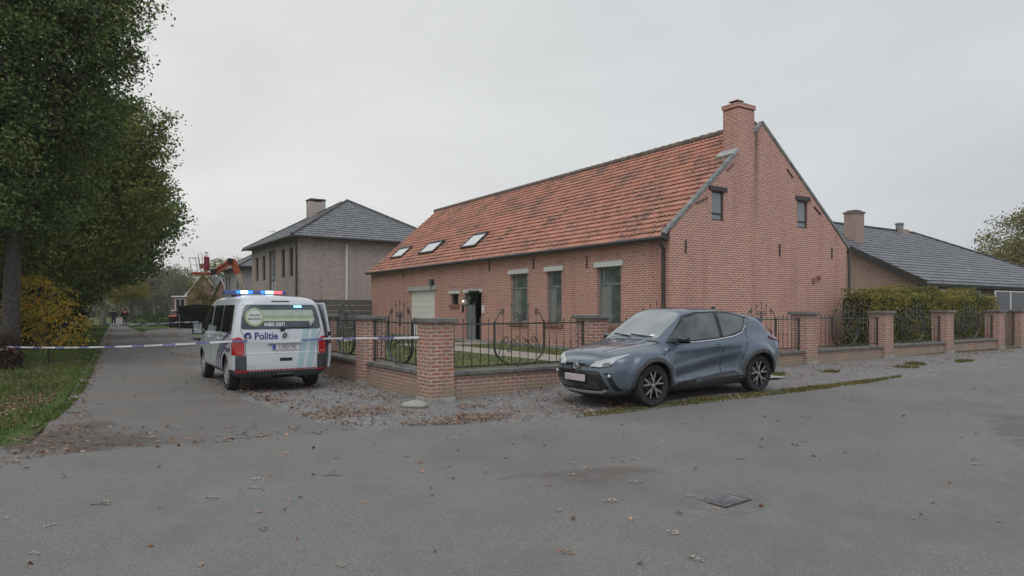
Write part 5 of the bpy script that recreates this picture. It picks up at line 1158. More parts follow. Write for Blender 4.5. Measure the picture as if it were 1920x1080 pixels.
def police_van():
    ax_ = Vector((-5.19, 14.42, 0)); t = thing('police_van', 'white police van with lit blue roof lights seen from behind', 'van', ax_ + E2 * 1.5, AX + math.pi / 2)
    bm = loft_body(van_st, 4, 4)
    for f in bm.faces: f.material_index = 1 if f.calc_center_median().z < .36 else 0
    body = bm_obj('body', bm, [M['vanwhite'], M['plastic_black']], t)
    bm = bmesh.new(); bm.from_mesh(body.data); bv = BVHTree.FromBMesh(bm); bm.free()
    cs = [cyl_cut(x, .35, .41, s * .60, s * 1.2, M['plastic_black'], t) for x in (1.5, -1.5) for s in (1, -1)]
    cut(body, cs); smooth_angle(body, 32)
    D = lambda *a, **k: drape(bv, *a, **k)
    navy = plain('navy lettering', (.030, .032, .19), .4, var=0); teal = plain('pale teal stripe film', (.36, .50, .53), .4, var=.03)
    violet = plain('dark violet stripe film', (.085, .075, .15), .4, var=0); green = plain('pale green sticker', (.32, .40, .23), .5, var=.05); palest = plain('grey white sticker', (.55, .57, .56), .5, var=.05)
    wtxt = plain('white lettering', (.75, .77, .78), .5, var=0); grey = plain('grey numerals', (.34, .36, .40), .5, var=0)
    # tailgate
    gl = D('rear', roundpoly([(-.79,1.275),(.79,1.275),(.765,1.5),(.70,1.775),(-.70,1.775),(-.765,1.5)], .05), .005, pane('tailgate glass', (.035, .05, .06), .05, (.075, .10, .115)), 'tailgate_window', t)
    D('rear', [(.44,1.545),(-.66,1.545),(-.645,1.665),(.45,1.665)], .009, plain('pale sticker band', (.37, .44, .40), .5, var=.08), 'sticker_band', t)
    D('rear', [(.44,1.505),(-.67,1.505),(-.66,1.54),(.44,1.54)], .009, green, 'sticker_band', t)
    D('rear', [(.44,1.435),(-.68,1.435),(-.67,1.50),(.44,1.50)], .009, plain('pale green sticker band', (.40, .48, .37), .5, var=.08), 'sticker_band', t)
    circ = lambda y, z, r, n=28: [(y + r * math.cos(2 * math.pi * i / n), z + r * math.sin(2 * math.pi * i / n)) for i in range(n)]
    st = D('rear', circ(.53, 1.52, .185), .012, green, 'round_sticker', t); D('rear', circ(.53, 1.52, .145), .016, palest, 'sticker_face', t)
    tb = plain('dark lettering', (.06, .07, .065), .5, var=0)
    text_on(bv, 'rear', 'DRUGS', .53, 1.535, .062, .019, tb, 'lettering', t, align='CENTER', bold=.0012); text_on(bv, 'rear', 'MELDPUNT', .53, 1.465, .05, .019, tb, 'lettering', t, align='CENTER', bold=.001)
    text_on(bv, 'rear', '0800 20877', .30, 1.335, .105, .009, wtxt, 'lettering', t, wide=.72, bold=.0015)
    D('rear', [(.345,1.34),(.315,1.34),(.315,1.40),(.345,1.40)], .009, wtxt, 'phone_mark', t)
    b = MB(); e_ = drape_v(bv, 'rear', [(-.60, 1.385)], .010)[0]
    b.tube([e_ + Vector((0, .035 * math.cos(a), .04 * math.sin(a))) for a in [math.pi * (.0 + i / 12) for i in range(13)]], .010, 5); b.tube([e_ + Vector((0, .012, -.04)), e_ + Vector((0, .0, .02))], .01, 5); b.tube([e_ + Vector((0, .05, -.065)), e_ + Vector((0, -.05, -.065))], .006, 4); b.build('flame_emblem', wtxt, t)
    pts = drape_v(bv, 'rear', [(.05, 1.285), (-.25, 1.315), (-.55, 1.30)], .02); b = MB(); b.tube(pts, .011, 5); q = drape_v(bv, 'rear', [(.0, 1.27)], .015)[0]; b.lathe([(.05, -.02), (.035, .03), (.001, .035)], 10, M=Matrix.Translation(q), axis='x'); b.build('rear_wiper', M['plastic_black'], t)
    D('rear', [(.18,1.855),(-.18,1.855),(-.18,1.835),(.18,1.835)], .012, M['darkred'], 'brake_light', t)
    D('rear', roundpoly([(-.26,1.715),(-.26,1.755),(-.42,1.755),(-.42,1.715)][::-1], .008), .014, glow('blue flasher', (.16, .45, 1), 4), 'blue_flasher', t)
    text_on(bv, 'rear', 'Politie', .555, 1.075, .20, .006, navy, 'lettering', t, bold=.004, wide=.92)
    b = MB(); ec = drape_v(bv, 'rear', [(.675, 1.145)], .022)[0]      # round flame emblem
    for a0, a1 in ((R(20), R(150)), (R(170), R(250)), (R(290), R(375))):
        P = []
        for i in range(9):
            a = a0 + (a1 - a0) * i / 8; P.append((.07 * math.cos(a), .07 * math.sin(a)))
        for i in range(8, -1, -1):
            a = a0 + (a1 - a0) * i / 8; P.append((.035 * math.cos(a), .035 * math.sin(a)))
        b.prism([(ec.y + p[0], ec.z + p[1]) for p in P], ec.x, ec.x + .025, axes='yz')
    b.build('police_emblem', navy, t)
    lg = drape_v(bv, 'rear', [(-.045, 1.14)], .012)[0]; b = MB()     # round badge with V over W
    b.tube([lg + Vector((0, .066 * math.cos(a), .066 * math.sin(a))) for a in [2 * math.pi * i / 28 for i in range(29)]], .008, 6)
    b.tube([lg + Vector((0, y, z)) for y, z in ((.032, .056), (0, .004), (-.032, .056))], .007, 5); b.tube([lg + Vector((0, y, z)) for y, z in ((.058, .026), (.028, -.054), (0, -.004), (-.028, -.054), (-.058, .026))], .007, 5)
    bd = b.build('badge', M['chrome'], t, smooth=True); D('rear', circ(-.045, 1.14, .066, 20), .006, M['gloss_black'], 'badge_field', t)
    D('rear', roundpoly([(.66,.93),(.50,.80),(-.55,.80),(-.66,.93),(-.62,.94),(-.52,.83),(.48,.83),(.62,.94)], .02), .004, plain('painted recess shade', (.60, .61, .63), .5, var=0), 'recess_shade', t)  # flat grey band paints the shade round the plate recess
    pb = drape_v(bv, 'rear', [(-.06, .915)], .02)[0]; b = MB(); b.box(pb.x - .008, pb.x + .012, -.33, .21, .855, .97); pl = b.build('number_plate', plain('white plate', (.66, .67, .69), .45, var=.05), t, bevel=.004)
    b = MB(); b.box(pb.x - .011, pb.x - .0082, .145, .205, .86, .965); b.build('plate_band', plain('blue plate band', (.05, .09, .33), .4, var=0), t)
    v, f = text2d('1-XID-742', .105, 'CENTER', .001); b = MB(); b.add([(pb.x - .0095, -.09 - a * .80, .878 + q) for a, q in v], f); b.build('lettering', plain('dark red plate lettering', (.10, .05, .06), .5, var=0), t)
    b = MB(); b.box(pb.x - .03, pb.x + .03, -.36, .30, .975, 1.0); b.build('plate_lamp_bar', M['chrome'], t)
    D('rear', roundpoly([(.06,.625),(.06,.69),(-.19,.69),(-.19,.625)], .01), .006, M['plastic_black'], 'tailgate_handle', t)
    for dy in (0, -.19): D('rear', [(-.40+dy,1.265),(-.53+dy,1.265),(-.60+dy*.95,.86),(-.46+dy*.95,.86)] if 0 else [(-.55+dy,1.262),(-.42+dy,1.262),(-.36+dy,.9),(-.27+dy,.47),(-.39+dy,.47),(-.47+dy,.86)], .005, teal, 'tailgate_stripe', t)
    n_ = 22
    for k in range(n_): D('rear', [(.70 - k * 1.40 / n_, .44), (.70 - (k + .72) * 1.40 / n_, .44), (.70 - (k + .72) * 1.40 / n_, .465), (.70 - k * 1.40 / n_, .465)], .006, M['redlens'], 'reflective_strip', t, sub=False)
    text_on(bv, 'rear', '1171', .68, .50, .075, .005, grey, 'numerals', t)
    # corner lamps, bumper
    for s in (1, -1):
        D('rear', roundpoly([(s*.74,.76),(s*.745,1.06),(s*.81,1.12),(s*.895,1.12),(s*.90,.76)][::s], .02), .014, M['redlens'], 'tail_light', t, step=.05)
        D('rear', roundpoly([(s*.735,.785),(s*.735,.835),(s*.87,.835),(s*.87,.785)][::s], .01), .018, plain('clear reversing lens', (.42, .10, .09), .2, var=.2, vs=40), 'reversing_lens', t)
        D('rear', [(s*.71,.46),(s*.712,.75),(s*.90,.75),(s*.895,.46)][::s], .012, plain('dark bumper plastic', (.045, .052, .06), .55, var=.1) if s > 0 else bpy.data.materials['dark bumper plastic'], 'corner_bumper', t)
        D('rear', [(s*.70,.425),(s*.70,.455),(s*.885,.455),(s*.885,.425)][::s], .040, M['redlens'], 'reflector', t)
        strip(bv, 'rear', [(s*.705,.47),(s*.715,.8),(s*.73,1.1),(s*.80,1.25),(s*.775,1.5),(s*.72,1.79)], .010, .003, M['plastic_black'], 'tailgate_gap', t)
    strip(bv, 'rear', [(-.72,.795),(.72,.795)], .018, .005, plain('pressed edge highlight', (.8, .81, .82), .4, var=0), 'tailgate_highlight', t)  # paler strip paints a highlight along the pressed edge
    D('rear', [(-.92,.30),(.92,.30),(.925,.435),(.70,.435),(-.70,.435),(-.925,.435)], .035, bpy.data.materials['dark bumper plastic'], 'rear_bumper', t)
    for sd, s in (('left', 1), ('right', -1)):
        D(sd, [(-2.30,.30),(-2.30,.46),(-1.93,.46),(-1.90,.30)], .02, bpy.data.materials['dark bumper plastic'], 'rear_bumper', t)
        D(sd, roundpoly([(-2.31,.76),(-2.30,1.10),(-2.16,1.10),(-2.18,.76)], .02), .008, M['redlens'], 'tail_light', t)
        D(sd, roundpoly([(1.45,1.16),(1.42,1.20),(.92,1.74),(.30,1.765),(.27,1.19)], .03), .005, M['pane_dark'], 'side_window', t)
        D(sd, roundpoly([(.15,1.20),(.15,1.77),(-.92,1.77),(-.92,1.20)], .05), .005, M['pane_dark'], 'side_window', t)
        D(sd, roundpoly([(-1.0,1.20),(-1.0,1.77),(-1.93,1.77),(-2.02,1.5),(-2.08,1.20)], .05), .005, M['pane_dark'], 'side_window', t)
        strip(bv, sd, [(.22,.40),(.22,.9),(.21,1.82)], .010, .003, M['plastic_black'], 'door_gap', t)
        strip(bv, sd, [(-.96,.40),(-.96,.9),(-.96,1.82)], .010, .003, M['plastic_black'], 'door_gap', t)
        strip(bv, sd, [(-2.0,1.12),(-1.0,1.12),(0,1.12)], .016, .004, M['shutter'], 'door_rail', t)
        strip(bv, sd, [(1.1,.40),(1.1,.85),(1.25,1.15)], .010, .003, M['plastic_black'], 'door_gap', t)
        for k in range(3):
            C_ = spline([Vector(q) for q in ((-2.06, 1.22 - k * .17, 0), (-1.66 - k * .10, 1.14 - k * .15, 0), (-1.20 - k * .16, .98 - k * .05, 0), (-.70 - k * .22, .72, 0), (-.46 - k * .25, .52, 0), (-.46 - k * .25, .41, 0))], 4); W_ = [.036 - .008 * i / len(C_) for i in range(len(C_))]; U_ = []; D_ = []
            for i, q in enumerate(C_):
                tn = (C_[min(i + 1, len(C_) - 1)] - C_[max(i - 1, 0)]).normalized(); nn_ = Vector((-tn.y, tn.x, 0)) * W_[i]; U_.append(tuple((q + nn_)[:2])); D_.append(tuple((q - nn_)[:2]))
            P = U_ + D_[::-1]
            D(sd, P if s > 0 else P, .005, violet, 'side_stripe', t)
        hy = bv.ray_cast(Vector((.35, 4 * s, 1.05)), Vector((0, -s, 0)))[0].y; b = MB()
        for x in (.36, -.82): b.box(x, x + .16, min(hy, hy + s * .03), max(hy, hy + s * .03), 1.03, 1.07)
        b.build('door_handle', M['vanwhite'], t, bevel=.008)
        mb = MB(); Mm = Matrix.Translation((1.23, s * 1.09, 1.22)); mb.box(-.06, .06, -.11, .11, -.14, .14, 0, Mm); mb.tube([(1.26, s * .90, 1.12), (1.24, s * 1.0, 1.13)], .03, 8)
        mi = mb.build('wing_mirror', M['plastic_black'], t, bevel=.03); b = MB(); b.box(-.066, -.061, -.09, .09, -.115, .12, 0, Mm); b.build('mirror_glass', plain('mirror glass', (.45, .50, .49), .05, .9, var=0), mi)
        D('front', roundpoly([(s*.45,.72),(s*.5,.90),(s*.80,.93),(s*.82,.72)][::s], .03), .006, M['lamp'], 'headlight', t)
    D('front', roundpoly([(-.78,1.24),(.78,1.24),(.74,1.55),(.66,1.84),(-.66,1.84),(-.74,1.55)], .05), .005, M['pane_dark'], 'windscreen', t)
    D('front', roundpoly([(-.42,.72),(.42,.72),(.46,.86),(-.46,.86)], .02), .005, M['plastic_black'], 'grille', t)
    # sliding door on the far side standing open: panel carried outside the body, black panel on the body paints the unlit opening
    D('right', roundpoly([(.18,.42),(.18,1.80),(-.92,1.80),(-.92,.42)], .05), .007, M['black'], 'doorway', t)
    sect = [(.925,.42),(.952,.62),(.958,.95),(.942,1.18),(.892,1.5),(.825,1.82)]
    b = MB(); outer = [(-(y + .125), z) for y, z in sect]; inner = [(-(y + .07), z) for y, z in sect]
    b.prism(outer + inner[::-1], -2.16, -1.02, axes='yz'); sd_ = b.build('sliding_door', M['vanwhite'], t, bevel=.02)
    b = MB(); b.prism([(-1.072, 1.24), (-.95, 1.76), (-.94, 1.76), (-1.062, 1.24)], -2.06, -1.15, axes='yz'); b.build('door_window', M['pane_dark'], sd_)
    b = MB(); b.box(-2.12, -2.05, -1.03, -.90, .98, 1.10); b.box(-2.19, -2.16, -1.06, -1.01, 1.12, 1.2); b.box(-2.19, -2.16, -1.07, -1.02, .95, 1.02); b.build('door_hinge', M['plastic_black'], sd_)
    # roof light bar
    lb = MB(); lb.box(.02, .36, -.70, .70, 2.015, 2.05); lb.box(.12, .26, -.5, -.4, 1.95, 2.02); lb.box(.12, .26, .4, .5, 1.95, 2.02); bar = lb.build('light_bar', plain('light bar base', (.10, .11, .13), .5, var=.1), t, bevel=.01)
    for (y0, y1, m_, nm) in ((.18, .33, glow('blue white flash', (.42, .70, 1), 6), 'lit_beacon'), (.07, .175, glow('blue halo glow', (.03, .16, 1), 2.2), 'beacon_halo'), (.335, .43, bpy.data.materials['blue halo glow'], 'beacon_halo'), (-.23, -.40, bpy.data.materials['blue white flash'], 'lit_beacon'), (-.12, -.225, bpy.data.materials['blue halo glow'], 'beacon_halo'), (-.405, -.60, glow('red flash', (1, .06, .08), 3), 'red_beacon'), (.435, .68, plain('blue lens', (.03, .07, .30), .1, var=0, coat=.5), 'blue_lens'), (-.115, .065, bpy.data.materials['blue lens'], 'blue_lens'), (-.61, -.69, bpy.data.materials['blue lens'], 'blue_lens')):  # glowing blue flanks imitate the halo around the lit white cores
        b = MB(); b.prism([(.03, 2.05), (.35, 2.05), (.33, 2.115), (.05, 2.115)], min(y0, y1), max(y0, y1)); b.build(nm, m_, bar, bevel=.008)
    b = MB(); b.prism([(-.1, 2.0), (.2, 2.0), (.15, 2.02), (-.08, 2.02)], -.35, .35); b.build('roof_hatch', M['vanwhite'], t)
    b = MB(); b.box(.5, .52, .2, .205, 1.9, 2.3); b.build('aerial', M['plastic_black'], t)
    b = MB(); b.box(-2.2, 2.1, -.6, .6, .27, .36); b.tube([(-1.9, -.45, .26), (-2.36, -.5, .27)], .04, 8); b.box(-1.6, -1.4, -.75, .75, .3, .4); b.build('underbody', M['black'], t)
    for x in (1.5, -1.5):
        for s in (1, -1): wheel('wheel', t, (x, s * .815, .345), .345, .215, .225, s, 'cap', M['hub'], M['tyre'], M['rim_dark'])
    return t
van = police_van()
# ---------------------------------------------------------------- foliage
def leaf_obj(name, C, size, seed, m, parent=None, val=None, aspect=.6, droop=0, flat=0):
    """one mesh of many leaf shaped faces at the points C; UV.x holds a random number per leaf (its own hue)"""
    r = np.random.default_rng(seed); N = len(C); C = np.asarray(C, 'f')
    a = r.normal(size=(N, 3)); a[:, 2] = a[:, 2] * (1 - flat) - droop; a /= np.linalg.norm(a, axis=1)[:, None] + 1e-6
    b = r.normal(size=(N, 3)); b[:, 2] *= (1 - flat); b -= a * (a * b).sum(1)[:, None]; b /= np.linalg.norm(b, axis=1)[:, None] + 1e-6
    s = (size * r.uniform(.65, 1.3, N))[:, None]
    n = np.cross(a, b) * s * .12
    V = np.stack([C - a * s * .5, C + b * s * .5 * aspect + n, C + a * s * .5, C - b * s * .5 * aspect + n], 1).reshape(-1, 3)
    me = bpy.data.meshes.new(name); me.vertices.add(4 * N); me.vertices.foreach_set('co', V.astype('f').ravel())
    me.loops.add(4 * N); me.loops.foreach_set('vertex_index', np.arange(4 * N, dtype='i')); me.polygons.add(N); me.polygons.foreach_set('loop_start', np.arange(0, 4 * N, 4, dtype='i'))
    me.update(calc_edges=True)
    u = r.uniform(0, 1, N) if val is None else np.clip(val * .6 + r.uniform(0, 1, N) * .4, 0, 1)
    uv = np.zeros((4 * N, 2), 'f'); uv[:, 0] = np.repeat(u, 4); me.uv_layers.new(name='UVMap').data.foreach_set('uv', uv.ravel()); me.materials.append(m); me.validate()
    return link(name, me, parent)
def crown_pts(blobs, ncl, per, clr, seed, shell=.7):
    r = np.random.default_rng(seed); B = np.array([(*b[:3], *(b[3] if isinstance(b[3], tuple) else (b[3],) * 3)) for b in blobs], 'f')
    w = B[:, 3] * B[:, 4] * .5 + B[:, 3] * B[:, 5] * .5; w /= w.sum(); k = r.choice(len(B), ncl, p=w)
    d = r.normal(size=(ncl, 3)); d /= np.linalg.norm(d, axis=1)[:, None]
    rad = np.where(r.uniform(size=ncl) < shell, r.uniform(.75, 1.06, ncl), r.uniform(.2, .8, ncl))[:, None]
    c = B[k, :3] + d * rad * B[k, 3:6]
    P = np.repeat(c, per, 0) + r.normal(size=(ncl * per, 3)) * np.array([clr, clr, clr * .6]); return P, np.repeat(r.uniform(0, 1, ncl), per), c
def tree(name, label, cat, base, trunk_r, hgt, blobs, ncl, per, clr, leaf, mleaf, seed, group=None, bark=None, lean=(0, 0), shell=.7, aspect=.6, nb=14, droop=0):
    """blobs relative to the base; trunk with limbs reaching into the blobs"""
    rr = random.Random(seed); t = thing(name, label, cat, base, 0, group); P, val, cl = crown_pts(blobs, ncl, per, clr, seed, shell)
    leaf_obj('crown', P, leaf, seed + 1, mleaf, t, val, aspect, droop)
    mb = MB(); pts = []; n = 9
    for i in range(n + 1):
        f = i / n; pts.append((lean[0] * f + .06 * hgt * .1 * math.sin(f * 5 + seed), lean[1] * f + .05 * hgt * .1 * math.cos(f * 4 + seed), hgt * f - .1))
    mb.tube(pts, [trunk_r * (1.35 if i == 0 else 1.08 - .8 * i / n) for i in range(n + 1)], 10)
    tr_ = mb.build('trunk', bark or M['bark'], t, smooth=True)
    mb = MB()
    for k in range(nb):                            # limbs
        q = Vector(cl[rr.randrange(len(cl))]); f = rr.uniform(.3, .85); i = int(f * n); s = Vector(pts[i])
        mid = s.lerp(q, .5) + Vector((rr.uniform(-.3, .3), rr.uniform(-.3, .3), rr.uniform(-.1, .5))) * (hgt / 10)
        r0 = trunk_r * (1.0 - .8 * f) * .55; mb.tube([s, s.lerp(mid, .5) + Vector((0, 0, .05)), mid, mid.lerp(q, .6), q], [r0, r0 * .8, r0 * .55, r0 * .35, r0 * .15], 6)
        for _ in range(3):
            q2 = Vector(cl[rr.randrange(len(cl))])
            if (q2 - mid).length < hgt * .28: mb.tube([mid, mid.lerp(q2, .5) + Vector((0, 0, .1)), q2], [r0 * .35, r0 * .22, r0 * .08], 5)
    if len(cl) > 1000:
        B_ = np.array([b_[:3] for b_ in blobs])
        for q in cl[::2]:                          # fine twigs carrying the outer leaf clusters
            q = Vector(q); c_ = Vector(B_[np.argmin(((B_ - np.array(q)) ** 2).sum(1))]); s = q.lerp(c_, .45); mb.tube([s, s.lerp(q, .5) + Vector((0, 0, .08)), q.lerp(c_, -.06)], [.022, .014, .004], 3, caps=False)
    mb.build('limbs', bark or M['bark'], t, smooth=True); return t
M['oak'] = leafmat('oak leaves', [(0, (.056, .090, .034)), (.35, (.095, .140, .048)), (.7, (.138, .185, .060)), (.92, (.20, .205, .07)), (.97, (.16, .075, .02)), (1, (.20, .07, .02))], .22)
M['oak_pale'] = leafmat('paler oak leaves', [(0, (.10, .138, .045)), (.4, (.16, .205, .062)), (.8, (.245, .268, .08)), (.96, (.26, .22, .06)), (1, (.17, .085, .025))], .25)
M['yellow'] = leafmat('yellow autumn leaves', [(0, (.14, .17, .045)), (.3, (.30, .29, .06)), (.6, (.56, .38, .06)), (.85, (.60, .31, .055)), (1, (.46, .2, .05))], .3)
M['dead'] = leafmat('dead brown leaves', [(0, (.050, .032, .026)), (.5, (.085, .055, .045)), (1, (.13, .085, .07))], .1)
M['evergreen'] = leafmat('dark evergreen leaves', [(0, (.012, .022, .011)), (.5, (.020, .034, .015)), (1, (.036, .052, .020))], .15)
M['hedge_leaf'] = leafmat('autumn hedge leaves', [(0, (.07, .085, .03)), (.3, (.13, .145, .045)), (.6, (.25, .235, .065)), (.85, (.36, .27, .08)), (1, (.34, .18, .075))], .25)
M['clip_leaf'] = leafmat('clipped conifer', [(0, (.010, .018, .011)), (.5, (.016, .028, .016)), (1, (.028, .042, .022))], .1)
M['olive'] = leafmat('olive green leaves', [(0, (.13, .135, .045)), (.5, (.20, .195, .06)), (1, (.33, .255, .08))], .3)
M['greyish'] = leafmat('thin grey autumn foliage', [(0, (.11, .11, .08)), (.5, (.17, .165, .11)), (.85, (.22, .20, .11)), (1, (.25, .19, .10))], .3)
M['lime'] = leafmat('yellow green leaves', [(0, (.12, .13, .025)), (.5, (.22, .21, .035)), (1, (.33, .24, .04))], .3)
M['twig'] = plain('dark twigs', (.030, .028, .018), .95, var=.3)
# oaks along the lane
oak_group = 'oaks along the lane'
tree('oak_tree', 'nearest tall oak with thick trunk rising from a brown bush at the left edge', 'tree', (-14.25, 19.0, 0), .23, 12.5,
     [(-.3, -1.3, 6.0, (1.9, .9, 2.6)), (-.6, .3, 10.2, 3.4), (1.1, .2, 11.4, 2.0), (2.2, .2, 9.3, 1.2), (-3.6, -.6, 8.4, 3.0), (-1.6, .2, 5.6, (2.6, 2.4, 2.1)), (-3.2, 0, 4.2, (2.2, 2.2, 1.3)), (2.5, .4, 11.0, .55), (2.9, .3, 8.7, .35), (3.5, .2, 10.4, .45), (3.6, .2, 10.6, .28), (3.3, 0, 9.6, .3), (3.8, .3, 11.6, .4), (2.6, .2, 7.7, .4), (2.3, .1, 7.0, .3), (1.0, .6, 7.4, 1.6), (.3, .8, 5.0, (1.6, 1.5, 1.4)), (-.6, -.8, 7.6, (2.2, 1.4, 1.6)), (.6, -.6, 9.6, (2.6, 1.6, 1.6))], 3300, 44, .25, .112, M['oak'], 11, oak_group, nb=30)
tree('oak_tree', 'second oak in the row whose crown reaches furthest right against the sky', 'tree', (-19.8, 28.0, 0), .24, 10.5,
     [(-.3, 0, 7.6, (4.2, 4.2, 3.4)), (2.4, 0, 8.4, (2.7, 2.6, 2.2)), (3.5, 0, 9.0, 1.2), (4.2, -.2, 7.8, .7), (4.9, 0, 9.2, .4), (5.3, 0, 8.6, .3), (4.8, .1, 8.2, .3), (5.4, 0, 9.6, .25), (4.6, 0, 7.2, .4), (4.9, 0, 6.6, .35), (3.4, 0, 10.0, .5), (4.0, 0, 10.3, .3), (3.7, 0, 6.2, (1.7, 2, 1.7)), (-3, 0, 9.2, 3.0), (1.0, -1, 4.6, (3.2, 2.6, 1.7)), (-2.6, -1, 4.2, (3, 2.4, 1.9)), (2.6, -.4, 10.0, .8)], 2700, 40, .26, .14, M['oak_pale'], 23, oak_group, nb=26)
tree('oak_tree', 'third oak in the row with a rounded crown low over the lane', 'tree', (-25.8, 38.5, 0), .26, 10,
     [(.2, 0, 7.0, (5.0, 4.4, 3.9)), (4.2, -.4, 7.2, (2.2, 2, 2.1)), (5.6, -.4, 6.8, 1.1), (6.4, -.4, 7.4, .5), (6.2, -.4, 6.0, .45), (4.0, 0, 4.8, (1.9, 1.8, 1.5)), (-.4, -1, 3.7, (3.6, 3, 1.6)), (-3.8, 0, 5, 3.4)], 1500, 30, .45, .21, M['oak'], 37, oak_group, nb=20)
tree('oak_tree', 'fourth oak in the row mostly hidden behind nearer crowns', 'tree', (-33.0, 50.5, 0), .28, 10,
     [(0, 0, 6.8, (5.4, 4.6, 4.2)), (3.6, 0, 6.2, (2.3, 2.4, 2.1)), (-4, 0, 5, 3.8), (-1.4, 0, 3.2, (3.2, 3, 1.5))], 850, 28, .5, .27, M['oak_pale'], 41, oak_group, nb=14)
tree('oak_tree', 'farthest oak of the row with its trunk visible beside the two walkers', 'tree', (-39.9, 65.0, 0), .26, 10,
     [(-2.6, 0, 7, (3.8, 4, 3.6)), (-.2, 0, 6.0, (2.0, 2.5, 1.8)), (-4.4, 0, 3.8, (2.8, 3, 1.7))], 600, 28, .5, .30, M['oak'], 43, oak_group, nb=12, bark=M['bark_pale'])
tree('young_tree', 'small yellow green tree leaning over the far end of the lane', 'tree', (-50.6, 88.0, 0), .12, 4.6, [(-.3, 0, 4.6, (2.5, 2, 1.5)), (1.2, 0, 4.0, (1.6, 1.5, .8)), (-1.4, 0, 3.4, (1.4, 1.4, .9))], 230, 26, .34, .20, M['lime'], 47, nb=8, lean=(.9, 0))
# dark shrubs closing the view under the oaks
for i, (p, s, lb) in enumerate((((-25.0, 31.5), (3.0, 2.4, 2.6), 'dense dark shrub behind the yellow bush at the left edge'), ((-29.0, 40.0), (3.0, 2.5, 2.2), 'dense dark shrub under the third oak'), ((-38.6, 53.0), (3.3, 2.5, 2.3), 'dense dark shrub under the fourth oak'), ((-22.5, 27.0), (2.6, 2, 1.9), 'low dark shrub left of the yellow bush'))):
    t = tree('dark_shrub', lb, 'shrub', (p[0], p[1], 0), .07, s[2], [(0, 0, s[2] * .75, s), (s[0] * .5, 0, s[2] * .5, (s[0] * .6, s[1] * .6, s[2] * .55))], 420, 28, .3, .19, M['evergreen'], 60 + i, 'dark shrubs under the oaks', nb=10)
# yellow bush, dead bush at the trunk, far trees
p = gp(66, 683)
t = tree('yellow_shrub', 'yellow and orange leaved bush beside the nearest oak trunk', 'shrub', (p[0], p[1] + .6, 0), .035, 2.2,
     [(-.2, 0, 1.9, (1.1, .8, .7)), (.55, -.1, 1.35, (.75, .6, .45)), (-.9, 0, 1.5, (.7, .6, .9)), (.1, -.3, .85, (.8, .5, .4)), (.9, -.3, .75, (.45, .4, .2)), (-.3, -.2, 2.5, (.5, .5, .3))], 215, 16, .13, .11, M['yellow'], 71, nb=22, aspect=.4, droop=.8)
P, v_, _ = crown_pts([(0, 0, .48, (.42, .42, .5)), (-.55, .1, .36, (.4, .4, .4)), (.22, 0, .3, (.25, .3, .3))], 190, 26, .07, 73, .8)
t = thing('dead_bush', 'dark brown dead leafy bush wrapped around the foot of the nearest oak', 'shrub', (-14.2, 18.6, 0)); leaf_obj('foliage', P, .06, 74, M['dead'], t, v_)
b = MB(); rr = random.Random(5)
for k in range(26):
    a = rr.uniform(0, 6.28); b.tube([(.1 * math.cos(a), .1 * math.sin(a), 0), (.3 * math.cos(a), .3 * math.sin(a), .45), (.4 * math.cos(a + .3), .4 * math.sin(a + .3), .9)], [.012, .009, .003], 4)
b.build('twigs', M['twig'], t)
tree('round_tree', 'pale olive round tree between the far hedge and the red house', 'tree', atp(381, 0, 67).xy.to_3d(), .12, 3.6, [(0, 0, 3.3, (1.45, 1.3, 1.9)), (.2, 0, 2.1, (1.5, 1.3, 1.1))], 260, 26, .22, .13, M['olive'], 81, nb=8)
tree('leafy_tree', 'dark leafy tree behind the arm of the orange lift', 'tree', atp(412, 0, 100).xy.to_3d(), .2, 8, [(0, 0, 6.6, (2.4, 2, 2.4)), (1.5, 0, 4.6, (2.6, 2, 2))], 260, 24, .4, .26, M['oak_pale'], 83, nb=10)
tree('birch_tree', 'thin sparse birch behind the orange lift elbow', 'tree', atp(440, 0, 104).xy.to_3d(), .14, 9, [(0, 0, 8, (2.4, 2, 2.0)), (2.8, 0, 8.4, (1.7, 1.5, 1.4)), (-1, 0, 5.4, (2.2, 2, 1.8))], 200, 10, .4, .24, M['greyish'], 85, nb=24, bark=M['bark_pale'])
tree('autumn_tree', 'yellow green autumn tree rising behind the bungalow roof at the right edge', 'tree', (49.5, 63, 0), .35, 9.5, [(0, 0, 8.0, (4.2, 4, 3.0)), (-3.0, 0, 6.2, (2.8, 2.6, 1.9)), (2.6, 0, 7.6, (3.4, 3, 3)), (.3, 0, 10.4, (1.7, 1.6, 1.0)), (-1.5, -1, 4.6, (4, 3, 1.8)), (-5.0, 0, 5.0, (1.6, 1.6, 1.1))], 900, 28, .4, .22, M['olive'], 87, nb=22)
tree('russet_tree', 'small reddish brown tree peeping over the bungalow roof', 'tree', (45.8, 67, 0), .15, 6, [(0, 0, 5.6, (2.0, 2, 1.5))], 120, 22, .3, .2, leafmat('russet leaves', [(0, (.13, .07, .045)), (1, (.22, .12, .075))], .25), 89, nb=8)
bare = []
rr = random.Random(12)
for i in range(11):
    px = 232 + i * 11.5 + rr.uniform(-3, 3); Y = rr.uniform(118, 150); q = atp(px, 0, Y); h = rr.uniform(.8, 1.15)
    lb = 'far greyish half bare tree of the wood beyond the lane'
    if i < 3: bare.append(tree('bare_tree', lb, 'tree', (q.x, q.y, 0), .16, 9.5, [(0, 0, 7.0, (2.7, 2.4, 3.0)), (rr.uniform(-1, 1), 0, 4.6, (2.2, 2, 2.0))], 150, 22, .5, .34, M['greyish'] if i != 1 else M['olive'], 100 + i, 'far half bare trees beyond the lane', bark=M['bark_pale'], nb=26))
    else: dup(bare[i % 3], (q.x, q.y, 0), rr.uniform(0, 6), lb, None, (1, 1, h))
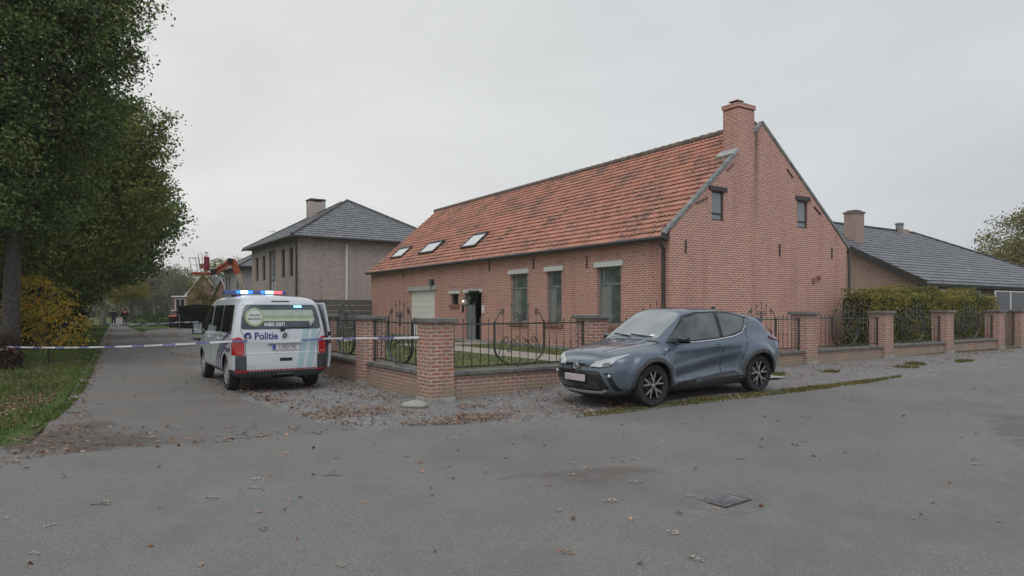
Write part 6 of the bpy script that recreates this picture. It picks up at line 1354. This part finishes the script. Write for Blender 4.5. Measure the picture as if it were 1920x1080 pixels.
r = np.random.default_rng(9); N = 44000; bx = r.uniform(-210, -20, N); by = 165 + r.uniform(-12, 12, N) + .15 * bx; bz = np.abs(r.normal(size=N)) * 3.0 * (1 + .35 * np.sin(bx * .11) + .2 * np.sin(bx * .37))
tag(leaf_obj('woodland', np.stack([bx, by, bz], 1), .8, 9, M['greyish'], None, (.5 + .5 * np.sin(bx * .2)) * .8), 'low hazy wood closing the view at the end of the lane', kind='stuff')
N = 12000; bx = r.uniform(10, 190, N); by = 120 + r.uniform(-10, 10, N); bz = np.abs(r.normal(size=N)) * 2.2
tag(leaf_obj('woodland', np.stack([bx, by, bz], 1), .8, 10, M['olive']), 'far wood behind the bungalow', kind='stuff')
# hedges
def hedge(name, label, o, d, L_, dep, h, n, leaf, m, seed, rough=.08, sparse=.35):
    t = thing(name, label, 'hedge', o, math.atan2(d.y, d.x)); r = np.random.default_rng(seed); k = r.uniform(size=n)
    x = r.uniform(0, L_, n); y = r.uniform(0, dep, n); z = r.uniform(.05, h, n)
    top = h + rough * 1.6 * (np.sin(x * 2.1 + seed) + .6 * np.sin(x * 5.3)) * .5
    f = k < .55; y[f] = np.abs(r.normal(size=f.sum())) * rough - rough * .6; tp = (k >= .55) & (k < .85); z[tp] = (top[tp] - np.abs(r.normal(size=tp.sum())) * rough + rough * .9)
    z = np.minimum(z, top + rough * 2); e = k > .95; x[e] = np.where(r.uniform(size=e.sum()) < .5, r.normal(size=e.sum()) * rough, L_ + r.normal(size=e.sum()) * rough)
    val = np.clip(.45 + .35 * np.sin(x * 2.3 + seed) * np.sin(z * 2.7 + x) + .25 * (z / h - .5), 0, 1)
    leaf_obj('foliage', np.stack([x, y, z], 1), leaf, seed, m, t, val)
    b = MB(); b.box(.12, L_ - .12, .12, dep - .05, 0, h - .14); b.build('twigs', M['twig'], t); return t  # added solid dark core that stops views through the hedge, not twigs
ho = P1 + FD * 17.9 + E2 * 1.5
hedge('garden_hedge', 'dense green and rust coloured hedge behind the iron fence right of the house', (ho.x, ho.y, .17), FD, 10.6, 1.1, 2.06, 30000, .085, M['hedge_leaf'], 3, .19)
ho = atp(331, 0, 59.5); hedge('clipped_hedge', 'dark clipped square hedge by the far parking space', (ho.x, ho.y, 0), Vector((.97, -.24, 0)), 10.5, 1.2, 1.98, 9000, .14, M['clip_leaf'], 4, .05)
# rough bushes right of the lane end
P, v_, _ = crown_pts([(0, 0, .55, (2.4, 1.2, .75)), (2.4, .5, .4, (1.5, 1, .55))], 130, 26, .22, 15)
q = atp(290, 0, 66); t = thing('bramble_patch', 'low green bramble patch beside the red lidded bin', 'shrub', (q.x, q.y, 0)); leaf_obj('foliage', P, .15, 16, leafmat('bramble leaves', [(0, (.035, .06, .018)), (1, (.085, .115, .03))], .2), t, v_)
for i, (px, py) in enumerate(((106, 641), (113, 640))):
    q = gp(px, py); b = MB(); b.tube([(0, 0, -.1), (.01, 0, .5), (0, .01, .85 - i * .08)], [.06, .055, .05], 7); o = b.build('fence_stake', M['bark_pale'], None, smooth=True, loc=(q[0], q[1], 0)); tag(o, ('weathered wooden stake on the verge, taller of two', 'weathered wooden stake on the verge, shorter of two')[i], 'stake', 'old stakes on the verge')

# ---------------------------------------------------------------- grass blades and fallen leaves
def blades(name, N, poly, h, seed, m, label, dens=None, zf=None):
    r = np.random.default_rng(seed); xs = [p[0] for p in poly]; ys = [p[1] for p in poly]; pts = []
    while len(pts) < N:
        x, y = r.uniform(min(xs), max(xs)), r.uniform(min(ys), max(ys))
        if inside((x, y), poly) and (dens is None or r.uniform() < dens(x, y)): pts.append((x, y, (zf or g)(x, y)))
    P = np.array(pts, 'f'); a = r.uniform(0, 6.283, N); w = .010 * (1 + .03 * P[:, 1]); hh = h * r.uniform(.5, 1.4, N)
    dx = np.stack([np.cos(a) * w, np.sin(a) * w, np.zeros(N)], 1); tip = np.stack([r.normal(size=N) * hh * .5, r.normal(size=N) * hh * .5, hh], 1)
    V = np.stack([P - dx, P + dx, P + tip], 1).reshape(-1, 3)
    me = bpy.data.meshes.new(name); me.vertices.add(3 * N); me.vertices.foreach_set('co', V.astype('f').ravel()); me.loops.add(3 * N); me.loops.foreach_set('vertex_index', np.arange(3 * N, dtype='i'))
    me.polygons.add(N); me.polygons.foreach_set('loop_start', np.arange(0, 3 * N, 3, dtype='i')); me.update(calc_edges=True)
    uv = np.zeros((3 * N, 2), 'f'); uv[:, 0] = np.repeat(np.clip(r.uniform(0, 1, N) * .6 + .4 * (.5 + .5 * np.sin(P[:, 0] * 1.7) * np.sin(P[:, 1] * 1.3)), 0, 1), 3); me.uv_layers.new(name='UVMap').data.foreach_set('uv', uv.ravel())
    me.materials.append(m); return tag(link(name, me), label, kind='stuff')
M['blade'] = leafmat('grass blades', [(0, (.065, .10, .026)), (.6, (.115, .165, .045)), (.9, (.165, .185, .065)), (1, (.25, .21, .11))], .3)
M['blade_lawn'] = leafmat('lawn blades', [(0, (.12, .145, .065)), (.6, (.17, .20, .09)), (1, (.24, .25, .13))], .3)
M['moss'] = leafmat('mossy edge grass', [(0, (.10, .11, .03)), (.6, (.17, .165, .05)), (1, (.24, .19, .09))], .3)
vg = [gp(*p) for p in [(-60, 838), (58, 800), (108, 758), (140, 728), (166, 687), (184, 650), (200, 618), (207, 610)]] + [(-52, 70), (-30, 20)]
nzz = lambda x, y: .5 + .5 * math.sin(x * 1.1 + 2 * math.sin(y * .7)) * math.sin(y * .9 + x * .3)
blades('verge_grass', 60000, vg, .10, 21, M['blade'], 'green grass on the verge left of the lane', lambda x, y: min(1, (12 / max(8, y)) ** 1.3) * (.3 + .7 * (nzz(x, y) > .3)))
rim = [gp(*p) for p in [(-60, 842), (62, 803), (112, 760), (144, 730), (169, 689), (186, 652), (192, 655), (176, 695), (152, 742), (120, 775), (72, 812), (-60, 852)]]
blades('verge_grass', 2600, rim, .06, 25, M['blade'], 'sparse grass tufts creeping onto the soil strip beside the lane', lambda x, y: nzz(x * 3.1, y * 3.3) ** 3)
yp = [(p.x, p.y) for p in yard]; pthp = [(p.x, p.y) for p in pth]; drp = [(p.x, p.y) for p in drv]
lw = [P1 + E1 * .3 + E2 * .3, P1 + FD * 9, C0 + E1 * .0 + E2 * .2, C0 + E2 * 22, P1 + E2 * 22 + E1 * .3]
blades('lawn_grass', 30000, [(p.x, p.y) for p in lw], .05, 22, M['blade_lawn'], 'short grass of the front garden lawn', lambda x, y: 0 if inside((x, y), pthp) or inside((x, y), drp) else min(1, (16 / max(10, y)) ** 1.5), lambda x, y: .19)
edge = [gp(*p) for p in [(1080, 779), (1200, 762), (1300, 750), (1420, 736), (1500, 727), (1600, 716), (1690, 704), (1690, 708), (1600, 722), (1500, 735), (1420, 746), (1330, 756), (1240, 767), (1160, 777), (1080, 785)]]
blades('edge_grass', 4200, edge, .034, 23, M['moss'], 'mossy grass along the edge of the road by the car', lambda x, y: .12 + .88 * nzz(x * 2.9, y * 2.9) ** 2 * (.35 + .65 * nzz(x * .9 + 1, y * 1.1)))
tuft = [gp(*p) for p in [(1450, 700), (1560, 696), (1720, 680), (1850, 668), (1850, 674), (1720, 690), (1560, 710), (1450, 716)]]
blades('gravel_weeds', 900, tuft, .07, 24, M['moss'], 'small weeds growing in the gravel', lambda x, y: 1 if nzz(x * 2.3, y * 2.1) > .86 else .0)
M['litter'] = leafmat('fallen oak leaves', [(0, (.10, .055, .035)), (.25, (.19, .095, .055)), (.5, (.27, .165, .11)), (.8, (.36, .26, .20)), (1, (.42, .31, .24))], .1, .8)
def litter(name, label, regions, size, seed):
    r = np.random.default_rng(seed); C = []
    for poly, n, clump in regions:
        W_ = [gp(*p) for p in poly]; xs = [p[0] for p in W_]; ys = [p[1] for p in W_]; k = 0; tries = 0
        while k < n and tries < n * 60:
            tries += 1; x, y = r.uniform(min(xs), max(xs)), r.uniform(min(ys), max(ys))
            if inside((x, y), W_) and r.uniform() < (1 - clump) + clump * (nzz(x * 2.2 + 3, y * 2.2) > .55): C.append((x, y, g(x, y) + .012 + r.uniform(0, .012))); k += 1
    return tag(leaf_obj(name, C, size, seed, M['litter'], None, None, .55, 0, .86), label, kind='stuff')
litter('leaf_litter', 'brown fallen oak leaves strewn over the gravel and along the verge', [
    ([(-60, 870), (60, 800), (132, 742), (166, 690), (190, 645), (205, 645), (190, 690), (165, 750), (180, 800), (210, 835), (0, 880)], 850, .5),
    ([(-60, 830), (50, 792), (100, 750), (135, 715), (120, 690), (0, 700), (-60, 760)], 5200, .6),
    ([(0, 720), (0, 690), (150, 660), (170, 690)], 1500, .3),
    ([(190, 645), (205, 615), (212, 615), (205, 650)], 500, .2),
    ([(470, 745), (560, 735), (700, 760), (800, 778), (960, 775), (1000, 790), (800, 800), (640, 797), (540, 775)], 1250, .8),
    ([(600, 700), (640, 700), (760, 745), (760, 765), (620, 735)], 420, .7),
    ([(860, 755), (1030, 725), (1060, 740), (1100, 775), (960, 790), (850, 785)], 520, .7),
    ([(1030, 740), (1200, 745), (1240, 765), (1100, 780)], 160, .4),
    ([(250, 625), (330, 620), (400, 700), (440, 740), (420, 745), (330, 670)], 1500, .5),
    ([(380, 705), (450, 715), (620, 720), (560, 745), (440, 745)], 500, .5),
    ([(1460, 690), (1600, 680), (1900, 660), (1900, 668), (1700, 690), (1480, 720)], 420, .6),
    ([(1790, 657), (1900, 653), (1905, 660), (1800, 666)], 420, .3),
    ([(1080, 772), (1450, 735), (1450, 745), (1100, 783)], 200, .6),
    ([(0, 862), (0, 850), (450, 822), (700, 800), (700, 806), (450, 830)], 80, .6),
    ([(190, 800), (600, 800), (600, 812), (200, 842)], 90, .3), ([(200, 640), (300, 650), (380, 720), (180, 790)], 160, .3), ([(205, 613), (240, 613), (300, 650), (190, 650)], 200, .3),
    ([(0, 880), (1900, 720), (1900, 1075), (0, 1075)], 110, .0)], .060, 31)
# bigger single leaves on the asphalt
lf = [(200,943),(398,936),(485,900),(478,917),(93,988),(65,1041),(493,994),(538,851),(490,818),(852,823),(762,858),(788,868),(1076,871),(1025,913),(1190,863),(1096,881),(1194,906),(1045,958),(1260,1000),(1509,829),(1834,873),(1310,780),(1282,795),(1070,893),(1297,933),(1144,942),(1386,862),(430,802),(1060,1038),(880,808),(1306,1052),(640,1062)]
ol = [(0,-.5),(.06,-.36),(.16,-.34),(.12,-.2),(.26,-.12),(.17,.02),(.28,.14),(.17,.22),(.2,.36),(.08,.38),(0,.5)]; ol = ol + [(-x, y) for x, y in ol[-2:0:-1]]
r_ = random.Random(77); protos = []
for i in range(4):
    mb = MB(); cr_l = r_.uniform(.10, .35); vs = [(x, y, cr_l * (abs(x) * 1.2 + y * y * .6) * (1 + .4 * math.sin(9 * y + i))) for x, y in ol] + [(0, y, cr_l * y * y * .6) for y in (-.3, 0, .3)]
    n = len(ol); b = n; ring = list(range(n)); mb.add(vs, [(k, (k + 1) % n, b + (0 if (vs[k][1] + vs[(k + 1) % n][1]) / 2 < -.15 else 1 if (vs[k][1] + vs[(k + 1) % n][1]) / 2 < .15 else 2)) for k in range(n)] + [])
    me = mb.mesh('oak_leaf', plain('dry oak leaf %d' % i, ((.37, .30, .24), (.44, .37, .31), (.25, .15, .10), (.38, .31, .26))[i], .8, var=.25, vs=12), True); protos.append(me)
for i, (px, py) in enumerate(lf):
    x, y = gp(px, py); o = link('fallen_leaf', protos[r_.randrange(4)]); s = r_.uniform(.095, .155); o.location = (x, y, g(x, y) + .010); o.scale = (s, s, s); o.rotation_euler = (r_.uniform(-.15, .15), r_.uniform(-.15, .15), r_.uniform(0, 6.28))
    tag(o, 'dry lobed oak leaf lying alone on the bare asphalt of the road', 'leaf', 'single oak leaves on the asphalt')
# thin twigs on the road
b = MB()
for (px, py) in ((188, 949), (620, 894)):
    x, y = gp(px, py); a = r_.uniform(-.5, .5); z = g(x, y) + .012; b = MB(); b.tube([(-.09, 0, 0), (0, .012, .004), (.1, -.01, 0)], [.002, .003, .0015], 5); o = b.build('twig', M['twig'], None, loc=(x, y, z)); o.rotation_euler = (0, 0, a); tag(o, 'thin dark twig lying on the asphalt', 'twig', 'twigs on the asphalt')

# ---------------------------------------------------------------- police tape
tm = [plain('white tape', (.66, .67, .70), .4, var=.05), plain('blue tape', (.17, .18, .38), .4, var=.05), plain('red tape', (.45, .03, .03), .4, var=0)]
def tape(label, pts, w=.040, seg=.24, alt=1, name='police_tape'):
    P = []
    for a, b_ in zip(pts, pts[1:]):
        a, b_ = Vector(a), Vector(b_); n = max(2, int((b_ - a).length / seg)); sag = (b_ - a).length ** 2 * .0006
        for i in range(n): f = i / n; P.append(a.lerp(b_, f) - Vector((0, 0, 4 * sag * f * (1 - f))))
    P.append(Vector(pts[-1])); mb = MB()
    for i in range(len(P) - 1):
        p, q = P[i], P[i + 1]; d = (q - p).normalized(); n = Vector((-d.y, d.x, 0)).normalized() * .0015; tw = .25 * math.sin(i * .9); up = Vector((n.x * 300 * tw, n.y * 300 * tw, 1)).normalized() * w / 2
        mb.add([p - up - n, q - up - n, q + up - n, p + up - n, p - up + n, q - up + n, q + up + n, p + up + n], [(0,1,2,3),(7,6,5,4),(0,4,5,1),(3,2,6,7)], alt if i % 5 in (3, 4) else 0)
    o = mb.build(name, tm); return tag(o, label, 'tape', 'police cordon tapes')
va = Vector((-5.19, 14.42, 0)) + E2 * 1.5
vl = lambda x, y, z: va + E2 * x + (-E1) * y + Vector((0, 0, z))
tape('blue and white police tape stretched from the oak past the van to the corner pillar', [(-16.8, 19.0, .62), (-14.35, 18.73, .63), vl(-2.35, .97, 1.05), vl(-2.455, .70, 1.045), vl(-2.47, 0, 1.03), vl(-2.455, -.70, 1.05), vl(-2.35, -.97, 1.06), tuple(P1 + E1 * -.27 + E2 * .1 + Vector((0, 0, 1.17)))])
tape('second police tape far down the lane between oak and post', [(-25.6, 38.2, .95), tuple(atp(336, 604, 54.45)), tuple(atp(372, 603, 50))], .08, .5)
tape('short red and white tape knotted round the nearest oak', [(-14.62, 18.55, .58), (-14.2, 18.50, .55), (-13.85, 18.6, .57)], .07, .16, 2, 'barrier_tape')

# ---------------------------------------------------------------- two people walking away
def person(name, label, loc, rz, h, jacket, shoulder, hat, stride):
    t = thing(name, label, 'person', loc, rz, None); k = h / 1.78
    V = [(0,0,.95),(0,-.01,1.18),(0,-.02,1.40),(0,-.015,1.53),(0,.02,1.66),(0,.03,1.75),       # pelvis .. head
         (.19,-.02,1.43),(.27,-.06,1.17),(.28,.03,.94),(-.19,-.02,1.43),(-.27,.02,1.17),(-.28,.10,.94),   # arms
         (.10,0,.90),(.11,.07*stride,.50),(.11,-.02*stride,.09),(.12,.14-.02*stride,.05),(-.10,0,.90),(-.11,.12*stride,.50),(-.11,.10*stride,.09),(-.12,.16+.10*stride,.05)]
    E = [(0,1),(1,2),(2,3),(3,4),(4,5),(2,6),(6,7),(7,8),(2,9),(9,10),(10,11),(0,12),(12,13),(13,14),(14,15),(0,16),(16,17),(17,18),(18,19)]
    rad = [.15,.155,.17,.06,.095,.08,.075,.055,.038,.075,.055,.038,.10,.068,.048,.04,.10,.068,.048,.04]
    for s, hnd in ((1, 8), (-1, 11)):              # palm, four fingers, thumb
        base = Vector(V[hnd]); pi = len(V); V.append(tuple(base + Vector((0, .02, -.09)))); rad.append(.034); E.append((hnd, pi))
        for f in range(4):
            o = base + Vector((0, -.03 + f * .022, -.12)); a = len(V); V += [tuple(o + Vector((0, 0, -.02))), tuple(o + Vector((-s * .01, .012, -.055 - .012 * (f in (1, 2)))))]; rad += [.009, .008]; E += [(pi, a), (a, a + 1)]
        a = len(V); V += [tuple(base + Vector((-s * .02, .06, -.09))), tuple(base + Vector((-s * .025, .075, -.13)))]; rad += [.011, .009]; E += [(pi, a), (a, a + 1)]
    def skinned(nm, V, E, rad, m, root=0, inflate=0, sub=1):
        me = bpy.data.meshes.new(nm); me.from_pydata([tuple(Vector(v) * k) for v in V], E, []); o = link(nm, me); o.modifiers.new('skin', 'SKIN')
        for i, d in enumerate(me.skin_vertices[0].data): d.radius = ((rad[i] + inflate) * k,) * 2; d.use_root = i == root
        s = o.modifiers.new('sub', 'SUBSURF'); s.levels = s.render_levels = sub
        dg = bpy.context.evaluated_depsgraph_get(); m2 = bpy.data.meshes.new_from_object(o.evaluated_get(dg)); bpy.data.objects.remove(o); m2.materials.clear(); m2.materials.append(m); m2.polygons.foreach_set('use_smooth', [True] * len(m2.polygons))
        return link(nm, m2, t)
    skin = plain('skin', (.42, .26, .20), .6, var=.05) if 'skin' not in bpy.data.materials else bpy.data.materials['skin']
    skinned('body', V, E, rad, skin)
    ji = [0,1,2,6,7,8,9,10,11]; mp_ = {a: i for i, a in enumerate(ji)}; JV = [V[i] for i in ji]; JV[5] = tuple(Vector(V[8]) + Vector((0, -.02, .06))); JV[8] = tuple(Vector(V[11]) + Vector((0, -.02, .06))); JV[0] = (0, 0, .90)
    skinned('jacket', JV, [(mp_[a], mp_[b]) for a, b in E if a in mp_ and b in mp_], [rad[i] for i in ji], jacket, 0, .040)
    ti = [0,12,13,14,16,17,18]; mp_ = {a: i for i, a in enumerate(ti)}; skinned('trousers', [V[i] for i in ti], [(mp_[a], mp_[b]) for a, b in E if a in mp_ and b in mp_], [rad[i] for i in ti], plain('dark navy trousers', (.012, .013, .020), .9, var=.1), 0, .016)
    for a, b_ in ((14, 15), (18, 19)): skinned('boot', [V[a], V[b_]], [(0, 1)], [.055, .045], M['plastic_black'], 0, .01)
    if shoulder: skinned('shoulder_yoke', [(-.20,-.02,1.42),(0,-.03,1.45),(.20,-.02,1.42),(0,-.05,1.38)], [(0,1),(1,2),(1,3)], [.085,.12,.085,.13], shoulder, 1, .028)
    b = MB(); b.lathe([(.001, .11), (.07, .095), (.105, .04), (.112, -.03), (.108, -.05)], 14, M=Matrix.Translation((0, .022 * k, 1.70 * k))); b.build('cap', hat, t, smooth=True)
    b = MB(); [b.lathe([(.001, 0), (.012, .006), (.02, .03)], 8, M=Matrix.Translation((0, .125 * k, 1.63 * k)))]; b.build('nose', skin, t)
    b = MB()
    for s in (-1, 1): b.lathe([(.001, .02), (.012, .01), (.012, 0)], 8, M=Matrix.Translation((s * .035, .108 * k, 1.672 * k)), axis='y')
    b.build('eyes', M['black'], t); b = MB(); b.box(-.025, .025, .10 * k, .122 * k, 1.60 * k, 1.607 * k); b.build('mouth', plain('lips', (.30, .12, .10), .6, var=0) if 'lips' not in bpy.data.materials else bpy.data.materials['lips'], t)
    for s in (-1, 1):
        b = MB(); b.lathe([(.001, -.008), (.02, 0), (.028, .008), (.001, .016)], 8, M=Matrix.Translation((s * .10 * k, .03 * k, 1.655 * k)), axis='x'); b.build('ear', skin, t)
    for (a, c) in ((13, 14), (17, 18)):            # reflective bands round the shins
        p = Vector(V[a]).lerp(Vector(V[c]), .55) * k; b = MB(); b.lathe([(.084, -.03), (.086, 0), (.084, .03)], 12, M=Matrix.Translation(p), caps=False); b.build('reflective_band', tm[0], t)
    return t
dark = plain('dark navy jacket', (.009, .010, .016), .85, var=.1); orange = plain('fluorescent orange yoke', (.70, .09, .05), .7, var=.05)
pa = atp(213, 612, 65); person('person', 'person in dark navy uniform walking away on the left of the lane', (pa.x, pa.y, 0), R(30), 1.70, dark, None, dark, 1)
pa = atp(234.5, 612, 65.5); person('person', 'person in dark uniform with orange shoulders walking away on the right', (pa.x, pa.y, 0), R(28), 1.72, dark, orange, dark, -1)

# ---------------------------------------------------------------- orange boom lift
def lift():
    Y = 46.0; q = lambda px, py: atp(px, py, Y); base = q(464, 640); t = thing('boom_lift', 'orange articulated boom lift with empty basket in front of the far houses', 'lift', (base.x, base.y, 0), 0)
    lc = lambda px, py, dy=0: q(px, py) - Vector((base.x, base.y, 0)) + Vector((0, dy, 0))
    org = plain('orange machine paint', (.40, .105, .055), .5, var=.12); crm = plain('cream machine paint', (.40, .36, .29), .5, var=.1); drk = plain('black hydraulic parts', (.03, .03, .032), .5, var=.1); redd = plain('dark red cover', (.24, .03, .06), .6, var=.1)
    b = MB(); b.box(-1.0, 1.0, -.7, .7, .45, .85); b.build('chassis', org, t, bevel=.03)
    b = MB(); b.box(-.7, .8, -.6, .6, .87, 1.5); b.build('turret', org, t, bevel=.04)
    for x in (-.8, .8):
        for y in (-.8, .8):
            w = MB(); w.lathe([(.2, -.12), (.38, -.12), (.4, -.08), (.4, .08), (.38, .12), (.2, .12)], 20, M=Matrix.Translation((x, y, .4)), axis='y'); w.build('wheel', M['tyre'], t)
    def beam(a, c, w, m, name, par=None):
        a, c = Vector(a), Vector(c); d = (c - a).normalized(); n = Vector((-d.z, 0, d.x)) * w / 2; b = MB()
        b.prism([((a-n).x,(a-n).z),((c-n).x,(c-n).z),((c+n).x,(c+n).z),((a+n).x,(a+n).z)], a.y - w * .45, a.y + w * .45); return b.build(name, m, par or t, bevel=.02)
    bl = beam(lc(466, 566), lc(446, 511), .34, crm, 'lower_boom'); beam(lc(447, 514), lc(435.5, 487), .36, org, 'upper_boom')
    b = MB(); p = lc(435, 489, -.2); b.lathe([(.16, -.25), (.16, .25)], 14, M=Matrix.Translation(p), axis='y'); b.build('elbow_joint', drk, t)
    beam(lc(435, 486, -.1), lc(405, 506, -.1), .17, org, 'jib_arm'); beam(lc(434, 494, -.1), lc(406, 514, -.1), .15, org, 'jib_arm')
    b = MB(); b.tube([lc(433, 492, -.1), lc(420, 501, -.1), lc(408, 509, -.1)], [.07, .05, .05], 8); b.build('hydraulic_ram', drk, t)
    b = MB(); p = lc(402, 510, -.1); b.box(p.x - .15, p.x + .2, p.y - .2, p.y + .2, p.z - .2, p.z + .2); b.build('rotator', drk, t, bevel=.03)
    p0, p1 = lc(367, 514, -.2), lc(398, 510, -.2)
    bk = MB(); bk.box(p0.x, p1.x, p0.y - .45, p0.y + .45, p0.z - .06, p0.z + .10); k = bk.build('basket_floor', org, t, bevel=.02)
    b = MB()
    for y in (-.45, .45):
        a = p0 + Vector((.03, y, .1)); top = lc(363.5, 485) + Vector((0, a.y, 0)); e = lc(381, 484) + Vector((0, a.y, 0)); f = lc(385, 510) + Vector((0, a.y, 0))
        b.tube([a, top, e, f], .025, 6); m1, m2 = a.lerp(top, .5), e.lerp(f, .5); b.tube([m1, m2], .02, 6)
        b.tube([lc(383, 508) + Vector((0, a.y, 0)), lc(379.5, 477) + Vector((0, a.y, 0)), lc(386, 475) + Vector((0, a.y, 0)), lc(390, 508) + Vector((0, a.y, 0))], .022, 6)
    b.tube([p0 + Vector((-.12, -.45, 1.1)), p0 + Vector((-.12, .45, 1.1))], .025, 6); b.build('basket_rail', M['hub'], k)
    b = MB(); p = lc(384, 500, -.2); b.box(p.x - .14, p.x + .12, p.y - .2, p.y + .2, p.z - .15, p.z + .18); b.build('control_box', org, k, bevel=.03)
    b = MB(); p = lc(390.5, 508, -.2); b.prism([(p.x - .14, p.z), (p.x + .14, p.z), (p.x + .12, p.z + .95), (p.x - .16, p.z + 1.0)], p.y - .15, p.y + .15); b.build('console', redd, k, bevel=.03)
    b = MB(); p = lc(389.5, 474, -.2); b.tube([p + Vector((-.05, 0, -.3)), p], .02, 6); b.tube([p + Vector((-.12, 0, 0)), p + Vector((.12, 0, 0))], .03, 6); b.build('overhead_bar', redd, k)
lift()
# roof aerial on the grey house
q = atp(462, 475, 66); b = MB(); b.tube([(0, 0, 0), (0, 0, 3.2)], .02, 5); b.tube([(-.5, 0, 3.0), (.5, 0, 3.0)], .015, 5)
for k in range(5): b.tube([(-.4 + k * .2, -.25, 3.0), (-.4 + k * .2, .25, 3.0)], .01, 4)
o = b.build('roof_aerial', M['zinc'], h2); o.location = (3.2, 2.5, 6.3)

# dark trailing plant hanging above the open door
p = C0 + E1 * -.25 + E2 * (fh(898, 552)[0]) + Vector((0, 0, fh(898, 552)[1])); t = thing('hanging_plant', 'dark trailing plant hanging by the top corner of the open front door', 'plant', p, AX)
P, v_, _ = crown_pts([(0, 0, 0, (.2, .3, .16)), (0, .1, -.25, (.14, .16, .28)), (0, -.22, .05, (.1, .14, .1))], 60, 14, .05, 91); leaf_obj('foliage', P, .09, 92, M['evergreen'], t, v_); b = MB(); b.tube([(.2, 0, .25), (0, 0, .25), (0, 0, .0)], .012, 5); b.build('hook', M['iron'], t)

# ---------------------------------------------------------------- damp autumn air: far things fade slightly
hm = bpy.data.materials.new('haze air'); hm.use_nodes = True; t_ = hm.node_tree; t_.nodes.clear(); ou = t_.nodes.new('ShaderNodeOutputMaterial'); pv = t_.nodes.new('ShaderNodeVolumePrincipled')
pv.inputs['Color'].default_value = (.80, .82, .84, 1); pv.inputs['Density'].default_value = .0007; pv.inputs['Anisotropy'].default_value = .2; t_.links.new(pv.outputs[0], ou.inputs['Volume'])
b = MB(); b.box(-425, 425, -85, 565, -1.2, 19); o = b.build('haze', hm); tag(o, 'thin grey damp air over the whole scene', kind='stuff')
